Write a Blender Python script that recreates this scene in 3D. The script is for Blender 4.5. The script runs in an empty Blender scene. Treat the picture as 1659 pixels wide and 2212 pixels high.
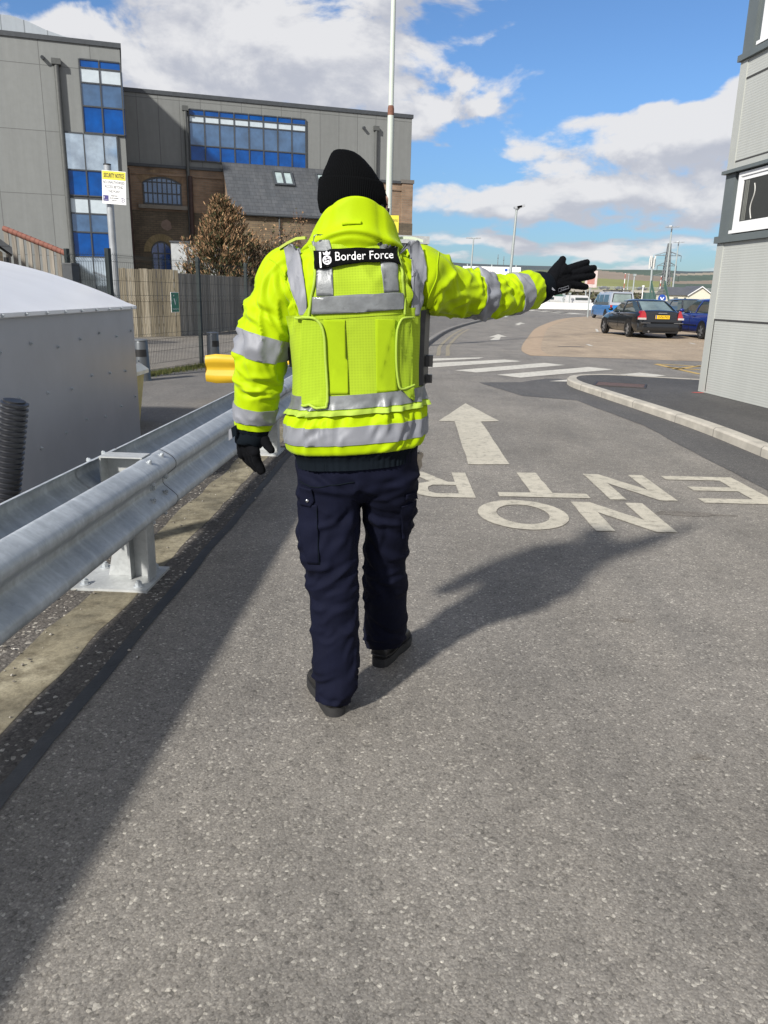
import bpy, bmesh, math, random
from mathutils import Vector, Matrix, noise
from mathutils.bvhtree import BVHTree
import numpy as np
random.seed(7)
SC = bpy.context.scene
COL = SC.collection
rad = math.radians
def lerp(a, b, t): return a + (b - a) * t

# ------------------------------------------------------------------ camera
F, CX, CY, H = 1661.0, 829.5, 1106.0, 1.40
PITCH, ROLL = rad(15.8), rad(1.25)
f_ = Vector((0, math.cos(PITCH), -math.sin(PITCH)))
u0 = Vector((1, 0, 0)).cross(f_)
r_ = Vector((1, 0, 0)) * math.cos(ROLL) + u0 * math.sin(ROLL)
u_ = u0 * math.cos(ROLL) - Vector((1, 0, 0)) * math.sin(ROLL)
CAM = Vector((0, 0, H))
cd = bpy.data.cameras.new('camera')
cam = bpy.data.objects.new('camera', cd)
COL.objects.link(cam)
cam.matrix_world = Matrix(((r_.x, u_.x, -f_.x, 0), (r_.y, u_.y, -f_.y, 0), (r_.z, u_.z, -f_.z, H), (0, 0, 0, 1)))
cd.sensor_fit = 'VERTICAL'
cd.sensor_height = 24
cd.lens = 24 * F / 2212.0
cd.clip_start = 0.05
cd.clip_end = 20000
SC.camera = cam

# survey helpers: directions measured on the photograph turned into real points at a real depth
def ray(x, y): return f_ + r_ * ((x - CX) / F) - u_ * ((y - CY) / F)
def gp(x, y, z=0.0):
    d = ray(x, y); return CAM + d * ((z - H) / d.z)
def at(x, y, Y):
    d = ray(x, y); return CAM + d * (Y / d.y)

# ------------------------------------------------------------------ world
SUN_EL, SUN_AZ = 34.0, 215.0
w = bpy.data.worlds.new('World'); SC.world = w; w.use_nodes = True
wn, wl = w.node_tree.nodes, w.node_tree.links
for n in list(wn): wn.remove(n)
def N(nodes, t, **kw):
    n = nodes.new(t)
    for k, v in kw.items(): setattr(n, k, v)
    return n
def math_(nodes, links, op, a, b=None, c=None, clamp=False):
    n = nodes.new('ShaderNodeMath'); n.operation = op; n.use_clamp = clamp
    for i, v in enumerate((a, b, c)):
        if v is None: continue
        if isinstance(v, (int, float)): n.inputs[i].default_value = v
        else: links.new(v, n.inputs[i])
    return n.outputs[0]
wm = lambda op, a, b=None, c=None, clamp=False: math_(wn, wl, op, a, b, c, clamp)
wout = N(wn, 'ShaderNodeOutputWorld'); bg = N(wn, 'ShaderNodeBackground')
sky = N(wn, 'ShaderNodeTexSky'); sky.sky_type = 'NISHITA'; sky.sun_disc = False
sky.sun_elevation = rad(SUN_EL); sky.sun_rotation = rad(SUN_AZ)
sky.air_density = 1.0; sky.dust_density = 0.6; sky.ozone_density = 2.2
tc = N(wn, 'ShaderNodeTexCoord'); sep = N(wn, 'ShaderNodeSeparateXYZ')
wl.new(tc.outputs['Generated'], sep.inputs[0])
X, Y_, Z = sep.outputs
az = wm('ARCTAN2', X, Y_); el = wm('ARCSINE', Z)
ae = N(wn, 'ShaderNodeCombineXYZ'); wl.new(az, ae.inputs[0]); wl.new(el, ae.inputs[1])
def mapped(vec, loc=(0, 0, 0), sc=(1, 1, 1)):
    m = N(wn, 'ShaderNodeMapping'); m.inputs['Location'].default_value = loc; m.inputs['Scale'].default_value = sc
    wl.new(vec, m.inputs['Vector']); return m.outputs[0]
def wnoise(vec, scale, detail=8, rough=0.58, dist=0.0):
    n = N(wn, 'ShaderNodeTexNoise'); n.inputs['Scale'].default_value = scale; n.inputs['Detail'].default_value = detail
    n.inputs['Roughness'].default_value = rough; n.inputs['Distortion'].default_value = dist
    wl.new(vec, n.inputs['Vector']); return n.outputs['Fac']
def smooth(v, a, b, lo=0., hi=1.):
    n = N(wn, 'ShaderNodeMapRange'); n.interpolation_type = 'SMOOTHSTEP'
    n.inputs[1].default_value = a; n.inputs[2].default_value = b; n.inputs[3].default_value = lo; n.inputs[4].default_value = hi
    wl.new(v, n.inputs[0]); return n.outputs[0]
_wn = N(wn, 'ShaderNodeTexNoise'); _wn.inputs['Scale'].default_value = 9; _wn.inputs['Detail'].default_value = 4; wl.new(mapped(ae.outputs[0], (0, 0, 7), (1, 2.0, 1)), _wn.inputs['Vector'])
_wm = N(wn, 'ShaderNodeVectorMath'); _wm.operation = 'MULTIPLY_ADD'; wl.new(_wn.outputs['Color'], _wm.inputs[0]); _wm.inputs[1].default_value = (.20, .075, 0); wl.new(ae.outputs[0], _wm.inputs[2])
_ws = N(wn, 'ShaderNodeVectorMath'); _ws.operation = 'SUBTRACT'; wl.new(_wm.outputs[0], _ws.inputs[0]); _ws.inputs[1].default_value = (.10, .0375, 0)
aew = _ws.outputs[0]
def blob(a0, e0, sa, se, amp, off):
    v = mapped(aew, (-rad(a0) / rad(sa), (off - rad(e0)) / rad(se), 0), (1 / rad(sa), 1 / rad(se), 1))
    n = N(wn, 'ShaderNodeVectorMath'); n.operation = 'LENGTH'; wl.new(v, n.inputs[0])
    return smooth(n.outputs['Value'], 0.35, 1.25, amp, 0.)
# cumulus banks at their compass bearings, plus unseen cloud added behind the viewer as fill light
BANKS = [(-7, 16.8, 14.5, 5.6, 0.36), (-15, 13.2, 10, 3.6, 0.26), (6.5, 14.4, 5.5, 2.4, 0.24), (2.2, 12.0, 4.5, 1.8, 0.20), (-2, 12.0, 12, 2.6, 0.20), (-23, 17.5, 5, 2.2, -.30),
         (16.5, 8.4, 11, 4.0, 0.42), (23, 11.4, 6.0, 3.0, 0.30), (8, 6.5, 9, 1.8, 0.24), (13, 6.0, 14, 1.7, .20), (27, 11, 8, 4, .3), (-30, 14, 8, 6, .2),
         (4, 3.6, 9, 0.9, 0.20), (15, 3.3, 12, 0.8, 0.20), (13, 1.7, 16, 0.7, 0.16), (6, 2.0, 6, .5, .12), (5, 9.6, 3.2, 2.6, -0.25), (13, 15.5, 9, 4.2, -0.25), (-4, 7.5, 6, 2.5, .1)]
def density(oe):
    v = mapped(ae.outputs[0], (0, oe * 1.7, 0.3), (1, 1.7, 1))
    n1 = wm('MULTIPLY_ADD', wnoise(v, 7.5, 9, 0.58, 0.25), 1.7, -.35)
    n2 = wm('MULTIPLY_ADD', wnoise(mapped(ae.outputs[0], (3, oe * 4.0 + 1.7, 2), (1, 4.0, 1)), 7.5, 8, 0.56), 1.6, -.30)
    low = smooth(el, rad(8), rad(2), 0, 1.)
    d = wm('ADD', wm('MULTIPLY', n1, wm('SUBTRACT', 1., wm('MULTIPLY', low, .75))), wm('MULTIPLY', n2, wm('MULTIPLY', low, .82)))
    for b in BANKS: d = wm('ADD', d, blob(*b, oe))
    return d
back = smooth(Y_, 0.55, -.1, 0., 0.42)  # extra cloud cover out of view, added to strengthen the fill light
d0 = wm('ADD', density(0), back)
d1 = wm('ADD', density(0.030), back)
cover = smooth(d0, 0.62, 0.84)
thick = smooth(d0, 0.72, 1.10)
lit = wm('SUBTRACT', d0, d1)
n3 = wnoise(mapped(ae.outputs[0], (5, 2, 1), (1, 1.6, 1)), 22, 6, .6)
shade = smooth(wm('ADD', lit, wm('MULTIPLY_ADD', n3, .30, -.15)), -0.22, 0.30)
shade = wm('MULTIPLY', wm('ADD', wm('MULTIPLY', shade, 0.75), 0.25), wm('SUBTRACT', 1.0, wm('MULTIPLY', thick, 0.22)))
cr = N(wn, 'ShaderNodeValToRGB'); wl.new(shade, cr.inputs[0])
cr.color_ramp.elements[0].position = 0.1; cr.color_ramp.elements[0].color = (0.56, 0.59, 0.69, 1)
cr.color_ramp.elements[1].position = 0.75; cr.color_ramp.elements[1].color = (1.0, 1.0, 1.02, 1)
cg = N(wn, 'ShaderNodeMix', data_type='RGBA', blend_type='MULTIPLY'); cg.inputs[0].default_value = 1
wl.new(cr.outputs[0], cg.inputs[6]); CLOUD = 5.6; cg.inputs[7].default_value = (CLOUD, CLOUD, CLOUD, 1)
st = N(wn, 'ShaderNodeMix', data_type='RGBA', blend_type='MULTIPLY'); st.inputs[0].default_value = 1
wl.new(sky.outputs[0], st.inputs[6]); lowf = smooth(el, rad(0), rad(14), .72, 1.)
tint = N(wn, 'ShaderNodeMix', data_type='RGBA', blend_type='MULTIPLY'); tint.inputs[0].default_value = 1
tint.inputs[6].default_value = (0.55, 0.735, 0.95, 1); wl.new(lowf, tint.inputs[7]); wl.new(tint.outputs[2], st.inputs[7])
mx = N(wn, 'ShaderNodeMix', data_type='RGBA'); wl.new(wm('MULTIPLY', cover, 0.97), mx.inputs[0])
wl.new(st.outputs[2], mx.inputs[6]); wl.new(cg.outputs[2], mx.inputs[7])
wl.new(mx.outputs[2], bg.inputs[0]); bg.inputs[1].default_value = 0.075
wl.new(bg.outputs[0], wout.inputs[0])

# ------------------------------------------------------------------ sun, exposure
sd = bpy.data.lights.new('sun', 'SUN'); sd.energy = 3.1; sd.angle = rad(3.0); sd.color = (1.0, 0.95, 0.87)
so = bpy.data.objects.new('sun', sd); COL.objects.link(so)
sdir = Vector((math.sin(rad(SUN_AZ)) * math.cos(rad(SUN_EL)), math.cos(rad(SUN_AZ)) * math.cos(rad(SUN_EL)), math.sin(rad(SUN_EL))))
so.rotation_euler = sdir.to_track_quat('Z', 'Y').to_euler()
so.location = (-6, -9, 12)
SC.view_settings.view_transform = 'Standard'; SC.view_settings.look = 'None'
SC.view_settings.exposure = 0.95; SC.view_settings.gamma = 1.0

# ------------------------------------------------------------------ materials
MATS = {}
def newmat(name):
    m = bpy.data.materials.new(name); m.use_nodes = True
    nt = m.node_tree; b = nt.nodes['Principled BSDF']; MATS[name] = m
    return m, nt.nodes, nt.links, b
def ocoord(n, l, sc=(1, 1, 1), rot=(0, 0, 0), loc=(0, 0, 0), src='Object'):
    t = n.new('ShaderNodeTexCoord'); m = n.new('ShaderNodeMapping')
    m.inputs['Scale'].default_value = sc; m.inputs['Rotation'].default_value = rot; m.inputs['Location'].default_value = loc
    l.new(t.outputs[src], m.inputs['Vector']); return m.outputs[0]
def noise_n(n, l, vec, scale, detail=5, rough=.6):
    t = n.new('ShaderNodeTexNoise'); t.inputs['Scale'].default_value = scale; t.inputs['Detail'].default_value = detail
    t.inputs['Roughness'].default_value = rough; l.new(vec, t.inputs['Vector']); return t.outputs['Fac']
def ramp(n, l, fac, stops):
    r = n.new('ShaderNodeValToRGB'); l.new(fac, r.inputs[0]); e = r.color_ramp.elements
    while len(e) < len(stops): e.new(0.5)
    for k, (p, c) in enumerate(stops):
        e[k].position = p; e[k].color = (*c, 1) if len(c) == 3 else c
    return r.outputs[0]
def mixc(n, l, fac, a, b, mode='MIX'):
    m = n.new('ShaderNodeMix'); m.data_type = 'RGBA'; m.blend_type = mode
    for i, v in ((0, fac), (6, a), (7, b)):
        if isinstance(v, (int, float)): m.inputs[i].default_value = v
        elif isinstance(v, tuple): m.inputs[i].default_value = (*v, 1)
        else: l.new(v, m.inputs[i])
    return m.outputs[2]
def bump(n, l, b, h, strength=.3, dist=.01):
    t = n.new('ShaderNodeBump'); t.inputs['Strength'].default_value = strength; t.inputs['Distance'].default_value = dist
    l.new(h, t.inputs['Height']); l.new(t.outputs[0], b.inputs['Normal']); return t
def mat(name, c, rough=.6, metal=0., var=.15, scale=6., bumpv=0., bscale=None, coat=0., spec=.5, stretch=(1, 1, 1)):
    if name in MATS: return MATS[name]
    m, n, l, b = newmat(name)
    v = ocoord(n, l, stretch)
    f = noise_n(n, l, v, scale)
    lo = tuple(max(0, x * (1 - var)) for x in c); hi = tuple(min(1, x * (1 + var)) for x in c)
    l.new(ramp(n, l, f, [(.3, lo), (.7, hi)]), b.inputs['Base Color'])
    b.inputs['Roughness'].default_value = rough; b.inputs['Metallic'].default_value = metal
    b.inputs['Coat Weight'].default_value = coat; b.inputs['Coat Roughness'].default_value = .05
    b.inputs['Specular IOR Level'].default_value = spec
    if bumpv:
        bump(n, l, b, noise_n(n, l, v, bscale or scale * 6, 6), bumpv)
    return m
def asphalt(name, base, chip, big=(.75, 1.2), chips=95., dens=.18, bumps=.5, tint=(1, 1, 1)):
    m, n, l, b = newmat(name)
    v = ocoord(n, l, src='Object')
    vo = n.new('ShaderNodeTexVoronoi'); vo.inputs['Scale'].default_value = chips; vo.inputs['Randomness'].default_value = 1
    nd = n.new('ShaderNodeTexNoise'); nd.inputs['Scale'].default_value = 60; l.new(v, nd.inputs['Vector'])
    vd = n.new('ShaderNodeVectorMath'); vd.operation = 'MULTIPLY_ADD'; l.new(nd.outputs['Color'], vd.inputs[0])
    vd.inputs[1].default_value = (.008, .008, .008); l.new(v, vd.inputs[2])
    l.new(vd.outputs[0], vo.inputs['Vector'])
    sepc = n.new('ShaderNodeSeparateColor'); l.new(vo.outputs['Color'], sepc.inputs[0])
    mid = tuple(x * .92 for x in base)
    cells = ramp(n, l, sepc.outputs[0], [(0, tuple(x * .62 for x in base)), (.10, mid), (.5, base), (1 - dens, tuple(x * 1.12 for x in base)), (1 - dens * .5, tuple(lerp(x, y, .35) for x, y in zip(base, chip))), (1, chip)])
    edge = ramp(n, l, vo.outputs['Distance'], [(.40, (1, 1, 1)), (.80, (.80, .79, .78))])
    c1 = mixc(n, l, 1., cells, edge, 'MULTIPLY')
    v2 = n.new('ShaderNodeTexVoronoi'); v2.inputs['Scale'].default_value = chips * 2.3; l.new(v, v2.inputs['Vector'])
    s2 = n.new('ShaderNodeSeparateColor'); l.new(v2.outputs['Color'], s2.inputs[0])
    c2 = mixc(n, l, 1., c1, ramp(n, l, s2.outputs[1], [(0, (.70, .70, .70)), (.3, (.95, .95, .95)), (.85, (1.06, 1.06, 1.06)), (1, (1.4, 1.4, 1.37))]), 'MULTIPLY')
    mid_n = noise_n(n, l, v, 14, 5, .7)
    c2 = mixc(n, l, 1., c2, ramp(n, l, mid_n, [(.32, (.86, .86, .86)), (.68, (1.12, 1.12, 1.11))]), 'MULTIPLY')
    st1 = noise_n(n, l, v, .9, 6, .62)
    st2 = noise_n(n, l, ocoord(n, l, (1.6, .35, 1)), 1.3, 4, .6)
    c3 = mixc(n, l, 1., c2, ramp(n, l, st1, [(.3, (big[0],) * 3), (.7, (big[1],) * 3)]), 'MULTIPLY')
    c4 = mixc(n, l, 1., c3, ramp(n, l, st2, [(.35, (.9, .9, .9)), (.65, (1.1, 1.09, 1.07))]), 'MULTIPLY')
    l.new(mixc(n, l, 1., c4, tint, 'MULTIPLY'), b.inputs['Base Color'])
    b.inputs['Roughness'].default_value = .82; b.inputs['Specular IOR Level'].default_value = .35
    hsum = n.new('ShaderNodeMath'); hsum.operation = 'ADD'
    inv = math_(n, l, 'SUBTRACT', 1., vo.outputs['Distance'])
    l.new(math_(n, l, 'MULTIPLY', inv, sepc.outputs[1]), hsum.inputs[0]); l.new(math_(n, l, 'MULTIPLY', s2.outputs[0], .35), hsum.inputs[1])
    bump(n, l, b, hsum.outputs[0], bumps, .006)
    return m
def bricks(name, c1, c2, mortar, sc=1.0, dirt=(.6, 1.15)):
    m, n, l, b = newmat(name)
    t = n.new('ShaderNodeTexCoord'); s = n.new('ShaderNodeSeparateXYZ'); l.new(t.outputs['Object'], s.inputs[0])
    cb = n.new('ShaderNodeCombineXYZ'); l.new(math_(n, l, 'ADD', s.outputs[0], s.outputs[1]), cb.inputs[0]); l.new(s.outputs[2], cb.inputs[1])
    bt = n.new('ShaderNodeTexBrick'); l.new(cb.outputs[0], bt.inputs['Vector']); bt.inputs['Scale'].default_value = 1
    bt.inputs['Brick Width'].default_value = .22 * sc; bt.inputs['Row Height'].default_value = .073 * sc; bt.inputs['Mortar Size'].default_value = .009 * sc
    bt.inputs['Color1'].default_value = (*c1, 1); bt.inputs['Color2'].default_value = (*c2, 1); bt.inputs['Mortar'].default_value = (*mortar, 1)
    f = noise_n(n, l, t.outputs['Object'], .9, 6)
    f2 = noise_n(n, l, ocoord(n, l, (1, 1, 7)), 1.2, 4)
    c = mixc(n, l, 1., bt.outputs['Color'], ramp(n, l, f, [(.3, (dirt[0],) * 3), (.7, (dirt[1],) * 3)]), 'MULTIPLY')
    c = mixc(n, l, 1., c, ramp(n, l, f2, [(.3, (.8, .8, .8)), (.7, (1.15, 1.13, 1.1))]), 'MULTIPLY')
    l.new(c, b.inputs['Base Color']); b.inputs['Roughness'].default_value = .9
    bump(n, l, b, bt.outputs['Fac'], -.3, .01)
    return m
def panels(name, c, wd, ht, line=.012, rough=.7):
    m, n, l, b = newmat(name)
    t = n.new('ShaderNodeTexCoord'); s = n.new('ShaderNodeSeparateXYZ'); l.new(t.outputs['Object'], s.inputs[0])
    cb = n.new('ShaderNodeCombineXYZ'); l.new(math_(n, l, 'ADD', s.outputs[0], s.outputs[1]), cb.inputs[0]); l.new(s.outputs[2], cb.inputs[1])
    bt = n.new('ShaderNodeTexBrick'); l.new(cb.outputs[0], bt.inputs['Vector']); bt.inputs['Scale'].default_value = 1; bt.offset = 0
    bt.inputs['Brick Width'].default_value = wd; bt.inputs['Row Height'].default_value = ht; bt.inputs['Mortar Size'].default_value = line
    bt.inputs['Color1'].default_value = (*[x * .95 for x in c], 1); bt.inputs['Color2'].default_value = (*[x * 1.05 for x in c], 1); bt.inputs['Mortar'].default_value = (*[x * .55 for x in c], 1)
    f = noise_n(n, l, t.outputs['Object'], 3.0, 7, .65)
    f2 = noise_n(n, l, ocoord(n, l, (3, 3, .25)), 1.5, 5, .6)
    col = mixc(n, l, 1., bt.outputs['Color'], ramp(n, l, f, [(.3, (.95, .95, .95)), (.7, (1.04, 1.04, 1.04))]), 'MULTIPLY')
    col = mixc(n, l, 1., col, ramp(n, l, f2, [(.35, (.94, .94, .94)), (.65, (1.03, 1.03, 1.03))]), 'MULTIPLY')
    l.new(col, b.inputs['Base Color']); b.inputs['Roughness'].default_value = rough
    return m
def ribbed(name, c, pitch, rough=.5, depth=.5, axis=2, shade=.12):
    m, n, l, b = newmat(name)
    t = n.new('ShaderNodeTexCoord'); s = n.new('ShaderNodeSeparateXYZ'); l.new(t.outputs['Object'], s.inputs[0])
    h = math_(n, l, 'SINE', math_(n, l, 'MULTIPLY', s.outputs[axis], 2 * math.pi / pitch))
    f = noise_n(n, l, ocoord(n, l, (1.5, 1.5, .3)), 1.5, 6, .65)
    c0 = ramp(n, l, f, [(.3, tuple(x * .93 for x in c)), (.7, tuple(min(1, x * 1.05) for x in c))])
    l.new(c0, b.inputs['Base Color']); b.inputs['Roughness'].default_value = rough
    bump(n, l, b, h, depth, .006)
    return m
def galv(name='galvanised', c=(.42, .45, .475), streak=(.25, 6, .25)):
    m, n, l, b = newmat(name)
    v = ocoord(n, l, streak)
    f = noise_n(n, l, v, 3.0, 6, .65); f2 = noise_n(n, l, ocoord(n, l), 5, 6, .6)
    vo = n.new('ShaderNodeTexVoronoi'); vo.inputs['Scale'].default_value = 60; l.new(ocoord(n, l), vo.inputs['Vector'])
    s = n.new('ShaderNodeSeparateColor'); l.new(vo.outputs['Color'], s.inputs[0])
    col = ramp(n, l, f, [(.3, tuple(x * .84 for x in c)), (.52, c), (.68, tuple(min(1, x * 1.2) for x in c))])
    col = mixc(n, l, 1., col, ramp(n, l, s.outputs[0], [(0, (.93, .93, .93)), (1, (1.06, 1.06, 1.06))]), 'MULTIPLY')
    col = mixc(n, l, 1., col, ramp(n, l, f2, [(.3, (.86, .87, .88)), (.7, (1.1, 1.1, 1.1))]), 'MULTIPLY')
    l.new(col, b.inputs['Base Color']); b.inputs['Metallic'].default_value = .22
    l.new(ramp(n, l, f, [(.3, (.46,) * 3), (.7, (.62,) * 3)]), b.inputs['Roughness'])
    return m
def glassm(name, c, metal=.0, rough=.04, spec=1.0):
    m, n, l, b = newmat(name)
    f = noise_n(n, l, ocoord(n, l), 1.2, 3)
    l.new(ramp(n, l, f, [(.3, tuple(x * .7 for x in c)), (.7, tuple(min(1, x * 1.3) for x in c))]), b.inputs['Base Color'])
    b.inputs['Roughness'].default_value = rough; b.inputs['Metallic'].default_value = metal; b.inputs['Specular IOR Level'].default_value = spec
    b.inputs['Coat Weight'].default_value = .6; b.inputs['Coat Roughness'].default_value = .02
    return m
def island(name, stops, rough=.85, stretch=(8, 8, .6), bumpv=.2):
    m, n, l, b = newmat(name)
    g = n.new('ShaderNodeNewGeometry')
    c = ramp(n, l, g.outputs['Random Per Island'], stops)
    f = noise_n(n, l, ocoord(n, l, stretch), 3, 6, .65)
    l.new(mixc(n, l, 1., c, ramp(n, l, f, [(.3, (.68, .67, .65)), (.7, (1.2, 1.2, 1.2))]), 'MULTIPLY'), b.inputs['Base Color'])
    b.inputs['Roughness'].default_value = rough
    return m
def cloth(name, c, rough=.8, weave=900., wb=.05, var=.06, dots=0., sheen=.2, crumple=0., cs=9.):
    m, n, l, b = newmat(name)
    v = ocoord(n, l)
    f = noise_n(n, l, v, 9, 5)
    col = ramp(n, l, f, [(.3, tuple(x * (1 - var) for x in c)), (.7, tuple(min(1, x * (1 + var)) for x in c))])
    h = noise_n(n, l, v, weave, 2)
    if dots:
        s = n.new('ShaderNodeSeparateXYZ'); l.new(v, s.inputs[0])
        k = 2 * math.pi / dots
        a = math_(n, l, 'SINE', math_(n, l, 'MULTIPLY', math_(n, l, 'ADD', s.outputs[0], s.outputs[2]), k * .7))
        bb = math_(n, l, 'SINE', math_(n, l, 'MULTIPLY', math_(n, l, 'SUBTRACT', s.outputs[0], s.outputs[2]), k * .7))
        h = math_(n, l, 'MULTIPLY', a, bb)
        col = mixc(n, l, ramp(n, l, h, [(.25, (0, 0, 0)), (.8, (.8, .8, .8))]), col, tuple(x * .42 for x in c))
    l.new(col, b.inputs['Base Color']); b.inputs['Roughness'].default_value = rough
    b.inputs['Sheen Weight'].default_value = sheen * .3; b.inputs['Specular IOR Level'].default_value = .12
    bp = bump(n, l, b, h, wb, .002)
    if crumple:
        r1 = n.new('ShaderNodeTexNoise'); r1.noise_type = 'RIDGED_MULTIFRACTAL'; r1.inputs['Scale'].default_value = cs; r1.inputs['Detail'].default_value = 2.2; r1.inputs['Roughness'].default_value = .45; r1.inputs['Distortion'].default_value = .6
        l.new(ocoord(n, l, (1, 1, .75), (0, .5, .2)), r1.inputs['Vector'])
        b2 = n.new('ShaderNodeBump'); b2.inputs['Strength'].default_value = crumple; b2.inputs['Distance'].default_value = .012; l.new(r1.outputs['Fac'], b2.inputs['Height']); l.new(bp.outputs[0], b2.inputs['Normal']); l.new(b2.outputs[0], b.inputs['Normal'])
    return m

# ------------------------------------------------------------------ mesh builder
class MB:
    def __init__(s): s.v, s.f, s.mi, s.mats, s.sm = [], [], [], [], []
    def mat(s, m):
        if m not in s.mats: s.mats.append(m)
        return s.mats.index(m)
    def add(s, vs, fs, m=None, smooth=False):
        o = len(s.v); s.v += [tuple(p) for p in vs]; k = s.mat(m) if m else 0
        for f in fs: s.f.append(tuple(i + o for i in f)); s.mi.append(k); s.sm.append(smooth)
        return s
    def box(s, c, sz, m=None, rz=0., M=None):
        x, y, z = (q / 2 for q in sz)
        R = M if M is not None else Matrix.Rotation(rz, 3, 'Z')
        vs = [Vector(c) + R @ Vector((a * x, b * y, d * z)) for d in (-1, 1) for a, b in ((-1, -1), (1, -1), (1, 1), (-1, 1))]
        return s.add(vs, [(3, 2, 1, 0), (4, 5, 6, 7), (0, 1, 5, 4), (1, 2, 6, 5), (2, 3, 7, 6), (3, 0, 4, 7)], m)
    def bbox(s, a, b, m=None):
        return s.box([(p + q) / 2 for p, q in zip(a, b)], [abs(q - p) for p, q in zip(a, b)], m)
    def loft(s, rings, m=None, closed=True, cap=(True, True), smooth=True):
        n = len(rings[0]); vs = [p for r in rings for p in r]; fs = []
        for i in range(len(rings) - 1):
            for j in range(n if closed else n - 1):
                k = (j + 1) % n
                fs.append((i * n + j, i * n + k, (i + 1) * n + k, (i + 1) * n + j))
        if cap[0]: fs.append(tuple(range(n))[::-1])
        if cap[1]: fs.append(tuple((len(rings) - 1) * n + j for j in range(n)))
        return s.add(vs, fs, m, smooth)
    def tube(s, pts, r, m=None, seg=10, cap=True):
        pts = [Vector(p) for p in pts]; rings = []
        t0 = (pts[1] - pts[0]).normalized()
        a = t0.orthogonal().normalized() if abs(t0.z) < .99 else Vector((1, 0, 0))
        for i, p in enumerate(pts):
            t = (pts[min(i + 1, len(pts) - 1)] - pts[max(i - 1, 0)]).normalized()
            a = (a - t * a.dot(t)).normalized(); b = t.cross(a)
            q = r[i] if isinstance(r, (list, tuple)) else r
            rings.append([p + (a * math.cos(2 * math.pi * k / seg) + b * math.sin(2 * math.pi * k / seg)) * q for k in range(seg)])
        return s.loft(rings, m, True, (cap, cap), seg > 4)
    def prism(s, poly, d, m=None):
        poly = [Vector(p) for p in poly]; d = Vector(d); n = len(poly)
        vs = poly + [p + d for p in poly]
        return s.add(vs, [tuple(range(n))[::-1], tuple(range(n, 2 * n))] + [(i, (i + 1) % n, n + (i + 1) % n, n + i) for i in range(n)], m)
    def poly(s, pts, m=None): return s.add(pts, [tuple(range(len(pts)))], m)
    def sphere(s, c, r, m=None, seg=16, rin=10):
        r = (r, r, r) if isinstance(r, (int, float)) else r
        rings = []
        for i in range(rin + 1):
            t = math.pi * i / rin; t = min(max(t, .02), math.pi - .02)
            rings.append([Vector(c) + Vector((r[0] * math.sin(t) * math.cos(2 * math.pi * k / seg), r[1] * math.sin(t) * math.sin(2 * math.pi * k / seg), -r[2] * math.cos(t))) for k in range(seg)])
        return s.loft(rings, m)
    def build(s, name, m=None, parent=None, fix=True, ang=.7, **tags):
        me = bpy.data.meshes.new(name); me.from_pydata([tuple(p) for p in s.v], [], s.f)
        ms = s.mats or [m]
        for q in ms: me.materials.append(q)
        if s.mats: me.polygons.foreach_set('material_index', s.mi)
        me.polygons.foreach_set('use_smooth', s.sm)
        if fix:
            bm = bmesh.new(); bm.from_mesh(me); bmesh.ops.recalc_face_normals(bm, faces=bm.faces); bm.to_mesh(me); bm.free()
        me.set_sharp_from_angle(angle=ang)
        me.update()
        o = bpy.data.objects.new(name, me); COL.objects.link(o)
        if parent is not None: o.parent = parent
        tag(o, **tags)
        return o
def tag(o, label=None, cat=None, group=None, kind=None):
    if label: o['label'] = label
    if cat: o['category'] = cat
    if group: o['group'] = group
    if kind: o['kind'] = kind
    return o
def thing(name, loc, label, cat, group=None, rz=0.):
    o = bpy.data.objects.new(name, None); COL.objects.link(o); o.location = loc; o.rotation_euler = (0, 0, rz); o.empty_display_size = .2
    return tag(o, label, cat, group)
def copy_thing(o, loc, label=None, rz=None):
    c = o.copy(); COL.objects.link(c); c.location = loc
    if rz is not None: c.rotation_euler = (0, 0, rz)
    if label: c['label'] = label
    for ch in list(o.children):
        d = ch.copy(); COL.objects.link(d); d.parent = c
        for g in list(ch.children):
            e = g.copy(); COL.objects.link(e); e.parent = d
    return c
def remesh(verts, faces, voxel, iters=2):
    me = bpy.data.meshes.new('tmp'); me.from_pydata([tuple(p) for p in verts], [], faces)
    bm = bmesh.new(); bm.from_mesh(me); bmesh.ops.recalc_face_normals(bm, faces=bm.faces); bm.to_mesh(me); bm.free()
    o = bpy.data.objects.new('tmp', me); COL.objects.link(o)
    r = o.modifiers.new('r', 'REMESH'); r.mode = 'VOXEL'; r.voxel_size = voxel; r.use_smooth_shade = True
    if iters:
        q = o.modifiers.new('s', 'SMOOTH'); q.factor = .5; q.iterations = iters
    dg = bpy.context.evaluated_depsgraph_get()
    out = bpy.data.meshes.new_from_object(o.evaluated_get(dg))
    bpy.data.objects.remove(o); bpy.data.meshes.remove(me)
    return out
def link_mesh(name, me, m, parent=None):
    me.name = name; me.materials.clear(); me.materials.append(m)
    me.polygons.foreach_set('use_smooth', [True] * len(me.polygons))
    o = bpy.data.objects.new(name, me); COL.objects.link(o)
    if parent is not None: o.parent = parent
    return o
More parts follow.
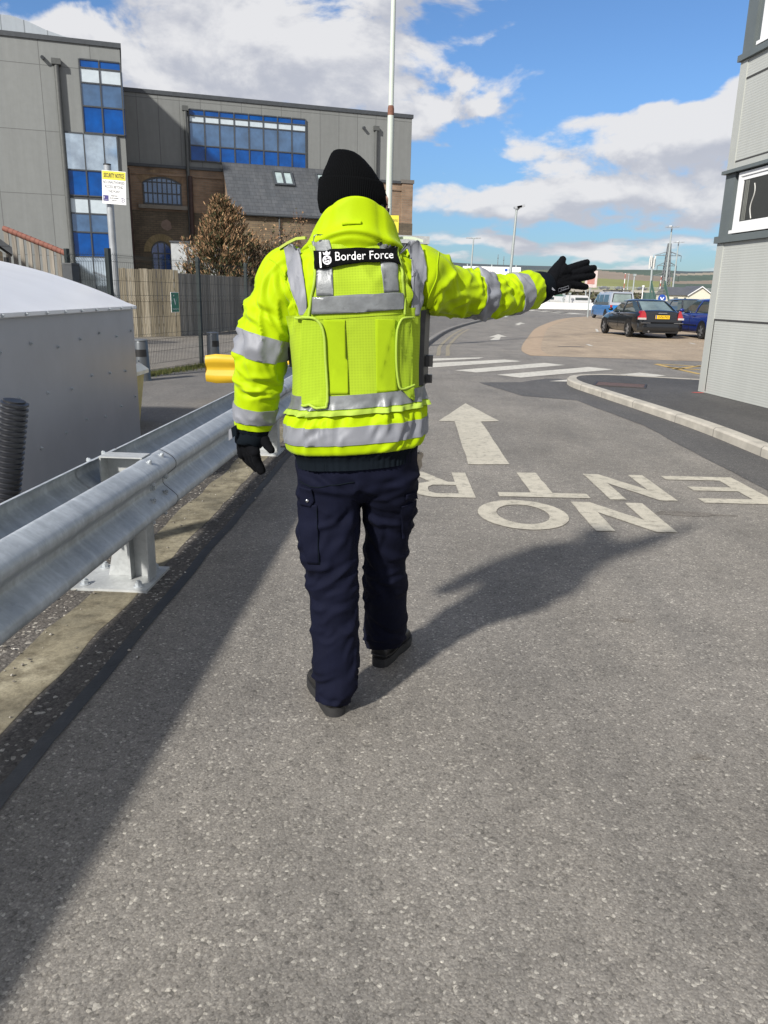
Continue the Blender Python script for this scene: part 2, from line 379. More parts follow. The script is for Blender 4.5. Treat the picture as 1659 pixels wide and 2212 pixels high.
def text_geo(s, height=None, width=None, bold=0.):
    c = bpy.data.curves.new('t', 'FONT'); c.body = s; c.align_x = 'CENTER'; c.offset = bold; c.resolution_u = 3
    o = bpy.data.objects.new('t', c); COL.objects.link(o)
    dg = bpy.context.evaluated_depsgraph_get(); me = bpy.data.meshes.new_from_object(o.evaluated_get(dg))
    vs = [v.co.copy() for v in me.vertices]; fs = [tuple(p.vertices) for p in me.polygons]
    bpy.data.objects.remove(o); bpy.data.curves.remove(c); bpy.data.meshes.remove(me)
    xs = [v.x for v in vs]; ys = [v.y for v in vs]
    w0, h0 = max(xs) - min(xs), max(ys) - min(ys); mx_, my_ = (max(xs) + min(xs)) / 2, (max(ys) + min(ys)) / 2
    sy = height / h0 if height else width / w0
    sx = width / w0 if width else sy
    return [((v.x - mx_) * sx, (v.y - my_) * sy) for v in vs], fs
def put_text(mb, s, o, ux, uy, m, height=None, width=None, bold=0.):
    vs, fs = text_geo(s, height, width, bold); o, ux, uy = Vector(o), Vector(ux), Vector(uy)
    mb.add([o + ux * a + uy * b for a, b in vs], fs, m)
# ================================================================== materials in use
ROADM = asphalt('road_asphalt', (.212, .199, .182), (.41, .39, .35), (.78, 1.17), 118., .11, .34)
DARKM = asphalt('dark_asphalt', (.080, .078, .078), (.20, .19, .18), (.85, 1.1), 120., .1, .3)
ROUGHM = asphalt('rough_asphalt', (.10, .092, .085), (.42, .40, .36), (.7, 1.2), 75., .12, 1.0)
PAVEM = asphalt('pavement_asphalt', (.155, .148, .14), (.32, .31, .29), (.85, 1.12), 110., .1, .3)
PATCHM = asphalt('patch_asphalt', (.10, .098, .098), (.24, .23, .22), (.9, 1.08), 130., .08, .25)
TANM = asphalt('tan_asphalt', (.37, .295, .215), (.48, .42, .34), (.82, 1.12), 60., .14, .3)
GROUNDM = asphalt('ground_asphalt', (.20, .185, .165), (.34, .32, .29), (.8, 1.15), 50., .1, .2)
KERBM = mat('kerb_concrete', (.40, .375, .325), .9, 0, .2, 5, .3, 90)
OLDKERBM = mat('old_kerb', (.20, .19, .175), .9, 0, .25, 7, .4, 90)
def channel_mat():
    m, n, l, b = newmat('yellow_concrete')
    v = ocoord(n, l)
    a = noise_n(n, l, v, 3.2, 7, .68); d = noise_n(n, l, ocoord(n, l, loc=(4, 2, 0)), 9, 8, .7); e = noise_n(n, l, v, 120, 3)
    c = ramp(n, l, a, [(.34, (.13, .118, .085)), (.54, (.225, .20, .138)), (.70, (.34, .31, .225))])
    c = mixc(n, l, 1., c, ramp(n, l, d, [(.35, (.5, .48, .46)), (.55, (1.05, 1.05, 1.05))]), 'MULTIPLY')
    c = mixc(n, l, 1., c, ramp(n, l, e, [(.3, (.8, .8, .8)), (.7, (1.15, 1.15, 1.15))]), 'MULTIPLY')
    l.new(c, b.inputs['Base Color']); b.inputs['Roughness'].default_value = .9
    bump(n, l, b, d, .5, .01); return m
CHANM = channel_mat()
def paint_mat(name, c, wear=.5):
    m, n, l, b = newmat(name)
    v = ocoord(n, l)
    a = noise_n(n, l, v, 14, 8, .72); d = noise_n(n, l, v, 150, 3, .6); e = noise_n(n, l, v, 2, 5, .6)
    col = ramp(n, l, a, [(wear - .22, tuple(x * .55 for x in c)), (wear - .08, tuple(x * .9 for x in c)), (.75, c)])
    col = mixc(n, l, 1., col, ramp(n, l, d, [(.32, (.74, .73, .71)), (.5, (1, 1, 1))]), 'MULTIPLY')
    col = mixc(n, l, 1., col, ramp(n, l, e, [(.3, (.88, .88, .87)), (.7, (1.07, 1.07, 1.07))]), 'MULTIPLY')
    l.new(col, b.inputs['Base Color']); b.inputs['Roughness'].default_value = .75
    bump(n, l, b, d, .4, .004); return m
PAINTM = paint_mat('road_paint', (.54, .505, .42), .57)
WPAINTM = paint_mat('white_paint', (.62, .595, .53), .56)
YPAINTM = paint_mat('yellow_paint', (.52, .36, .12))
FYPAINTM = paint_mat('faded_yellow_paint', (.29, .255, .18))
GALV = galv()
DARKSTEEL = mat('dark_green_steel', (.018, .026, .027), .5, .2, .2)
BLACKM = mat('black_plastic', (.012, .012, .013), .45, 0, .2)
TARM = mat('tar_joint', (.038, .042, .048), .55, 0, .25, 12, .2)
WHITEM = mat('white_enamel', (.80, .81, .82), .35, 0, .04, 3)
ALUM = mat('aluminium', (.60, .62, .64), .38, .7, .08, 8)
YELLOWP = mat('yellow_plastic', (.60, .385, .018), .42, 0, .05, 5)
REDM = mat('red_enamel', (.55, .03, .03), .4)
BLUEM = mat('blue_enamel', (.02, .07, .35), .35)
INKM = mat('black_ink', (.012, .012, .014), .6, 0, .05)

# ================================================================== ground sheets
def sheet(name, pts, z, m, parent=None, **kw):
    mb = MB(); mb.poly([(p[0], p[1], z) for p in pts], m)
    o = mb.build(name, parent=parent, fix=False, **kw)
    bm = bmesh.new(); bm.from_mesh(o.data)
    for f in bm.faces:
        if f.normal.z < 0: f.normal_flip()
    bmesh.ops.triangulate(bm, faces=bm.faces); bm.to_mesh(o.data); bm.free()
    return o
def ribbon(mb, pts, prof, m):
    pts = [Vector((p[0], p[1], 0)) for p in pts]; rings = []
    for i, p in enumerate(pts):
        t = (pts[min(i + 1, len(pts) - 1)] - pts[max(i - 1, 0)]).normalized(); nrm = Vector((-t.y, t.x, 0))
        rings.append([p + nrm * a + Vector((0, 0, z)) for a, z in prof])
    mb.loft(rings, m, True, (True, True), False)
def spline(pts, n=6):
    pts = [Vector(p) for p in pts]; out = []
    for i in range(len(pts) - 1):
        p0, p1, p2, p3 = pts[max(i - 1, 0)], pts[i], pts[i + 1], pts[min(i + 2, len(pts) - 1)]
        for k in range(n):
            t = k / n
            out.append(.5 * ((2 * p1) + (p2 - p0) * t + (2 * p0 - 5 * p1 + 4 * p2 - p3) * t * t + (3 * p1 - p0 - 3 * p2 + p3) * t ** 3))
    out.append(pts[-1]); return out
def offs(pts, d):
    out = []
    for i, p in enumerate(pts):
        t = (pts[min(i + 1, len(pts) - 1)] - pts[max(i - 1, 0)]).normalized()
        out.append(p + Vector((-t.y, t.x, 0)) * d)
    return out
def jag(pts, amp, n=40):
    out = []
    for i in range(len(pts) - 1):
        for k in range(n):
            p = Vector(pts[i]).lerp(Vector(pts[i + 1]), k / n)
            q = noise.noise(Vector((p.x * 3.1, p.y * 2.3, 1.7))) * amp + noise.noise(Vector((p.x * 14, p.y * 11, 5.))) * amp * .5
            out.append(Vector((p.x + q, p.y, 0)))
    out.append(Vector(pts[-1])); return out
NP = 64
sheet('ground', [(9000 * math.cos(2 * math.pi * k / NP), 9000 * math.sin(2 * math.pi * k / NP)) for k in range(NP)], -.012, GROUNDM, kind='structure')
tar = lambda y: -1.075 + .043 * (y - 1.86)
KL = spline([(-.35, 10.6, 0), (.2, 12.4, 0), (.60, 15.5, 0), (.92, 19.5, 0), (1.36, 24.2, 0), (3.02, 35, 0), (6.56, 50.8, 0), (13.3, 78, 0)], 8)
road = sheet('road', [(tar(-8), -8), (tar(10.6), 10.6)] + [(p.x, p.y) for p in KL] + [(15.5, 86), (45, 88), (46, 16), (9, 15), (6, -8)], 0, ROADM, kind='structure')
# strip between tar joint and channel, the joint itself, the yellowed concrete channel
le = jag([(tar(-8) - .16, -8, 0), (tar(14) - .16, 14, 0)], .025, 160)
sheet('verge', [(tar(-8), -8), (tar(14), 14)] + [(p.x, p.y) for p in le[::-1]], .0015, ROUGHM, kind='structure')
ce = jag([(tar(-8) - .40, -8, 0), (tar(14) - .38, 14, 0)], .05, 160)
sheet('channel_strip', [(p.x, p.y) for p in le] + [(p.x, p.y) for p in ce[::-1]], .003, CHANM, kind='structure')
tj = jag([(tar(-8), -8, 0), (tar(14), 14, 0)], .012, 160)
sheet('tar_joint', [(p.x + .026, p.y) for p in tj] + [(p.x - .026, p.y) for p in tj[::-1]], .0045, TARM, kind='structure')
sheet('gravel_verge', [(p.x, p.y) for p in ce] + [(tar(14) - .95, 14), (tar(-8) - .95, -8)], .0, ROUGHM, kind='structure')
# pavement by the cabinet and up the left side
inner = offs(KL, .15)
sheet('pavement_near', [(tar(-8) - .95, -8), (tar(10.6) - .95, 10.6), (KL[0].x - .1, 10.6), (-1.0, 13.4), (-2.9, 19.05), (-3.5, 15.2), (-4.35, 12.6), (-7, 11), (-9, -8)], .001, PAVEM, kind='structure')
mb = MB(); ribbon(mb, KL, [(0, -.02), (0, .085), (.02, .105), (.15, .105), (.15, -.02)], OLDKERBM); mb.build('kerb', kind='structure')
_pv = [(p.x, p.y) for p in inner] + [(9, 84), (1.9, 48.5), (-2.92, 19.1), (-1.9, 12.6), (-1.0, 10.7)]
sheet('pavement', _pv, .1, PAVEM, kind='structure')
mb = MB(); n_ = len(inner)
mb.add([(*p, .0995) for p in _pv[n_ + 1:] + _pv[:1]] + [(*p, -.02) for p in _pv[n_ + 1:] + _pv[:1]], [(i, i + 1, 6 + i - 1 + 0, 5 + i) for i in range(4)], OLDKERBM); mb.build('pavement_edge', fix=False, kind='structure')
sheet('path', [(-3.45, 15.3), (-2.95, 19), (1.6, 47), (-2.2, 41), (-4.6, 30), (-7.5, 24.2), (-14, 23), (-12, 12), (-4.6, 12.7)], .004, GROUNDM, kind='structure')
# right-hand pavement with pale kerb
KR = spline([(4.5, -8, 0), (4.0, 1, 0), (3.62, 5.2, 0), (3.55, 6.9, 0), (3.48, 8.8, 0), (3.17, 11.4, 0), (3.03, 12.7, 0), (3.13, 13.45, 0), (3.45, 13.92, 0), (4.0, 14.1, 0), (4.7, 13.85, 0), (6.4, 13.2, 0), (9, 12.6, 0)], 7)
mb = MB(); ribbon(mb, KR, [(0, -.02), (0, .08), (-.02, .1), (-.15, .1), (-.15, -.02)], KERBM)
acc = 0.
for i in range(1, len(KR) - 1):
    acc += (KR[i] - KR[i - 1]).length
    if acc > .85: acc = 0.; d_ = (KR[i + 1] - KR[i - 1]).normalized() * .006; ribbon(mb, [KR[i] - d_, KR[i] + d_], [(.0015, .0), (.0015, .081), (-.02, .1015), (-.1515, .1015), (-.1515, .09)], OLDKERBM)
mb.build('kerb', kind='structure')
inr = offs(KR, -.15)
sheet('pavement', [(p.x, p.y) for p in inr] + [(9, -8)], .096, DARKM, kind='structure')
# dark resurfaced strip along that kerb and two patches in the road
ow = jag([(3.95, -2, 0), (2.95, 5.2, 0), (2.98, 8.9, 0), (2.72, 11.0, 0), (2.0, 11.4, 0), (1.55, 13.1, 0), (2.3, 13.3, 0), (2.85, 14.0, 0)], .02, 12)
sheet('resurfaced_strip', [(p.x, p.y) for p in ow] + [(p.x, p.y) for p in offs(KR, -.02)[::-1] if -2 < p.y and p.x < 4.2], .003, PATCHM, kind='structure')
g1 = [gp(*p) for p in ((925, 875), (1150, 875), (1135, 868), (1000, 862))]
# car park of tan tarmac
CP = spline([(3.58, 19.66, 0), (3.75, 22, 0), (5.04, 28.4, 0), (7.7, 40.2, 0), (12.7, 57.2, 0), (17, 66, 0)], 6)
sheet('car_park', [(p.x, p.y) for p in CP] + [(48, 70), (48, 16), (7.64, 18.9)], .004, TANM, kind='structure')
mb = MB(); ribbon(mb, offs(CP, -.5), [(.5, .004), (.5, .008), (-.05, .008), (-.05, .004)], mat('tan_edging', (.36, .27, .185), .9, 0, .15, 4, .2)); mb.build('edging_strip', kind='structure')

# ------------------------------------------------------------------ road markings (painted on, part of the road)
def marks(name, polys, m, z=.005):
    mb = MB()
    for p in polys:
        n0 = len(mb.v); mb.add([(q[0], q[1], z) for q in p], [tuple(range(len(p)))], m)
    return mb.build(name, parent=road, fix=False)
def up(o):
    bm = bmesh.new(); bm.from_mesh(o.data)
    for f in bm.faces:
        if f.normal.z < 0: f.normal_flip()
    bm.to_mesh(o.data); bm.free()
def wob(p, a=.008, n=6):
    out = []
    for i in range(len(p)):
        A, B = Vector((*p[i][:2], 0)), Vector((*p[(i + 1) % len(p)][:2], 0))
        for k in range(n):
            q = A.lerp(B, k / n); q += noise.noise_vector(q * 9) * a; out.append(q)
    return out
G2 = lambda pts: [gp(*p) for p in pts]
up(marks('arrow_marking', [wob([(1.07, 10.42), (1.32, 8.95), (1.10, 8.87), (1.08, 6.54), (.72, 6.5), (.79, 8.85), (.61, 8.86)])], PAINTM))
up(marks('arrow_marking', [G2([(1076, 722), (1095, 727.5), (1082, 728), (1078, 735), (1058, 735), (1070, 728.2), (1056, 728.5)])], WPAINTM))
up(marks('arrow_marking', [G2([(1124, 696.6), (1135, 699.3), (1126, 699.6), (1122, 702.5), (1112, 702.6), (1119, 699.9), (1112, 699.8)])], WPAINTM))
# upside-down lettering, drawn for drivers coming the other way: unit strokes, (0,0) = foot of the letter's left side
LET = {'E': [[(0, 0), (1, 0), (1, .15), (.26, .15), (.26, .42), (.85, .42), (.85, .57), (.26, .57), (.26, .85), (.95, .85), (.95, 1), (0, 1)]],
       'N': [[(0, 0), (.24, 0), (.24, .62), (.74, 0), (1, 0), (1, 1), (.76, 1), (.76, .38), (.26, 1), (0, 1)]],
       'T': [[(.38, 0), (.62, 0), (.62, .84), (1, .84), (1, 1), (0, 1), (0, .84), (.38, .84)]],
       'Y': [[(.38, 0), (.62, 0), (.62, .42), (1, 1), (.74, 1), (.5, .6), (.26, 1), (0, 1), (.38, .42)]],
       'R': [[(0, 0), (.24, 0), (.24, .40), (.42, .40), (.74, 0), (1, 0), (.66, .42), (.86, .5), (.95, .64), (.95, .78), (.86, .92), (.68, 1), (0, 1), (0, .53), (.24, .53), (.24, .86), (.62, .86), (.70, .79), (.70, .62), (.62, .53), (0, .53)]]}
def letter(ch, x0, x1, y0, y1):
    T = lambda p: (lerp(x1, x0, p[0]), lerp(y1, y0, p[1]))
    if ch == 'O':
        out = [(.5 + .5 * math.cos(t), .5 + .5 * math.sin(t)) for t in [2 * math.pi * k / 32 for k in range(33)]]
        inn = [(.5 + .29 * math.cos(t), .5 + .33 * math.sin(t)) for t in [2 * math.pi * k / 32 for k in range(33)]]
        return [[T(out[k]), T(out[k + 1]), T(inn[k + 1]), T(inn[k])] for k in range(32)]
    if ch == 'R':
        P = [[(0, 0), (.24, 0), (.24, 1), (0, 1)], [(.24, .86), (.24, 1), (.66, 1), (.60, .86)], [(.60, .86), (.66, 1), (.86, .93), (.70, .80)], [(.70, .80), (.86, .93), (.95, .78), (.71, .71)],
             [(.71, .71), (.95, .78), (.95, .64), (.70, .62)], [(.70, .62), (.95, .64), (.86, .50), (.62, .54)], [(.62, .54), (.86, .50), (.66, .41), (.60, .41)], [(.24, .54), (.62, .54), (.60, .41), (.24, .41)], [(.36, .41), (.66, .41), (1, 0), (.74, 0)]]
        return [[T(q) for q in p] for p in P]
    return [wob([T(q) for q in p], .006, 5) for p in LET[ch]]
for ch, a in (('E', (2.28, 2.86, 5.36, 6.21)), ('N', (1.64, 2.13, 5.40, 6.22)), ('T', (.84, 1.50, 5.42, 6.22)), ('R', (.19, .66, 5.36, 6.17)), ('Y', (-.44, .03, 5.36, 6.15)),
              ('N', (1.33, 1.84, 4.61, 5.31)), ('O', (.63, 1.23, 4.60, 5.32))):
    up(marks('letter_marking', letter(ch, *a), PAINTM))
zz = lambda p: (1659 / 1659 * (1000 + p[0] * .5546) * .864, (480 + p[1] * .5546) * .864)
for st in ([(125, 752), (380, 746), (355, 752), (122, 764)], [(150, 772), (470, 756), (550, 764), (115, 794)], [(245, 805), (650, 771), (745, 781), (345, 815)],
           [(437, 825), (850, 790), (962, 801), (540, 838)], [(670, 854), (1080, 815), (1205, 829), (830, 857)], [(1085, 861), (1345, 844), (1352, 870), (1200, 870)]):
    up(marks('zebra_stripe', [wob(G2([zz(p) for p in st]), .02)], WPAINTM))
for a, b in (((1155, 776), (1355, 787)), ((1155, 777), (1352, 822)), ((1240, 800), (1356, 784)), ((1205, 790), (1355, 803))):
    A, B = gp(*zz(a)), gp(*zz(b)); d = (B - A).normalized(); n_ = Vector((-d.y, d.x, 0)) * .07
    up(marks('hatch_line', [[A + n_, A - n_, B - n_, B + n_]], YPAINTM))
for o_ in (-.35, -.58):
    q = [p for p in offs(KL, o_) if 18.6 < p.y < 36]
    mb = MB()
    for i in range(len(q) - 1):
        d = (q[i + 1] - q[i]).normalized(); n_ = Vector((-d.y, d.x, 0)) * .05
        mb.add([(*(q[i] + n_)[:2], .005), (*(q[i] - n_)[:2], .005), (*(q[i + 1] - n_)[:2], .005), (*(q[i + 1] + n_)[:2], .005)], [(0, 1, 2, 3)], FYPAINTM)
    up(mb.build('yellow_line', parent=road, fix=False))
# a far crossing of white blocks and car park bay ticks
for k in range(7):
    A = gp(1062 + k * 26, 664 + k * 2.0); up(marks('zebra_stripe', [[A + Vector((-.5, -5, 0)), A + Vector((1.1, -5, 0)), A + Vector((1.1, 2, 0)), A + Vector((-.5, 2, 0))]], WPAINTM))
for p, q in (((1268, 744), (1278, 748)), ((1291, 717), (1288, 711)), ((1303, 718), (1291, 717)), ((1490, 741), (1501, 744))):
    A, B = gp(*p), gp(*q); d = (B - A).normalized(); n_ = Vector((-d.y, d.x, 0)) * .05
    up(marks('bay_tick', [[(*(A + n_)[:2],), (*(A - n_)[:2],), (*(B - n_)[:2],), (*(B + n_)[:2],)]], WPAINTM, .010))
A, B = gp(1205, 749), gp(1262, 750.5)
up(marks('tarmac_crack', [wob([A, B, B + Vector((0, .18, 0)), A + Vector((0, .12, 0))], .05)], TARM, .010))
# old oil drips and scuffs on the tarmac
STAINM = asphalt('stained_asphalt', (.175, .160, .143), (.34, .32, .29), (.8, 1.15), 118., .08, .3)
for sx_, sy_, ra, rb in ((1512, 1636, .03, .016), (1500, 1110, .22, .05), (1350, 1340, .04, .02)):
    c = gp(sx_, sy_); pts = []
    for k in range(40):
        t = 2 * math.pi * k / 40; q = 1 + .75 * noise.noise(Vector((math.cos(t) * 1.3 + sx_, math.sin(t) * 1.3, .5))) + .5 * noise.noise(Vector((math.cos(t) * 5 + sx_, math.sin(t) * 5, 2.)))
        pts.append((c.x + ra * q * math.cos(t), c.y + rb * q * math.sin(t)))
    sheet('oil_stain', pts, .0022, STAINM, road)
# manhole cover let into the dark pavement
mh = thing('manhole_cover', gp(1340, 832, .1), 'rusty rectangular manhole cover let into the dark tarmac behind the curved kerb', 'manhole cover')
RUST = mat('rusty_iron', (.115, .075, .065), .8, .2, .3, 20, .3)
MB().box((0, 0, .003), (.72, .50, .01), RUST, rz=-.35).build('lid', parent=mh)
mb = MB()
for k in range(4):
    a = Vector((0, 0, .004)); R = Matrix.Rotation(-.35, 3, 'Z')
    c, s_ = [((.375, 0), (.03, .56)), ((-.375, 0), (.03, .56)), ((0, .265), (.72, .03)), ((0, -.265), (.72, .03))][k]
    mb.box(a + R @ Vector((*c, 0)), (*s_, .014), mat('cast_iron', (.05, .045, .045), .6, .4), rz=-.35)
mb.build('frame', parent=mh)
# loose chippings along the guardrail foot
mb = MB()
for k in range(420):
    y = random.uniform(1.2, 6.5); x = tar(y) + random.choice((random.uniform(-.75, -.3), random.uniform(-.6, .1), random.gauss(-.5, .12)))
    s_ = random.uniform(.003, .010)
    c = Vector((x, y, .004 + s_ * .4)); vs = [c + Vector((random.uniform(.6, 1.2) * a * s_, random.uniform(.6, 1.2) * b * s_, random.uniform(.4, .8) * d * s_)) for a, b, d in ((1, 0, 0), (-1, 0, 0), (0, 1, 0), (0, -1, 0), (0, 0, 1), (0, 0, -1))]
    mb.add(vs, [(0, 2, 4), (2, 1, 4), (1, 3, 4), (3, 0, 4), (2, 0, 5), (1, 2, 5), (3, 1, 5), (0, 3, 5)])
mb.build('loose_chippings', island('stone_chips', [(0, (.10, .09, .08)), (.5, (.25, .23, .2)), (.85, (.42, .4, .36)), (1, (.75, .73, .7))]), label='pale loose stone chippings scattered along the foot of the guardrail', cat='stones', kind='stuff')

# ================================================================== guardrail
RD = .055
gr = thing('guardrail', (-1.25, 3.55, 0), 'long galvanised double-sided steel guardrail running beside the road on bolted posts', 'guardrail', rz=-math.atan(RD))
WP = [(0, .155), (.014, .153), (.058, .128), (.077, .107), (.080, .086), (.070, .066), (.016, .021), (.008, 0), (.016, -.021), (.070, -.066), (.080, -.086), (.077, -.107), (.058, -.128), (.014, -.153), (0, -.155)]
ZC = .475
def smoothprof(p, n=4):
    q = spline([(a, b, 0) for a, b in p], n); return [(v.x, v.y) for v in q]
WPS = smoothprof(WP)
def wbeam(mb, y0, y1, x, side, m, off=0., ny=2):
    rings = []
    for k in range(ny + 1):
        y = lerp(y0, y1, k / ny)
        out = [(x + side * (d + off + .0035), y, ZC + z) for d, z in WPS]; inn = [(x + side * (d + off), y, ZC + z) for d, z in WPS][::-1]
        rings.append(out + inn)
    mb.loft(rings, m, cap=(False, False))
for side, x in ((1, .105), (-1, -.10)):
    for (a, b, o_) in ((-6, .22, .004), (-.08, 3.45, 0.), (3.25, 6.9, .004)):
        mb = MB(); wbeam(mb, a, b, x, side, GALV, o_); mb.build('beam', parent=gr, ang=.9)
def hexbolt(mb, c, d, r, m, h=.014):
    c = Vector(c); d = Vector(d).normalized(); a = d.orthogonal().normalized(); b = d.cross(a)
    ring = lambda q, z: [c + d * z + (a * math.cos(k * math.pi / 3) + b * math.sin(k * math.pi / 3)) * q for k in range(6)]
    rr = lambda q, z: [c + d * z + (a * math.cos(k * math.pi / 6) + b * math.sin(k * math.pi / 6)) * q for k in range(12)]
    mb.loft([rr(r * 1.5, 0), rr(r * 1.5, .004)], m, smooth=False); mb.loft([ring(r, .004), ring(r, h)], m, smooth=False); mb.loft([rr(r * .55, h), rr(r * .55, h * 1.4)], m, smooth=False)
PLATE = galv('galvanised_plate', (.43, .445, .445), (1, 1, .4))
for ip, py in enumerate((-3.3, 0.05, 3.3, 6.55)):
    mb = MB(); mb.box((-.055, py, .008), (.37, .34, .014), PLATE)
    p = mb.build('base_plate', parent=gr)
    for a, b in ((-.19, -.12), (.075, -.12), (-.19, .12), (.075, .12)): mb = MB(); hexbolt(mb, (a, py + b, .0155), (0, 0, 1), .017, GALV, .022); mb.build('bolt', parent=p)
    mb = MB()
    mb.prism([(-.13, py + .02, .0155), (.10, py + .02, .0155), (.10, py + .02, .63), (-.09, py + .02, .63), (-.09, py + .02, .2)], (0, .008, 0), PLATE)
    mb.box((.104, py - .01, .323), (.008, .10, .614), PLATE); mb.box((-.0, py - .008, .19), (.012, .052, .348), PLATE)
    mb.box((-.094, py - .01, .42), (.008, .10, .42), PLATE)
    mb.prism([(-.098, py - .06, .632), (.108, py - .06, .632), (.108, py + .05, .632), (-.098, py + .05, .632)], (0, 0, .006), PLATE)
    mb.build('post', parent=gr)
for side, x in ((1, .105), (-1, -.10)):
    mb = MB(); mb.tube([(x + side * (d + .0065), .222, ZC + z) for d, z in WPS], .0028, BLACKM, 6); mb.build('lap_seam', parent=gr)
mb = MB()
for py in (-.02, .15):
    for side, x in ((1, .105), (-1, -.10)):
        for d, z, n_ in ((.034, .141, (side * .5, 0, .85)), (.045, .043, (side * .7, 0, -.7)), (.045, -.043, (side * .7, 0, .7)), (.034, -.141, (side * .5, 0, -.85))):
            mb = MB(); hexbolt(mb, (x + side * (d + .006), py, ZC + z), n_, .011, GALV, .013); mb.build('splice_bolt', parent=gr)
mb = MB(); hexbolt(mb, (.105 + .014, .06, ZC), (1, 0, 0), .014, GALV, .016)
mb.build('splice_bolt', parent=gr)
# yellow fishtail end piece, turned back from the far end of the rail
et = MB(); rings = []
xr, xl = Vector((.02, 6.95, 0)), None
tl = at(445, 796, 10.4) - Vector((-1.25, 3.55, 0)); tl = Matrix.Rotation(math.atan(RD), 3, 'Z') @ tl
zc = tl.z
for k in range(13):
    t = k / 12; e = min(1., (1 - t) / .10) if t > .9 else 1.
    hs = lerp(.95, 1.28, t ** 1.4) * (.86 + .14 * math.sqrt(max(0, 1 - (1 - e) ** 2))); ds = lerp(.9, .38, t)
    x = lerp(.05, tl.x, t); y = lerp(6.95, tl.y, t)
    rings.append([(x, y - d * ds - .008, zc + z * hs) for d, z in WPS] + [(x, y - d * ds, zc + z * hs) for d, z in WPS[::-1]])
et.loft(rings, YELLOWP); et.build('end_terminal', parent=gr, ang=1.0)
MB().box((tl.x * .5, 7.03, .3), (.1, .1, .6), GALV).build('post', parent=gr)

# ================================================================== grey cabinet with barrel roof
gb = thing('equipment_shelter', (-2.36, 6.03, 0), 'grey metal equipment shelter with white barrel roof beside the guardrail', 'shelter', rz=.041)
SIDEM = mat('grey_coated_metal', (.33, .34, .37), .42, .15, .06, 2.5, spec=.5)
ROOFM = mat('white_coated_metal', (.72, .73, .75), .35, .0, .05, 1.6)
arc = [(-d, 1.24 + .44 * math.sin(math.pi / 2 * (d / 1.9) ** .9)) for d in [1.9 * (k / 16) ** 1.25 for k in range(17)]]
arc += [(-3.8 - p[0], p[1]) for p in arc[-2::-1]]
L0, L1 = -1.50, 1.48
mb = MB(); mb.bbox((-.02, L0, .0), (0, L1, 1.238), SIDEM); mb.build('side_panel', parent=gb)
mb = MB(); mb.bbox((-3.8, L0, 0), (-3.78, L1, 1.238), SIDEM); mb.build('side_panel', parent=gb)
for y, t in ((L0, .02), (L1 - .02, .02)):
    mb = MB(); poly = [(-.021, y, 0), (-.021, y, 1.236)] + [(p[0] if -3.77 < p[0] < -.03 else (-.03 if p[0] > -1 else -3.77), y, p[1] - .004) for p in arc] + [(-3.779, y, 1.236), (-3.779, y, 0)]
    mb.prism(poly, (0, t, 0), ROOFM); mb.build('end_panel', parent=gb)
mb = MB(); out = [(p[0] * 1.0 + (.03 if p[0] > -.02 else (-.03 if p[0] < -3.78 else 0)), p[1] + .006) for p in arc]; out = [(out[0][0], 1.222)] + out + [(out[-1][0], 1.222)]
inn = [(a - (.006 if a > -1.9 else -.006), b - .006) for a, b in out]
rings = []
for y in (L0 - .03, -.5, .5, L1 + .03):
    rings.append([(a, y, b) for a, b in out] + [(a, y, b) for a, b in inn[::-1]])
mb.loft(rings, ROOFM); mb.build('roof', parent=gb, ang=.5)
for k in range(9): mb = MB(); hexbolt(mb, (.03, L0 + .12 + k * .34, 1.232), (1, 0, .2), .008, GALV, .012); mb.build('roof_bolt', parent=gb)
for r, z in enumerate((1.02, .70, .38)):
    for k in range(7): mb = MB(); hexbolt(mb, (0.001, L0 + .1 + k * .46 + (.2 if r == 1 else 0.) , z + .03 * math.sin(k * 2.1 + r)), (1, 0, 0), .0085, GALV, .012); mb.build('panel_bolt', parent=gb)
# grit bin peeping out behind it
p = gp(304, 935)
gbn = thing('grit_bin', (p.x - .70, p.y + .45, 0), 'pale yellow grit bin with cream lid tucked behind the grey shelter', 'grit bin')
YB = mat('pale_yellow_plastic', (.62, .52, .22), .5); CRM = mat('cream_plastic', (.74, .71, .60), .5)
mb = MB(); q = lambda a, b, z: [(-a, -b, z), (a, -b, z), (a, b, z), (-a, b, z)]
mb.loft([q(.46, .30, .0), q(.52, .36, .52)], YB, smooth=False); mb.build('tub', parent=gbn)
mb = MB(); mb.loft([q(.56, .40, .521), q(.56, .40, .56), q(.50, .34, .62)], CRM, smooth=False); mb.build('lid', parent=gbn)
# black corrugated duct standing between rail and shelter
b0, t0 = at(10, 1110, 3.62), at(31, 866, 3.62)
dv = (t0 - b0).normalized(); b0 = b0 - dv * (b0.z / dv.z)
dt = thing('duct_pipe', (b0.x, b0.y, 0), 'black corrugated plastic duct standing upright beside the guardrail', 'duct pipe')
mb = MB(); Lp = (t0 - b0).length; pts, rr = [], []
nr = 34
for k in range(nr):
    s_ = k / nr * Lp
    for a, q in ((0, .055), (.25, .0555), (.34, .065), (.72, .066), (.84, .056)): pts.append(dv * (s_ + a * Lp / nr)); rr.append(q)
mb.tube(pts, rr, mat('black_duct', (.020, .022, .028), .38, 0, .15), 28)
mb.tube([dv * (Lp - .02), dv * (Lp + .003)], .05, BLACKM, 20); o = mb.build('corrugated_tube', parent=dt, ang=.5)

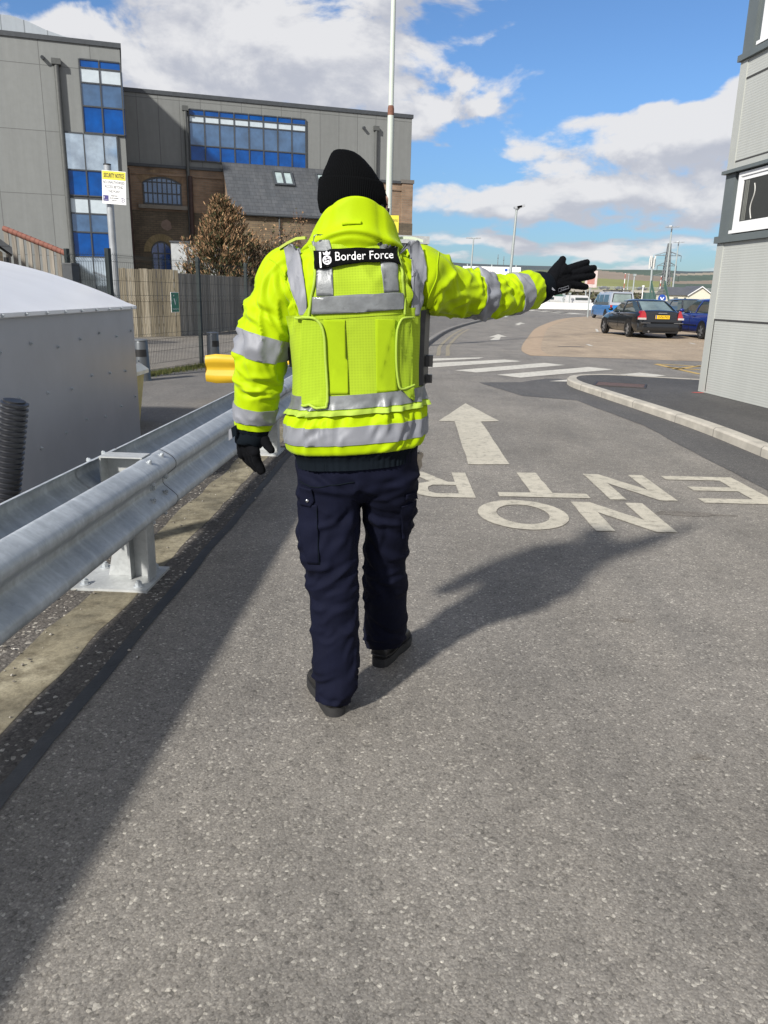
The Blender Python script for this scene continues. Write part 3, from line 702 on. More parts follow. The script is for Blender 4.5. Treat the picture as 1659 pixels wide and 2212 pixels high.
# ================================================================== mesh fence
FG = 'green mesh fence panels along the pavement'
def fence_run(A, B, label, npan, H_=1.93, first_post=True, pitch=.05):
    A, B = Vector(A), Vector(B); L = (B - A).length; d = (B - A) / L; n_ = Vector((d.y, -d.x, 0))
    t = thing('mesh_fence', A, label, 'fence')
    for k in range(npan + 1):
        if k == 0 and not first_post: continue
        mb = MB(); mb.box(d * (L * k / npan) + n_ * -.035 + Vector((0, 0, H_ / 2 + .03)), (.06, .06, H_ + .06), DARKSTEEL, rz=math.atan2(d.y, d.x)); mb.build('post', parent=t)
    bends = [(1.85, .05), (1.25, .04), (.62, .04), (.12, .04)]
    for k in range(npan):
        mb = MB(); y0, y1 = L * k / npan + .03, L * (k + 1) / npan - .03; nv = int((y1 - y0) / pitch)
        prof = [(0.03, 0)]
        for zb, dp in sorted(bends): prof += [(zb - .05, 0), (zb, dp), (zb + .05, 0)]
        prof += [(H_, 0)]
        for j in range(nv + 1):
            s_ = lerp(y0, y1, j / nv)
            mb.tube([d * s_ + n_ * o_ + Vector((0, 0, z)) for z, o_ in prof], .0026, DARKSTEEL, 3, False)
        for zb in (.07, .17, .57, .67, 1.20, 1.30, 1.80, 1.90, .37, .95, 1.52):
            mb.tube([d * y0 + Vector((0, 0, zb)) - n_ * .004, d * y1 + Vector((0, 0, zb)) - n_ * .004], .003, DARKSTEEL, 3, False)
        mb.build('mesh_panel', parent=t, fix=False)
    return t
FC = Vector((-3.55, 15.05, 0)); FA = FC - Vector((.75, 2.65, 0)); FD = (FC - FA).normalized()
fence_run(FA, FC, 'dark green welded mesh fence section carrying the small green sign', 1)
fence_run((-5.12, 12.75, 0), FA - FD * .07, 'short dark green mesh fence section between the grey gate post and the sign pole', 1)
fence_run(FC, (1.42, 47, 0), 'long dark green mesh fence section running away along the left pavement', 12, first_post=False, pitch=.09)
gpst = at(158, 640, 12.6)
gp_ = thing('gate_post', (gpst.x, gpst.y, 0), 'thick dark grey square gate post behind the shelter roof', 'post')
MB().box((0, 0, .87), (.17, .17, 1.74), mat('gatepost_steel', (.055, .06, .066), .5, .1), rz=-.3).build('column', parent=gp_)
MB().box((0, 0, 1.755), (.185, .185, .026), mat('gatepost_cap', (.07, .075, .08), .5), rz=-.3).build('cap', parent=gp_)
# small green sign wired on the fence
sg = at(378, 653, 14.05); nn = Vector((FD.y, -FD.x, 0))
sp = FA + FD * ((sg - FA).dot(FD)); sp = Vector((sp.x, sp.y, sg.z)) + nn * .06
ssg = thing('smoking_sign', sp, 'small green smoking area sign with white symbol wired to the mesh fence', 'sign')
GREENM = mat('green_enamel', (.012, .15, .085), .4)
R_ = Matrix((FD, Vector((0, 0, 1)), nn)).transposed()
mb = MB(); mb.box((0, 0, 0), (.26, .34, .006), WHITEM, M=R_); mb.build('backing', parent=ssg)
mb = MB(); mb.box(nn * .0045, (.245, .325, .004), GREENM, M=R_); mb.build('panel', parent=ssg)
mb = MB(); ox = nn * .0075
put_text(mb, 'Smoking area', ox + Vector((0, 0, -.115)), FD, (0, 0, 1), WHITEM, width=.2)
P2 = lambda a, b: ox + FD * a + Vector((0, 0, b))
mb.prism([P2(-.05, .06), P2(-.03, .07), P2(.0, -.02), P2(-.005, -.05)], nn * .001, WHITEM); mb.prism([P2(.0, -.02), P2(-.005, -.05), P2(.055, .10), P2(.065, .115)], nn * .001, WHITEM)
mb.prism([P2(-.06, .10), P2(-.052, .12), P2(-.03, .13), P2(-.035, .115)], nn * .001, WHITEM)
mb.build('symbol', parent=ssg, fix=False)
# litter bollards
def bollard(px, py, Y, label, rz):
    b = gp(px, py); t = thing('litter_bollard', (b.x, b.y, 0), label, 'bollard', 'grey litter bollards on the pavement', rz)
    mb = MB(); hgt = .62
    mb.tube([(0, 0, 0), (0, 0, .05), (0, 0, hgt - .03), (0, 0, hgt)], [.135, .125, .108, .098], mat('bollard_steel', (.105, .115, .125), .38, .5, .12, 4), 28); mb.build('body', parent=t, ang=.5)
    mb = MB(); mb.tube([(0, 0, hgt + .001), (0, 0, hgt + .02), (0, 0, hgt + .026)], [.112, .112, .09], mat('bollard_cap', (.22, .235, .25), .35, .5), 28); mb.build('cap', parent=t, ang=.5)
    mb = MB(); rings = []
    for k in range(13):
        a = rad(-140 + k * 100 / 12); rings.append([(math.cos(a) * q, math.sin(a) * q, z) for q, z in ((.116, .38), (.118, .38), (.1145, .49), (.110, .49))])
    mb.loft(rings, BLACKM); mb.build('slot', parent=t)
    return t
bollard(309, 822, 12, 'grey cylindrical litter bollard with black slot, nearest the shelter', .15)
bollard(462, 792, 14, 'grey litter bollard standing beyond the fence post, partly hidden by the yellow rail end', .95)
# grass tufts at the foot of the fence
mb = MB()
for k in range(2600):
    s_ = random.uniform(0, 2.8); q = FA + FD * s_ + nn * random.gauss(.08, .10); h = random.uniform(.02, .09); a = random.uniform(0, 6.3); w_ = .006
    tip = q + Vector((random.gauss(0, .02), random.gauss(0, .02), h)); s2 = Vector((math.cos(a), math.sin(a), 0)) * w_
    mb.add([q - s2, q + s2, tip], [(0, 1, 2)])
mb.build('grass', island('grass_blades', [(0, (.05, .075, .015)), (.6, (.10, .12, .03)), (1, (.20, .18, .07))]), fix=False, label='scrubby green grass growing at the foot of the mesh fence', cat='grass', kind='stuff')

# ================================================================== close-boarded timber fence
def boards(A, B, label, h, m):
    A, B = Vector(A), Vector(B); L = (B - A).length; d = (B - A) / L; n_ = Vector((d.y, -d.x, 0)); t = thing('timber_fence', A, label, 'fence')
    mb = MB(); s_ = 0.
    while s_ < L:
        w_ = random.uniform(.11, .16); mb.box(d * (s_ + w_ / 2) + n_ * random.uniform(0, .014) + Vector((0, 0, h / 2 + random.uniform(-.015, .015))), (w_ - .018, .02, h), m, rz=math.atan2(d.y, d.x)); s_ += w_
    mb.build('boards', parent=t, fix=False)
    mb = MB()
    for z in (.35, 1.0, h - .3): mb.box(d * (L / 2) - n_ * .035 + Vector((0, 0, z)), (L, .04, .09), m, rz=math.atan2(d.y, d.x))
    mb.build('rail', parent=t, fix=False)
PALEW = island('pale_boards', [(0, (.15, .13, .095)), (.35, (.30, .26, .185)), (.7, (.40, .345, .25)), (1, (.52, .46, .35))]); DARKW = island('dark_boards', [(0, (.16, .152, .135)), (.6, (.235, .222, .195)), (1, (.31, .29, .25))])
c0 = gp(385, 727); l0 = gp(262, 729); r0 = gp(640, 699)
boards(l0, c0, 'pale sunlit vertical board timber fence behind the small green sign', 1.98, PALEW)
boards(c0 + Vector((.02, .02, 0)), r0, 'weathered dark grey timber board fence running behind the brown conifer', 1.9, DARKW)
# ================================================================== grey office block over the old brick warehouse
TH = math.atan2(.31, .95)
A_ = Vector((math.cos(TH), math.sin(TH), 0)); NB = Vector((-math.sin(TH), math.cos(TH), 0))
P0 = at(888, 330, 54); P0 = Vector((P0.x, P0.y, 0))
bld = thing('office_building', P0, 'large grey panelled building with blue window strips above old brick arches and slate roof', 'building', rz=TH)
def FP(px, py, d=0.):
    r = ray(px, py); t = ((P0 - NB * d) - CAM).dot(NB) / r.dot(NB); q = CAM + r * t
    return (q - P0).dot(A_), q.z
CLAD = panels('grey_cladding', (.198, .209, .207), 2.4, 3.0, .018)
CLAD2 = panels('grey_cladding_recess', (.184, .193, .190), 1.2, 6.0, .018)
BRICK = bricks('brown_brick', (.30, .205, .140), (.25, .17, .115), (.24, .20, .155), 1.6)
DBRICK = bricks('dark_stock_brick', (.115, .095, .068), (.15, .12, .085), (.085, .075, .06), 1.6, (.55, 1.25))
YBRICK = bricks('yellow_stock_brick', (.22, .165, .10), (.17, .125, .08), (.12, .10, .075), 1.6, (.6, 1.2))
def slate_mat():
    m, n, l, b = newmat('slate')
    t = n.new('ShaderNodeTexCoord'); s = n.new('ShaderNodeSeparateXYZ'); l.new(t.outputs['Object'], s.inputs[0])
    cb = n.new('ShaderNodeCombineXYZ'); l.new(s.outputs[0], cb.inputs[0]); l.new(s.outputs[2], cb.inputs[1])
    bt = n.new('ShaderNodeTexBrick'); l.new(cb.outputs[0], bt.inputs['Vector']); bt.inputs['Scale'].default_value = 1
    bt.inputs['Brick Width'].default_value = .4; bt.inputs['Row Height'].default_value = .22; bt.inputs['Mortar Size'].default_value = .012
    bt.inputs['Color1'].default_value = (.060, .066, .074, 1); bt.inputs['Color2'].default_value = (.078, .083, .09, 1); bt.inputs['Mortar'].default_value = (.04, .043, .048, 1)
    f = noise_n(n, l, ocoord(n, l, (2.2, .2, .35)), 1.5, 6, .65)
    l.new(mixc(n, l, 1., bt.outputs['Color'], ramp(n, l, f, [(.35, (.85, .85, .85)), (.6, (1.1, 1.1, 1.1)), (.8, (1.9, 1.9, 1.9))]), 'MULTIPLY'), b.inputs['Base Color']); b.inputs['Roughness'].default_value = .6
    bump(n, l, b, bt.outputs['Fac'], -.4, .01)
    return m
SLATE = slate_mat()
SPAN = glassm('blue_spandrel', (.0, .062, .27), 0, .2, .2)
GLASS = glassm('window_glass', (.06, .13, .25), .3, .04)  # blue base colour stands in for reflected sky
SKYL = mat('skylight_glass', (.36, .44, .45), .2, 0, .15, 3, coat=.8)  # pale base colour puts a bright reflection into the panes
SKYGLASS = glassm('mirror_glass', (.62, .72, .80), .9, .04)
BLIND = mat('window_blind', (.50, .57, .62), .3, 0, .08, 3, coat=.4)
FRAMEM = mat('anthracite_frame', (.055, .062, .07), .5, .1)
DPIPE = mat('grey_downpipe', (.085, .09, .088), .5, .1)
RPIPE = mat('rusty_downpipe', (.05, .030, .026), .7, 0, .3)
zt = (FP(262, 190)[1] + FP(887, 262)[1]) / 2
zb = (FP(272, 347)[1] + FP(889, 400)[1]) / 2
D = 5.0
XB = (FP(264, 120, D)[0] + FP(283, 560, D)[0]) / 2
XR = FP(888, 330)[0]
ztb = (FP(0, 75, D)[1] + FP(262, 106, D)[1]) / 2
def B(name, m, parent=bld): pass
mb = MB(); mb.bbox((XB - 3, 0, zb), (XR, 9, zt), CLAD2); mb.build('upper_wall', parent=bld)
mb = MB(); mb.bbox((XB - 3, -.06, zt + .002), (XR + .08, 9.05, zt + .22), FRAMEM); mb.build('coping', parent=bld)
mb = MB(); mb.bbox((XB - 26, -D, 0), (XB, -.07, ztb), CLAD); mb.bbox((XB - 26, -.07, 0), (XB - 3.01, 9, ztb), CLAD); mb.build('wing_wall', parent=bld)
mb = MB(); mb.bbox((XB - 26, -D - .07, ztb + .002), (XB + .07, 0, ztb + .22), FRAMEM); mb.build('coping', parent=bld)
# brick storeys
zs = (FP(300, 452)[1] + FP(430, 462)[1]) / 2
mb = MB(); mb.bbox((XB + .01, -.10, zs), (XR - .62, -.005, zb - .12), BRICK); mb.bbox((XB + .01, -.16, zb - .55), (XR - .62, -.101, zb - .42), BRICK); mb.build('brick_wall', parent=bld)
mb = MB(); mb.bbox((XB + .01, -.12, 0), (XR - .62, -.006, zs - .003), DBRICK); mb.build('brick_base_wall', parent=bld)
mb = MB(); mb.bbox((XR - .62, -.28, zs), (XR + .10, 8.9, zb - .1), BRICK); mb.bbox((XR - .70, -.34, zb - .095), (XR + .16, 8.92, zb + .12), mat('stone_coping', (.14, .13, .12), .9)); mb.bbox((XR - .66, -.32, 0), (XR + .12, 8.9, zs - .003), DBRICK); mb.build('brick_pier', parent=bld)
mb = MB(); mb.bbox((XB + .01, -.20, zb - .115), (XR - .70, -.002, zb + .04), FRAMEM); mb.build('drip_ledge', parent=bld)
def rowz(pys, px, d): return [FP(px, y, d)[1] for y in pys]
def curtain(name, cols, rows, d, fr=.032):
    """rows: (z0, z1, name, material); cols: x edges; an opaque frame with its panes as sub-parts"""
    z0, z1 = min(r[0] for r in rows), max(r[1] for r in rows)
    mb = MB(); yy = -d
    for x in cols: mb.bbox((x - fr, yy - .10, z0), (x + fr, yy - .003, z1), FRAMEM)
    for z in sorted({r[0] for r in rows} | {r[1] for r in rows}):
        for i in range(len(cols) - 1): mb.bbox((cols[i] + fr + .002, yy - .095, z - fr), (cols[i + 1] - fr - .002, yy - .003, z + fr), FRAMEM)
    fr_o = mb.build(name, parent=bld)
    for z0, z1, nm, m in rows:
        for i in range(len(cols) - 1):
            mm = m[i % len(m)] if isinstance(m, list) else m
            mb = MB(); mb.bbox((cols[i] + fr + .003, yy - .055, z0 + fr + .002), (cols[i + 1] - fr - .003, yy - .004, z1 - fr - .002), mm)
            mb.build(nm, parent=fr_o)
    return fr_o
xa = (FP(408, 232)[0] + FP(411, 346)[0]) / 2; xb = (FP(661, 262)[0] + FP(659, 365)[0]) / 2
za = [(FP(409, y1)[1] + FP(660, y2)[1]) / 2 for y1, y2 in ((232, 262), (246, 274), (262, 287), (312, 334), (346, 365))]
curtain('window', [lerp(xa, xb, k / 8) for k in range(9)], [(za[1], za[0], 'spandrel', SPAN), (za[2], za[1], 'blind', BLIND), (za[3], za[2], 'pane', GLASS), (za[4], za[3], 'spandrel', SPAN)], .0)
# tall window band on the wing
cx = [FP(p, 430, D)[0] for p in (145, 186, 228)] ; cx.append(XB - .35)
ux = [(FP(172, 130, D)[0] + FP(180, 285, D)[0]) / 2, (FP(215, 135, D)[0] + FP(222, 285, D)[0]) / 2, XB - .02]
zu = [FP(214, y, D)[1] for y in (132, 150, 182, 232, 289)]
curtain('window', ux, [(zu[1], zu[0], 'spandrel', SPAN), (zu[2], zu[1], 'blind', BLIND), (zu[3], zu[2], 'pane', GLASS), (zu[4], zu[3], 'spandrel', SPAN)], D)
zl = [FP(196, y, D)[1] for y in (290, 369, 424, 462, 502, 555, 620)]
curtain('window', [(FP(140, 287, D)[0] + FP(150, 480, D)[0]) / 2, (FP(183, 290, D)[0] + FP(192, 480, D)[0]) / 2, (FP(225, 290, D)[0] + FP(234, 480, D)[0]) / 2, XB - .42],
        [(zl[1] , zl[0], 'pane', SKYGLASS), (zl[2], zl[1], 'spandrel', SPAN)], D)
c2 = [(FP(140, 287, D)[0] + FP(150, 480, D)[0]) / 2, (FP(183, 290, D)[0] + FP(192, 480, D)[0]) / 2, (FP(225, 290, D)[0] + FP(234, 480, D)[0]) / 2]
curtain('window', c2, [(zl[3], zl[2] - .11, 'blind', BLIND), (zl[4], zl[3], 'pane', GLASS), (zl[5], zl[4], 'spandrel', SPAN), (.3, zl[5], 'pane', SKYGLASS)], D)
# corner glazing returns round to the side of the wing
mb = MB(); mb.bbox((XB + .002, -D + .12, zu[4]), (XB + .05, -D + 1.3, zu[3]), SPAN); mb.build('spandrel', parent=bld)
mb = MB(); mb.bbox((XB + .002, -D + .12, zu[3] + .05), (XB + .05, -D + 1.3, zu[1]), GLASS); mb.build('pane', parent=bld)
# pipes
def pipe(x, d, z0, z1, r, m, head=True):
    mb = MB(); mb.tube([(x, -d - r - .03, z0), (x, -d - r - .03, z1)], r, m, 10)
    if head: mb.box((x, -d - r - .02, z1 + .1), (r * 3.4, r * 2.6, .26), m)
    mb.build('downpipe', parent=bld)
pipe((FP(123, 150, D)[0] + FP(156, 540, D)[0]) / 2, D, .2, FP(122, 140, D)[1], .13, DPIPE)
pipe(FP(402, 300)[0], .1, .2, FP(403, 240)[1], .10, DPIPE)
pipe(FP(811, 330)[0], .0, zb + .1, FP(811, 282)[1], .10, DPIPE)
pipe(FP(281, 460)[0], .12, .2, zb - .3, .12, RPIPE, False); pipe(FP(411, 420)[0], .12, .2, zb - .5, .14, RPIPE, False)
mb = MB()
for px, py, d in ((92, 124, D), (785, 276, 0)):
    x, z = FP(px, py, d); mb.tube([(x, -d, z), (x, -d - .25, z - .05)], .09, FRAMEM, 10)
mb.build('overflow_spout', parent=bld)
# metal monitor roof on the wing
mb = MB(); rp = [FP(*p, D - 3) for p in ((-60, 30), (0, 31), (22, 33), (60, 46), (98, 64), (140, 79), (182, 92), (184, 104), (-60, 80))]
mb.prism([(x, -D + 3, z) for x, z in rp], (0, 5, 0), panels('zinc_roof', (.36, .40, .44), 1.1, 9., .03, .4)); mb.build('roof_monitor', parent=bld)
rp = [FP(*p, -2) for p in ((735, 251), (778, 247), (780, 241), (832, 246), (834, 262), (735, 262))]
mb = MB(); mb.prism([(x, 2, z) for x, z in rp], (0, 3, 0), mat('white_plant', (.7, .72, .74), .5)); mb.build('roof_plant', parent=bld)
# slate lean-to roof, gable cheek, eaves wall
D2 = 3.6
xt0, ztop = FP(466, 356); xe0, zeav = FP(512, 462, D2); zeav = FP(600, 468, D2)[1]; xe1 = FP(812, 460, D2)[0]
xs0 = (xt0 + xe0) / 2
mb = MB(); mb.prism([(xs0, -.13, ztop), (xs0, -D2 - .15, zeav), (xs0, -D2 - .15, zeav + .14), (xs0, -.13, ztop + .15)], (xe1 - xs0, 0, 0), SLATE); slr = mb.build('slate_roof', parent=bld)
mb = MB(); mb.prism([(xs0 + .05, -.14, 0), (xs0 + .05, -D2, 0), (xs0 + .05, -D2, zeav - .03), (xs0 + .05, -.14, ztop - .03)], (.3, 0, 0), BRICK)
mb.bbox((xs0 + .36, -D2, 0), (xe1 - .05, -D2 + .3, zeav - .05), YBRICK); mb.build('lean_to_wall', parent=bld)
mb = MB(); mb.tube([(xs0, -D2 - .2, zeav + .02), (xe1, -D2 - .2, zeav + .02)], .07, FRAMEM, 8); mb.tube([(FP(603, 480, D2)[0], -D2 - .1, .2), (FP(603, 480, D2)[0], -D2 - .1, zeav)], .05, DPIPE, 8); mb.build('gutter', parent=bld)
sn = Vector((0, -(ztop - zeav), D2)).normalized(); sn = Vector((0, -(ztop - zeav) / math.hypot(ztop - zeav, D2), D2 / math.hypot(ztop - zeav, D2)))
sdn = Vector((0, -D2, zeav - ztop)).normalized()
def slope_pt(px, py):
    base = P0 + A_ * xs0 + Vector((0, 0, ztop + .15)) - NB * .13
    nw = (NB * sn.y + Vector((0, 0, sn.z))); r = ray(px, py); t = (base - CAM).dot(nw) / r.dot(nw); q = CAM + r * t - P0
    return Vector((q.dot(A_), q.dot(NB), q.z))
for pts in (((585, 371), (628, 374), (639, 404), (596, 402)), ((678, 377), (722, 380), (733, 411), (690, 408))):
    q = [slope_pt(*p) for p in pts]; xm0, xm1 = (q[0].x + q[3].x) / 2, (q[1].x + q[2].x) / 2
    top = (q[0] + q[1]) / 2; bot = (q[2] + q[3]) / 2; top.x = bot.x = 0
    mb = MB(); X1 = Vector((1, 0, 0)); dwn = (bot - top).normalized(); ln = (bot - top).length
    def bar(a, b, c, d_, m, h=.12): mb.prism([top + X1 * a + dwn * c, top + X1 * b + dwn * c, top + X1 * b + dwn * d_, top + X1 * a + dwn * d_], sn * h, m)
    fw = .12
    bar(xm0, xm0 + fw, 0, ln, FRAMEM); bar(xm1 - fw, xm1, 0, ln, FRAMEM); bar(xm0 + fw, xm1 - fw, 0, fw, FRAMEM); bar(xm0 + fw, xm1 - fw, ln - fw * 1.3, ln, FRAMEM); bar((xm0 + xm1) / 2 - .06, (xm0 + xm1) / 2 + .06, fw, ln - fw * 1.3, FRAMEM)
    sk = mb.build('skylight', parent=slr)
    mb = MB(); bar(xm0 + fw, (xm0 + xm1) / 2 - .06, fw, ln - fw * 1.3, SKYL, .06); bar((xm0 + xm1) / 2 + .06, xm1 - fw, fw, ln - fw * 1.3, SKYL, .06); mb.build('pane', parent=sk)
# arched openings in the brick
def arched(x0, x1, z0, zsp, rise, ncol, rows, y, gm, hood, nm='window'):
    w_ = x1 - x0; n = 16
    R = (w_ * w_ / 4 + rise * rise) / (2 * rise); cz = zsp + rise - R; xm = (x0 + x1) / 2
    top = lambda x, e=0: cz + math.sqrt(max((R + e) ** 2 - (x - xm) ** 2, 0))
    arcp = [(lerp(x0, x1, k / n), top(lerp(x0, x1, k / n))) for k in range(n + 1)]
    mb = MB(); t = .09
    oi = [(x0 + t, z0 + t)] + [(max(x0 + t, min(x1 - t, a)), b - t) for a, b in arcp] + [(x1 - t, z0 + t)]
    for k in range(n):
        (a, b), (c, d) = arcp[k], arcp[k + 1]
        mb.prism([(a, y - .05, b), (c, y - .05, d), (c, y - .05, d - t), (a, y - .05, b - t)], (0, .04, 0), FRAMEM)
    mb.bbox((x0, y - .05, z0), (x0 + t, y - .01, zsp - t), FRAMEM); mb.bbox((x1 - t, y - .05, z0), (x1, y - .01, zsp - t), FRAMEM); mb.bbox((x0 + t, y - .05, z0), (x1 - t, y - .01, z0 + t), FRAMEM)
    for k in range(1, ncol):
        x = lerp(x0, x1, k / ncol); mb.bbox((x - .035, y - .049, z0 + t + .002), (x + .035, y - .012, top(x) - t - .002), FRAMEM)
    for r in rows: mb.bbox((x0 + t + .002, y - .047, z0 + r - .035), (x1 - t - .002, y - .014, z0 + r + .035), FRAMEM)
    o = mb.build(nm, parent=bld)
    mb = MB(); mb.poly([(x0 + .02, y - .011, z0 + .02)] + [(x1 - .02, y - .011, z0 + .02)] + [(min(max(a, x0 + .02), x1 - .02), y - .011, b - .02) for a, b in arcp[::-1]], gm); mb.build('pane', parent=o, fix=False)
    mb = MB(); a0 = math.asin(min(1, w_ / 2 / R)); m_ = 18
    for k in range(m_):
        p, q = lerp(-a0 * 1.06, a0 * 1.06, (k + .04) / m_), lerp(-a0 * 1.06, a0 * 1.06, (k + .96) / m_)
        mb.prism([(xm + (R + e) * math.sin(s_), y - .03, cz + (R + e) * math.cos(s_)) for s_, e in ((p, .02), (q, .02), (q, .42), (p, .42))], (0, .028, 0), hood)
    mb.build('brick_arch', parent=bld)
    return o
HOOD = island('arch_bricks', [(0, (.20, .135, .085)), (1, (.28, .20, .12))]); HOODY = island('yellow_arch_bricks', [(0, (.20, .16, .085)), (1, (.27, .215, .12))])
x0, x1 = FP(309, 420)[0], FP(392, 420)[0]; z0 = FP(350, 443)[1]; zsp = FP(350, 396)[1]; zap = FP(350, 383)[1]
arched(x0, x1, z0, zsp, zap - zsp, 8, [(zsp - z0) * .52, (zsp - z0) * 1.02], -.101, GLASS, HOOD)
mb = MB(); mb.bbox((x0 - .3, -.26, z0 - .24), (x1 + .3, -.125, z0 - .02), mat('stone_sill', (.20, .185, .16), .9)); mb.build('sill', parent=bld)
x0, x1 = FP(328, 560)[0], FP(371, 560)[0]; z0 = 0.1; zsp = FP(350, 545)[1]; zap = FP(350, 521)[1]
arched(x0, x1, z0, zsp, zap - zsp - .02, 3, [(zsp - z0) * .45, (zsp - z0) * .98], -.121, glassm('blue_door_glass', (.01, .05, .20), .1, .08), HOODY)
mb = MB(); mb.poly([(FP(px, py)[0], -.125, FP(px, py)[1]) for px, py in ((350, 478), (360, 474), (368, 480), (371, 494), (362, 499), (352, 494), (347, 488))], mat('render_patch', (.20, .15, .125), .9)); mb.build('render_patch', parent=bld, fix=False)

# pale cabin glimpsed between brick wall and conifer
pc = at(372, 590, 38)
wc = thing('site_cabin', (pc.x, pc.y, 0), 'white panelled site cabin half hidden behind the brown conifer', 'cabin', rz=.15)
zt_ = at(380, 524, 38).z
mb = MB(); mb.bbox((0, 0, .2), (3.6, 2.2, zt_), mat('cabin_white', (.38, .40, .41), .6)); mb.build('wall', parent=wc)
mb = MB(); mb.bbox((-.05, -.05, zt_ + .002), (3.65, 2.25, zt_ + .08), FRAMEM)
mb.bbox((.72, -.04, .2), (.80, -.002, zt_ - .02), FRAMEM); mb.build('roof_trim', parent=wc)

# ------------------------------------------------------------------ slatted shed with terracotta ridge, brick lodge at the left edge
s0, s1 = at(8, 495, 19), at(140, 548, 19)
sh = thing('slatted_shed', (s0.x, s0.y, 0), 'weathered slatted timber screen with terracotta coping sloping down to the right', 'shed')
L = s1.x - s0.x
mb = MB(); k = 0
zl_ = lambda x: lerp(s0.z, s1.z, (x - 0) / L)
x = 0.
while x < L:
    mb.bbox((x, -.03, .3), (x + .10, .0, zl_(x) - .03), island('grey_slats', [(0, (.16, .145, .125)), (1, (.27, .245, .21))]) if 'grey_slats' not in MATS else MATS['grey_slats']); x += .17
mb.build('slats', parent=sh)
MB().bbox((-.1, .05, .2), (L, .08, 1.6), INKM).build('backing', parent=sh)
mb = MB()
nt = 14
for k in range(nt):
    xa_, xb_ = L * k / nt, L * (k + 1) / nt + .03
    mb.tube([(xa_, -.02, zl_(xa_) + .02), (xb_, -.02, zl_(xb_) + .02)], [.06, .068], mat('terracotta', (.21, .085, .062), .8, 0, .2, 6), 12)
mb.build('coping', parent=sh)
g0 = at(0, 560, 17)
lo = thing('brick_lodge', (g0.x, g0.y, 0), 'dark brick gable with black bargeboard at the far left edge', 'building', rz=.46)
zg = at(14, 545, 17).z; zr = at(-40, 480, 17).z
mb = MB(); mb.prism([(-3, 0, 0), (.06, 0, 0), (.06, 0, zg), (-1.5, 0, zg + 1.15), (-3, 0, zg)], (0, 1.2, 0), DBRICK); mb.build('gable_wall', parent=lo)
mb = MB()
for sx in (1, -1):
    e, a = -1.5 + sx * 1.75, -1.5
    mb.prism([(a, -.12, zg + 1.28), (e, -.12, zg - .05), (e, -.12, zg + .10), (a, -.12, zg + 1.44)], (0, 1.3, 0), SLATE)
mb.tube([(.12, -.05, 0), (.12, -.05, zg - .1)], .05, BLACKM, 8); mb.build('roof', parent=lo)

# ================================================================== grey modular cabin building on the right
E0 = gp(1510, 845, .1); E1 = gp(1659, 882, .1)
a2 = (E1 - E0); a2.z = 0; a2.normalize(); n2 = Vector((-a2.y, a2.x, 0))
if n2.x < 0: n2 = -n2
cb_ = thing('modular_building', E0, 'pale grey ribbed modular building with dark bands and white windows on the right', 'building', rz=math.atan2(a2.y, a2.x))
def CP_(px, py):
    r = ray(px, py); t = (E0 - CAM).dot(n2) / r.dot(n2); q = CAM + r * t; return (q - E0).dot(a2), q.z - .1
sgn = 1 if n2.dot(Vector((-a2.y, a2.x, 0))) > 0 else -1
RIB = ribbed('ribbed_cladding', (.42, .435, .415), .034, .5, .13)
TRIM = mat('pale_trim', (.40, .415, .395), .5, 0, .04, 2)
BAND = mat('slate_grey_trim', (.115, .135, .14), .5, 0, .06, 3)
zs0, zs1 = CP_(1555, 526)[1], CP_(1557, 511)[1]; zh0, zh1 = CP_(1577, 377)[1], CP_(1578, 369)[1]; zk0, zk1 = CP_(1611, 130)[1], CP_(1617, 113)[1]
LEN, DEP = 9.0, 6.0
yy = lambda d: sgn * d
def cbx(name, a, b, m, parent=cb_):
    mb = MB(); mb.bbox((a[0], yy(a[1]), a[2]), (b[0], yy(b[1]), b[2]), m); return mb.build(name, parent=parent)
wl0 = cbx('ground_storey_wall', (0.06, .0, 0), (LEN, DEP, zs0), RIB)
cbx('window_storey_wall', (.05, .03, zs1), (LEN, DEP, zh0), BAND)
cbx('upper_storey_wall', (.06, .0, zh1), (LEN, DEP, zk0), RIB)
cbx('top_storey_wall', (.05, .03, zk1), (LEN, DEP, zk1 + 3.2), BAND)
cbx('band', (-.05, -.05, zs0 + .002), (LEN, DEP, zs1 - .002), BAND); cbx('band', (-.04, -.07, zh0 + .002), (LEN, DEP, zh1 - .002), BAND); cbx('band', (-.05, -.05, zk0 + .002), (LEN, DEP, zk1 - .002), BAND)
for z0, z1 in ((0, zs0 - .003), (zh1 + .003, zk0 - .003)):
    cbx('corner_trim', (-.012, -.012, z0), (.16, .02, z1), TRIM)
for z0, z1 in ((zs1 + .003, zh0 - .003), (zk1 + .003, zk1 + 3.)): cbx('corner_post', (-.01, -.012, z0), (.24, .04, z1), BAND)
seam = mat('seam_shadow_gap', (.05, .05, .05), .8)
za_ = CP_(1537, 690)[1]; cbx('panel_seam', (.17, -.006, za_ - .012), (LEN, .001, za_ + .012), seam)
cbx('panel_seam', (.17, -.006, .02), (.185, .001, za_ - .013), seam)
for p in ((1618, 167), (1592, 349)):
    z = CP_(*p)[1]; cbx('panel_seam', (.17, -.006, z - .012), (LEN, .001, z + .012), seam)
cbx('panel_flat_strip', (.17, -.008, zh1 + .003), (LEN, .001, CP_(1592, 349)[1] - .013), TRIM)
UPVC = mat('white_upvc', (.80, .81, .82), .3, 0, .03, 3)
DGLASS = glassm('cabin_glass', (.012, .014, .015), 0, .03)
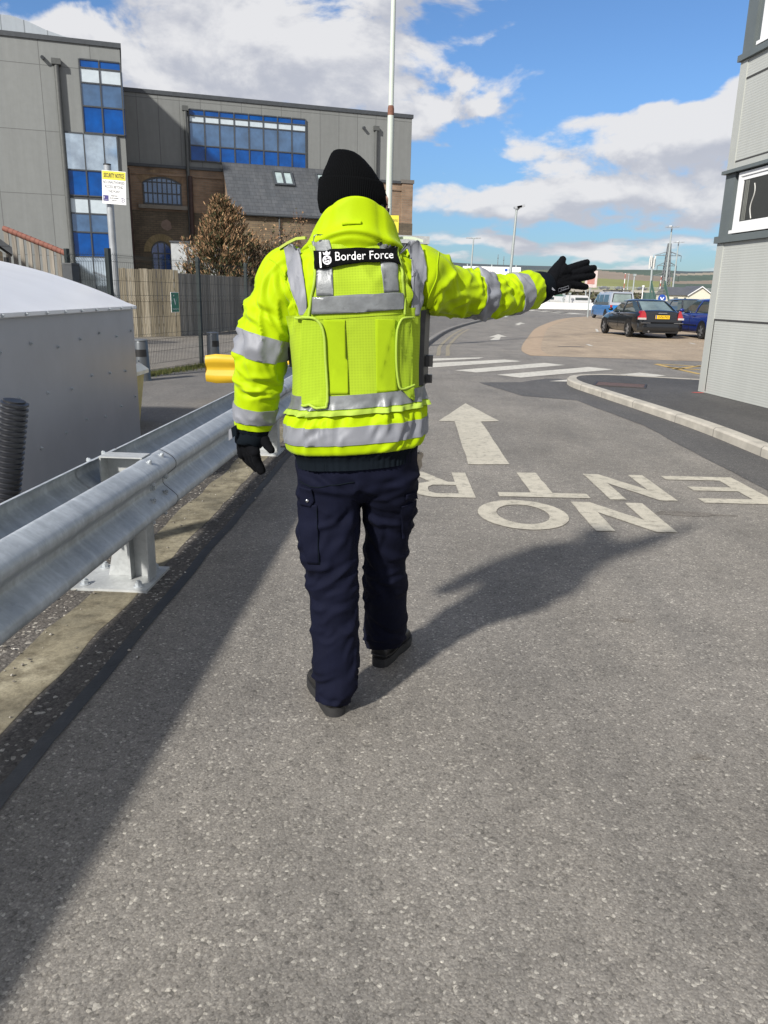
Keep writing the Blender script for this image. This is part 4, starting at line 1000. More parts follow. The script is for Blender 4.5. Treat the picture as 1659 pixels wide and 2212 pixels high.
def upvc(px0, z0, z1, w_):
    x0 = px0; t = .052; y0, y1 = -.02, .025
    mb = MB()
    for a, b in (((x0, z0), (x0 + t, z1)), ((x0 + w_ - t, z0), (x0 + w_, z1)), ((x0 + t, z0), (x0 + w_ - t, z0 + t)), ((x0 + t, z1 - t), (x0 + w_ - t, z1))): mb.bbox((a[0], yy(y0), a[1]), (b[0], yy(y1), b[1]), UPVC)
    for a, b in (((x0 + t + .002, z0 + t + .002), (x0 + t + .05, z1 - t - .002)), ((x0 + w_ - t - .05, z0 + t + .002), (x0 + w_ - t - .002, z1 - t - .002)), ((x0 + t + .052, z0 + t + .002), (x0 + w_ - t - .052, z0 + t + .05)), ((x0 + t + .052, z1 - t - .05), (x0 + w_ - t - .052, z1 - t - .002))): mb.bbox((a[0], yy(-.005), a[1]), (b[0], yy(.024), b[1]), UPVC)
    mb.bbox((x0 - .03, yy(-.05), z0 - .045), (x0 + w_ + .03, yy(.02), z0 - .003), UPVC)
    o = mb.build('window', parent=cb_)
    mb = MB(); mb.bbox((x0 + t + .053, yy(.006), z0 + t + .053), (x0 + w_ - t - .053, yy(.026), z1 - t - .053), DGLASS); mb.build('pane', parent=o)
    mb = MB(); xs = x0 + t + .10
    for k in range(3): mb.bbox((xs + .035 * k, yy(.001), z0 + t + .06), (xs + .035 * k + .022, yy(.005), z1 - t - .06), mat('grey_slat_blind', (.16, .165, .15), .6))
    cab = [Vector((xs + .22 + .03 * math.sin(q * 7), yy(.0035), lerp(z1 - t - .12, z0 + t + .07, q))) for q in [k / 14 for k in range(15)]]
    mb.tube(cab, .007, mat('pale_cable', (.5, .5, .48), .5), 5); mb.build('blind', parent=o)
xw = (CP_(1601, 373)[0] + CP_(1582, 508)[0]) / 2
upvc(xw, zs1 + .06, zh0 - .02, 1.6); upvc(xw + 2.6, zs1 + .06, zh0 - .02, 1.6)
upvc((CP_(1655, 5)[0] + CP_(1644, 98)[0]) / 2, zk1 + .06, zk1 + 1.25, 1.6)
# red survey mark on the tarmac
rm = gp(1508, 848, .1)
o = sheet('paint_mark', [(rm.x + .09 * math.cos(t) * (1 + .2 * math.sin(3 * t)), rm.y + .05 * math.sin(t), 0) for t in [k * .5236 for k in range(12)]], .101, mat('red_survey_paint', (.45, .08, .07), .8)); tag(o, kind='structure')
# ================================================================== sign on pole, lamp posts
SC_ = 'SECURITY NOTICE'
sp0 = at(246, 560, 13.2)
pole = thing('sign_pole', (sp0.x, sp0.y, 0), 'grey steel pole behind the mesh fence carrying the white and yellow notice', 'pole')
ztp = at(238, 366, 13.2).z
MB().tube([(0, 0, 0), (0, 0, ztp + .06)], .057, mat('pole_grey', (.34, .36, .38), .45, .3), 16).build('shaft', parent=pole)
MB().tube([(0, 0, ztp + .061), (0, 0, ztp + .08)], .060, BLACKM, 16).build('cap', parent=pole)
c_ = at(246.5, 405.5, 13.1); tlp, trp = at(219.5, 364, 13.1), at(271, 378.5, 13.1)
wS = abs(trp.x - tlp.x); hS = at(221, 364, 13.1).z - at(225, 436, 13.1).z
sn_ = thing('security_sign', c_, 'white and yellow security notice board bolted to the grey pole', 'sign', rz=.10)
sn_.rotation_euler = (0, rad(3.0), .06)
mb = MB(); mb.box((0, 0, 0), (wS, .008, hS), WHITEM); mb.build('board', parent=sn_)
YS = mat('sign_yellow', (.68, .60, .05), .45, 0, .04); NAVY = mat('sign_navy', (.05, .04, .18), .45)
mb = MB(); mb.box((0, -.0055, hS * .36), (wS * .97, .003, hS * .25), YS); mb.build('header', parent=sn_)
mb = MB(); ux, uz = (1, 0, 0), (0, 0, 1); yo = -.0085
put_text(mb, 'SECURITY NOTICE', (0, yo, hS * .36), ux, uz, INKM, height=hS * .135, width=wS * .84, bold=.02)
put_text(mb, 'NO UNAUTHORISED', (0, yo + .003, hS * .155), ux, uz, INKM, height=hS * .085, width=wS * .90)
put_text(mb, 'ACCESS BEYOND', (0, yo + .003, hS * .02), ux, uz, INKM, height=hS * .085, width=wS * .78)
put_text(mb, 'THIS POINT', (0, yo + .003, -hS * .12), ux, uz, INKM, height=hS * .085, width=wS * .5)
for k, (s_, ww) in enumerate((('BORDER FORCE', .28), ('AND PORT AUTHORITY', .38), ('STAFF ONLY', .22))): put_text(mb, s_, (0.0, yo + .003, -hS * (.25 + .07 * k)), ux, uz, INKM, height=hS * .038, width=wS * ww, bold=.015)
mb.build('lettering', parent=sn_, fix=False)
mb = MB(); mb.box((-wS * .35, -.0055, -hS * .33), (wS * .22, .003, hS * .17), NAVY); put_text(mb, 'BORDER FORCE', (-wS * .35, -.0075, -hS * .38), ux, uz, WHITEM, width=wS * .16); mb.box((-wS * .42, -.0075, -hS * .31), (wS * .02, .001, hS * .07), WHITEM); mb.build('logo', parent=sn_)
mb = MB(); cc = Vector((wS * .36, -.006, -hS * .36))
ring = [cc + Vector((math.cos(t), 0, math.sin(t))) * wS * .085 for t in [k * math.pi / 12 for k in range(25)]]
mb.tube(ring, .0025, NAVY, 4); mb.tube([cc + Vector((-.01, 0, -.03)), cc + Vector((.0, 0, .03)), cc + Vector((.02, 0, .01)), cc + Vector((0, 0, -.005))], .002, NAVY, 4); mb.build('emblem', parent=sn_)
# tall pole beside the officer's hat, with pedestrian sign
lb = at(839, 470, 21); lt = at(850, 2, 21)
lp = thing('tall_pole', (lb.x, lb.y, .1), 'tall pale green painted pole with rusty collar rising behind the hat', 'pole')
lean = (lt.x - lb.x) / (lt.z - lb.z)
PG = mat('pale_green_paint', (.50, .55, .50), .5, 0, .12, 1.5, stretch=(1, 1, .4))
f2 = lambda z: Vector((lean * (z - (lb.z - .1)), 0, z))
zr_ = at(844, 240, 21).z
MB().tube([f2(0), f2(zr_ - .2)], [.082, .078], PG, 18).build('lower_shaft', parent=lp)
MB().tube([f2(zr_ - .2), f2(zr_ - .05), f2(zr_ + .02)], [.079, .079, .066], mat('rusty_collar', (.17, .075, .05), .8, 0, .3, 20), 18).build('collar', parent=lp)
MB().tube([f2(zr_ + .02), f2(11.5)], [.064, .052], PG, 18).build('upper_shaft', parent=lp)
mb = MB(); mb.tube([f2(11.5), f2(11.7) + Vector((.2, 0, .1)), f2(11.75) + Vector((.9, 0, .15))], .04, PG, 10); mb.box(f2(11.78) + Vector((1.2, 0, .12)), (.75, .28, .12), ALUM); mb.build('lamp_head', parent=lp)
ps = at(840, 484, 20.9)
psg = thing('pedestrian_sign', ps, 'yellow pedestrians sign with black right arrow fixed to the tall pale pole', 'sign')
mb = MB(); mb.box((0, 0, 0), (.50, .01, .42), YS); mb.build('board', parent=psg)
mb = MB(); put_text(mb, 'Pedestrians', (0, -.007, .10), ux, uz, INKM, height=.085, width=.44)
mb.add([(-.11, -.007, -.075), (.08, -.007, -.075), (.08, -.007, -.035), (-.11, -.007, -.035)], [(0, 1, 2, 3)], INKM); mb.add([(.08, -.007, -.115), (.17, -.007, -.055), (.08, -.007, .005)], [(0, 1, 2)], INKM); mb.build('lettering', parent=psg, fix=False)
# awning-like white board under it on the building end
wb = at(880, 518, 50); 
wbo = thing('canopy', wb, 'pale grey flat canopy projecting from the far brick pier', 'canopy', rz=TH)
MB().box((0, 0, 0), (2.6, .8, .45), mat('canopy_grey', (.40, .42, .43), .6)).build('fascia', parent=wbo); MB().box((0, 0, -.3), (2.4, .7, .12), FRAMEM).build('soffit', parent=wbo)

STEELP = mat('lamp_post_steel', (.38, .42, .42), .45, .3, .06)
def lamp(b, t, label, r, kind):
    o = thing('lamp_post', b, label, 'lamp post'); T = t - b
    MB().tube([(0, 0, 0), T], [r, r * .6], STEELP, 12).build('shaft', parent=o)
    mb = MB()
    if kind == 'twin':
        for a, s_ in ((1, .55), (.3, .35)): mb.box(T + Vector((.28 * a, 0, .05 + .25 * s_)), (.55, .35, .14), ALUM, M=Matrix.Rotation(-.5 * s_, 3, 'Y'))
        mb.tube([T - Vector((0, 0, .1)), T + Vector((.3, 0, .2))], .05, STEELP, 8)
    elif kind == 'tee':
        mb.tube([T - Vector((.5, 0, -.02)), T + Vector((.5, 0, .02))], .05, STEELP, 8)
        for sx in (-.55, .55): mb.box(T + Vector((sx, 0, .05)), (.62, .4, .12), ALUM)
    else:
        for a in range(3):
            d = Vector((math.cos(a * 2.1), math.sin(a * 2.1), 0)); mb.tube([T, T + d * 1.3 + Vector((0, 0, .12))], .07, STEELP, 6); mb.box(T + d * 1.5 + Vector((0, 0, .15)), (.9, .7, .22), ALUM, rz=a * 2.1)
        mb.tube([T - Vector((0, 0, .4)), T + Vector((0, 0, .4))], .22, ALUM, 10)
    mb.build('lamp_head', parent=o); MB().tube([(0, 0, 0), (0, 0, .9)], r * 1.35, STEELP, 12).build('base', parent=o)
def lpost(pt, pb, Y, label, r, kind):
    t, b0 = at(*pt, Y), at(*pb, Y); s_ = (t.x - b0.x) / (t.z - b0.z); b = Vector((b0.x - s_ * b0.z, Y, 0)); lamp(b, t, label, r, kind)
lpost((1116, 452), (1103, 585), 58, 'tall leaning lamp post with twin floodlights, nearest behind the outstretched sleeve', .13, 'twin')
lpost((1023, 515), (1018, 575), 96, 'distant slim lamp post with T-shaped head left of the twin floodlight post', .13, 'tee')
lpost((1451.5, 491), (1435, 640), 215, 'tallest high-mast lighting column in front of the pylon', .30, 'mast')
lpost((1466, 524), (1454, 618), 280, 'shorter high-mast lighting column to the right of the pylon', .30, 'mast')
# billboard
bb0, bb1 = at(1000, 575, 110), at(1125, 580, 110)
bo = thing('billboard', ((bb0.x + bb1.x) / 2, 110, 0), 'long white no entry billboard with red disc above the sleeve', 'billboard')
zb_, hb = at(1080, 586.5, 110).z, 1.22; wbw = bb1.x - bb0.x
MB().box((0, 0, zb_), (wbw, .12, hb), WHITEM).build('panel', parent=bo)
for sx in (-.42, .0, .42): MB().tube([(wbw * sx, .15, 0), (wbw * sx, .15, zb_ + .9)], .09, STEELP, 8).build('post', parent=bo)
mb = MB(); rx = lambda px: at(px, 586, 110).x - (bb0.x + bb1.x) / 2
cx_ = rx(1045.5)
mb.add([(cx_ + .28 * math.cos(t), -.065, zb_ + .28 * math.sin(t)) for t in [k * math.pi / 12 for k in range(24)]], [tuple(range(24))], REDM); mb.box((cx_, -.068, zb_), (.38, .004, .12), WHITEM)
put_text(mb, 'No Entry', (rx(1064), -.065, zb_), ux, uz, mat('billboard_grey_ink', (.3, .3, .3), .6), width=1.15)
mb.add([(rx(1093) + .2 * math.cos(t), -.065, zb_ + .2 + .2 * math.sin(t)) for t in [k * math.pi / 8 for k in range(16)]], [tuple(range(16))], BLUEM); mb.box((rx(1101), -.068, zb_ + .22), (.7, .004, .1), mat('logo_blue', (.1, .25, .5), .5))
mb.prism([(rx(1096), -.066, zb_ - .4), (rx(1099), -.066, zb_ - .4), (rx(1103), -.066, zb_ - .05), (rx(1098), -.066, zb_ - .2)], (0, -.003, 0), BLUEM); mb.box((rx(1106), -.068, zb_ - .28), (.3, .004, .1), mat('logo_grey', (.3, .35, .4), .5)); mb.build('lettering', parent=bo, fix=False)

# ================================================================== vehicles
TYRE = mat('tyre_rubber', (.012, .012, .013), .8); RIM = mat('alloy_rim', (.42, .43, .45), .35, .8, .05)
CARGL = glassm('car_glass', (.035, .05, .052), .0, .03); PALEGL = glassm('pale_rear_glass', (.20, .26, .25), .1, .05)
CHROME = mat('chrome', (.65, .66, .68), .15, 1., .02); TAILR = glassm('tail_lamp_red', (.34, .006, .006), 0, .15); TAILW = glassm('lamp_clear', (.55, .52, .5), .2, .1)
PLATEY = mat('number_plate_yellow', (.78, .50, .02), .4, 0, .03)
def paint(name, c): return mat(name, c, .28, .25, .04, 3, coat=1.)
def wheel(parent, c, side, r=.31):
    mb = MB(); prof = [(.0, r * .66), (.02, r * .80), (.01, r * .93), (.04, r), (.16, r), (.19, r * .93), (.19, r * .6)]
    rings = [[Vector(c) + Vector((side * (-x), q * math.cos(t), q * math.sin(t))) for x, q in prof] for t in [2 * math.pi * k / 24 for k in range(25)]]
    mb.loft(rings, TYRE, False, (False, False)); wh = mb.build('wheel', parent=parent, ang=.6)
    mb = MB(); cc = Vector(c) + Vector((side * -.012, 0, 0))
    rr = lambda q, x, n=24: [cc + Vector((side * x, q * math.cos(2 * math.pi * k / n), q * math.sin(2 * math.pi * k / n))) for k in range(n)]
    mb.loft([rr(r * .66, -.06), rr(r * .66, .0), rr(r * .60, -.005), rr(r * .58, -.05)], RIM, cap=(False, False)); mb.loft([rr(r * .6, -.055), rr(r * .05, -.052)], BLACKM, cap=(False, True))
    for k in range(5):
        t = 2 * math.pi * k / 5; d = Vector((0, math.cos(t), math.sin(t))); e = Vector((0, -math.sin(t), math.cos(t)))
        mb.prism([cc + d * .03 - e * .045, cc + d * r * .62 - e * .03, cc + d * r * .62 + e * .03, cc + d * .03 + e * .045], (side * -.03, 0, 0), RIM)
    mb.loft([rr(.05, -.04, 12), rr(.045, .002, 12)], RIM)
    mb.build('rim', parent=wh)
def car(name, loc, rz, col, label, p, plate=None, parts=True, rearglass=None):
    o = thing(name, loc, label, 'car', rz=rz)
    L, W, Hh, wb_, ro = p['L'], p['W'] / 2, p['H'], p['wb'], p['ro']
    yr = -ro; yf = L - ro                       # y=0 at rear axle
    zb2 = p.get('belt', .92)
    def sect(y, w_, zl, zsh, zt_):              # half section mirrored
        h = [(w_ * .80, zl), (w_ * .95, zl + .06), (w_ * .995, zl + .22), (w_, (zl + zsh) / 2 + .05), (w_ * .975, zsh - .08), (w_ * .90, zsh), (w_ * .55, lerp(zsh, zt_, .8)), (0.0, zt_)]
        return [(x, y, z) for x, z in h] + [(-x, y, z) for x, z in h[-2::-1]]
    mb = MB(); zd = p.get('deck', zb2 + .06)
    st = [(yr, W * .78, .38, .62, .66), (yr + .02, W * .86, .30, .74, .80), (yr + .07, W * .92, .25, zb2 - .06, zd - .05), (yr + .18, W * .97, .23, zb2, zd), (yr + .6, W, .21, zb2, zd + .02), (.4, W, .20, zb2, zd + .02), (wb_ * .5, W, .20, zb2 - .02, zb2 + .02),
          (wb_ - .45, W, .20, zb2 - .05, zb2 + .02), (wb_ + .1, W * .985, .21, zb2 - .14, zb2 - .06), (yf - .35, W * .94, .22, zb2 - .24, zb2 - .17), (yf - .08, W * .84, .25, zb2 - .34, zb2 - .28), (yf, W * .70, .33, .52, .54)]
    mb.loft([sect(*s_) for s_ in st], col); body = mb.build('body', parent=o, ang=1.0)
    # cabin: glass tub, roof skin, pillars
    yb0, yb1, yt0, yt1 = p['cab']; wg, wr = W * .93, W * .76
    gl = CARGL
    def ringz(z, y0, y1, w_, n=7):
        pts = []
        for sx in (1, -1):
            pass
        out = [(w_ * .80, y0), (w_, y0 + .16), (w_, (y0 + y1) / 2), (w_, y1 - .22), (w_ * .78, y1 - .02)]
        return [(x, y, z) for x, y in out] + [(0, y1 + .03, z)] + [(-x, y, z) for x, y in out[::-1]] + [(0, y0 - .05, z)]
    zr0 = Hh - .07; mb = MB(); R0, R1 = ringz(zb2 - .02, yb0, yb1, wg), ringz(zr0, yt0, yt1, wr)
    Rm = [tuple(lerp(a, b, .5) * (1.03 if i == 0 else 1) for i, (a, b) in enumerate(zip(p0, p1))) for p0, p1 in zip(R0, R1)]
    mb.loft([R0, Rm, R1], gl); mb.build('window_glass', parent=o, ang=.5)
    if rearglass:
        mb = MB(); q = [Vector(R0[0]), Vector(R0[-1]), Vector(R0[-2]), Vector(R1[-2]), Vector(R1[-1]), Vector(R1[0])]
        off_ = Vector((0, -.012, .008)); c = sum(q, Vector()) / 6; q = [c + (v - c) * .90 + off_ for v in q]
        mb.add([q[0], q[1], q[4], q[5]], [(0, 1, 2, 3)], rearglass); mb.add([q[1], q[2], q[3], q[4]], [(0, 1, 2, 3)], rearglass); mb.build('rear_window', parent=o)
    mb = MB(); ct = ringz(Hh - .015, yt0 + .10, yt1 - .12, wr * .86); tp = ringz(Hh, yt0 + .35, yt1 - .4, wr * .55)
    lowr = [(x * 1.03, y, z - .035) for x, y, z in R1]
    mb.loft([lowr, [(x * 1.02, y, z + .012) for x, y, z in R1], ct, tp], col); mb.build('roof', parent=o, ang=1.0)
    mb = MB()
    for i, wd in ((0, .11), (2, .05), (4, .06)):
        for s_ in (1, -1):
            q0, qm, q1 = [Vector((v[i][0] * s_ * 1.012, v[i][1], v[i][2])) for v in (R0, Rm, R1)]
            for a, b in ((q0, qm), (qm, q1)):
                mb.prism([a + Vector((0, -wd, 0)), a + Vector((0, wd, 0)), b + Vector((0, wd * .8, 0)), b + Vector((0, -wd * .8, 0))], (s_ * .012, 0, 0), col)
    mb.build('pillar', parent=o)
    for s_ in (1, -1):
        for y in (0, wb_):
            mb = MB(); mb.add([(s_ * (W + .004), y + .385 * math.cos(t), max(.31 + .385 * math.sin(t), .2)) for t in [2 * math.pi * k / 24 for k in range(24)]], [tuple(range(24))], BLACKM); mb.build('wheel_arch', parent=o, fix=False)
        for y in (0, wb_): wheel(o, (s_ * (W + .018), y, .315), s_)
        if parts:
            mb = MB(); mb.sphere((s_ * (W + .08), yb1 - .42, zb2 + .06), (.10, .06, .07), col, 10, 6); mb.build('mirror', parent=o)
            mb = MB()
            for y in (wb_ * .36, wb_ * .72): mb.box((s_ * (W + .006), y - .18, zb2 - .13), (.02, .20, .03), col)
            mb.build('handle', parent=o)
            mb = MB()
            for y in (wb_ * .42, wb_ * .80): mb.box((s_ * (W + .0), y, .58), (.008, .010, .62), BLACKM)
            mb.build('door_seam', parent=o)
            mb = MB(); mb.box((s_ * (W + .004), wb_ * .5, .50), (.02, wb_ - .9, .035), p.get('strip', BLACKM)); mb.build('side_strip', parent=o)
    if parts:
        for s_ in (1, -1):
            mb = MB(); tz0, tz1 = p.get('tail', (.66, .96))
            mb.prism([(s_ * W * .93, yr - .012, tz0), (s_ * W * .66, yr - .022, tz0), (s_ * W * .70, yr + .02, tz1 - .10), (s_ * W * .76, yr + .06, tz1), (s_ * W * .84, yr + .09, tz1 - .02)], (s_ * .05, .16, 0), TAILR); tl_ = mb.build('tail_lamp', parent=o)
            mb = MB(); mb.prism([(s_ * W * .94, yr - .016, tz0 - .01), (s_ * W * .68, yr - .026, tz0 - .01), (s_ * W * .68, yr - .026, tz0 + .06), (s_ * W * .94, yr - .016, tz0 + .06)], (s_ * .045, .1, 0), TAILW); mb.build('lens', parent=tl_)
        mb = MB(); mb.loft([[(W * q_, yr - .055 + .20 * abs(q_) ** 5 + dy_, z_) for dy_, z_ in ((.06, .27), (.01, .29), (-.004, .36), (.0, .48), (.012, .545), (.06, .57))] for q_ in [k / 8 * .97 for k in range(-8, 9)]], col)
        for s_ in (1, -1): mb.box((s_ * W * .70, yr - .07, .575), (W * .40, .012, .02), CHROME)
        mb.box((0, yr + .03, .25), (W * 1.5, .08, .1), BLACKM); mb.build('bumper', parent=o)
        mb = MB(); mb.tube([(-W * .55, yr - .08, .26), (-W * .55, yr + .2, .26)], .035, CHROME, 10); mb.build('exhaust', parent=o)
        mb = MB(); mb.box((0, yr - .01, .93), (.34, .03, .035), CHROME); mb.build('badge', parent=o)
        if plate:
            mb = MB(); mb.box((.0, yr - .035, .79), (.54, .03, .13), PLATEY); pl = mb.build('number_plate', parent=o)
            mb = MB(); put_text(mb, plate, (.03, yr - .052, .79), (1, 0, 0), (0, 0, 1), INKM, height=.085, width=.42, bold=.015); mb.add([(-.265, yr - .0515, .73), (-.225, yr - .0515, .73), (-.225, yr - .0515, .85), (-.265, yr - .0515, .85)], [(0, 1, 2, 3)], BLUEM); mb.build('lettering', parent=pl, fix=False)
    return o
SED = dict(L=4.6, W=1.80, H=1.43, wb=2.72, ro=1.02, belt=.96, deck=1.03, cab=(-.68, 2.25, .22, 1.40), tail=(.70, 1.02))
w1, w2 = gp(1356, 727.5), gp(1441, 730.5); axc = (w1 + w2) / 2
car('saloon_car', (axc.x + .1, axc.y + .1, .004), rad(4.0), paint('black_paint', (.008, .010, .013)), 'black saloon car with yellow rear number plate parked on tan tarmac', SED, 'OV56 PVO', rearglass=PALEGL)
HAT = dict(L=4.2, W=1.78, H=1.50, wb=2.58, ro=.85, belt=.98, deck=1.02, cab=(-.62, 2.1, -.25, 1.25), tail=(.75, 1.02))
wbx = gp(1510, 733)
car('hatchback_car', (wbx.x + .93, wbx.y + .1, .004), rad(4.0), paint('blue_paint', (.012, .030, .20)), 'royal blue hatchback parked right of the black saloon, cut off by the grey building', HAT)
p3 = at(1488, 690, 38.5)
car('estate_car', (p3.x, 38.5, .004), rad(4), paint('charcoal_paint', (.02, .023, .03)), 'charcoal car parked behind, between the black saloon and the blue hatchback', dict(HAT, L=4.5, wb=2.7), parts=False)
# van
VB = paint('van_blue', (.01, .22, .62)); VS = paint('van_silver', (.40, .44, .50)); VG = paint('van_grey', (.10, .12, .15))
vp = at(1341, 690, 57.0)
van = thing('camper_van', (vp.x, 57.0, 0), 'two-tone silver and bright blue camper van parked beyond the black saloon', 'van', rz=rad(2.5))
def vring(y, w_, z0, z1, k=.05):
    return [(w_ - .02, y, z0), (w_, y, z0 + k), (w_, y, z1 - k), (w_ - k * .6, y, z1), (-w_ + k * .6, y, z1), (-w_, y, z1 - k), (-w_, y, z0 + k), (-w_ + .02, y, z0)]
mb = MB(); mb.loft([vring(0, .88, .30, .98), vring(.05, .92, .26, 1.0), vring(3.7, .92, .26, 1.0), vring(4.5, .84, .28, .86), vring(4.6, .75, .34, .7)], VB); mb.build('lower_body', parent=van, ang=.5)
up_ = lambda y, w_, wt, z0, z1: [(w_, y, z0), (w_ - .01, y, z0 + .2), (lerp(w_, wt, .6), y, z1 - .25), (wt, y, z1 - .06), (wt - .1, y, z1), (-wt + .1, y, z1), (-wt, y, z1 - .06), (-lerp(w_, wt, .6), y, z1 - .25), (-w_ + .01, y, z0 + .2), (-w_, y, z0)]
mb = MB(); mb.loft([[(x, y + .16 * max(0, (z - 1.0) / .9), z) for x, y, z in up_(.02, .90, .74, 1.003, 1.90)], up_(.35, .915, .78, 1.003, 1.94), up_(3.0, .915, .78, 1.003, 1.94), [(x, y - 1.0 * max(0, (z - 1.0) / .9), z) for x, y, z in up_(4.15, .90, .72, 1.003, 1.86)]], VS); mb.build('upper_body', parent=van, ang=.5)
mb = MB(); mb.prism([(-.70, .075, 1.22), (.70, .075, 1.22), (.60, .155, 1.76), (-.60, .155, 1.76)], (0, -.03, .0), PALEGL); rw = mb.build('rear_window', parent=van)
mb = MB(); mb.prism([(-.77, .06, 1.15), (.77, .06, 1.15), (.66, .16, 1.82), (-.66, .16, 1.82)], (0, -.012, 0), BLACKM); mb.tube([(-.1, -.0, 1.2), (.45, -.0, 1.28)], .015, BLACKM, 6); mb.build('surround', parent=rw)
for s_ in (1, -1):
    mb = MB()
    for a, b in ((.45, 1.5), (1.62, 2.6), (2.72, 3.35)): mb.prism([(s_ * .912, a, 1.22), (s_ * .912, b, 1.22), (s_ * .83, b - .05, 1.72), (s_ * .83, a + .05, 1.72)], (s_ * .012, 0, 0), CARGL)
    mb.build('side_window', parent=van)
    mb = MB(); mb.prism([(s_ * .915, .30, 1.01), (s_ * .915, 3.7, 1.01), (s_ * .913, 3.5, 1.20), (s_ * .913, .30, 1.20)], (s_ * .006, 0, 0), VG); mb.build('side_band', parent=van)
    mb = MB(); mb.box((s_ * .80, -.01, .88), (.16, .04, .26), TAILR); mb.build('tail_lamp', parent=van)
    for y in (.85, 3.75):
        wheel(van, (s_ * .925, y, .33), s_, .33)
    mb = MB(); mb.add([(s_ * .926, y + .40 * math.cos(t), max(.33 + .40 * math.sin(t), .22)) for y in (.85,) for t in [2 * math.pi * k / 20 for k in range(20)]], [tuple(range(20))], BLACKM); mb.build('wheel_arch', parent=van, fix=False)
    mb = MB(); mb.box((s_ * 1.02, 3.75, 1.25), (.18, .1, .24), BLACKM); mb.build('mirror', parent=van)
mb = MB(); mb.box((0, -.04, .42), (1.8, .10, .2), BLACKM); mb.build('bumper', parent=van)
mb = MB()
for y in (.6, 2.4): mb.tube([(-.72, y, 2.02), (.72, y, 2.02)], .03, BLACKM, 6); 
for s_ in (1, -1): mb.tube([(s_ * .65, .4, 2.02), (s_ * .65, 2.7, 2.02)], .03, BLACKM, 6); mb.tube([(s_ * .65, .6, 1.92), (s_ * .65, .6, 2.02)], .025, BLACKM, 6); mb.tube([(s_ * .65, 2.4, 1.92), (s_ * .65, 2.4, 2.02)], .025, BLACKM, 6)
mb.build('roof_rack', parent=van)

# ================================================================== far things
# white barrier blocks
WBK = mat('white_concrete', (.70, .70, .69), .8, 0, .06)
def block(loc, rz, label):
    t = thing('barrier_block', loc, label, 'barrier block', 'white concrete barrier blocks across the far road', rz)
    mb = MB(); q = lambda h, z: [(-1.15, -h, z), (1.15, -h, z), (1.15, h, z), (-1.15, h, z)]
    mb.loft([q(.30, 0), q(.30, .18), q(.16, .42), q(.12, .85)], WBK, smooth=False); mb.build('block', parent=t); return t
def pxblock(px, D_=105): a = at(px, 668, D_); return (a.x, D_, 0)
B0 = block(pxblock(1152), .06, 'white concrete barrier blocks in the row across the far road')
for px in (1190, 1213, 1238, 1262): copy_thing(B0, pxblock(px), rz=.06)
for px, dd in ((1170, 107),): copy_thing(B0, pxblock(px, dd), rz=.06)
# flyover
FY = 330.
fo = thing('flyover', (0, FY, 0), 'long concrete road flyover with parapet crossing behind the car park', 'bridge')
CONC = mat('bridge_concrete', (.33, .31, .275), .9, 0, .12, .08); DCONC = mat('bridge_shaded_concrete', (.13, .125, .115), .9)  # second concrete darkened to carry the shade beneath the deck
fx0, fx1 = at(1040, 640, FY).x, at(1760, 640, FY).x; zd_ = at(1380, 627, FY).z
MB().bbox((fx0, 0, zd_ - 1.1), (fx1, 9, zd_), CONC).build('deck', parent=fo)
MB().bbox((fx0, .9, zd_ - 3.0), (fx1, 8.5, zd_ - 1.11), DCONC).build('beam', parent=fo)
mb = MB()
for z in (zd_ + .4, zd_ + .8, zd_ + 1.15): mb.bbox((fx0, .1, z), (fx1, .2, z + .12), ALUM)
x = fx0
while x < fx1: mb.bbox((x, .1, zd_ + .01), (x + .15, .2, zd_ + 1.15), ALUM); x += 3.
mb.build('parapet_rail', parent=fo)
for k in range(14):
    x = lerp(fx0, fx1, (k + .5) / 14)
    MB().bbox((x - .6, 3, 0), (x + .6, 6, zd_ - 2.61), DCONC).build('pier', parent=fo)
def farcar(x, m, label):
    t = thing('distant_car', (x, FY + 4, zd_), label, 'car', 'cars driving over the flyover')
    mb = MB(); q = lambda w_, l0, l1, z: [(l0, -w_, z), (l1, -w_, z), (l1, w_, z), (l0, w_, z)]
    mb.loft([q(.8, -2.0, 2.0, .3), q(.88, -2.15, 2.15, .6), q(.85, -2.1, 2.0, .95)], m); mb.build('body', parent=t)
    mb = MB(); mb.loft([q(.80, -1.5, 1.1, .951), q(.65, -1.0, .5, 1.42)], CARGL); mb.build('cabin', parent=t); 
    mb = MB()
    for a in (-1.3, 1.3): mb.tube([(a, -.9, .32), (a, .9, .32)], .32, TYRE, 12)
    mb.build('wheels', parent=t)
for px, c, lb_ in ((1306, (.03, .035, .05), 'dark car on the flyover directly above the camper van'), (1340, (.06, .07, .09), 'grey car on the flyover above the black saloon, second from the left'), (1387, (.03, .03, .035), 'black car on the flyover left of the telecom mast'), (1437, (.05, .05, .05), 'dark car on the flyover below the pylon')):
    farcar(at(px, 620, FY + 4).x, paint('far_paint_%d' % px, c), lb_)
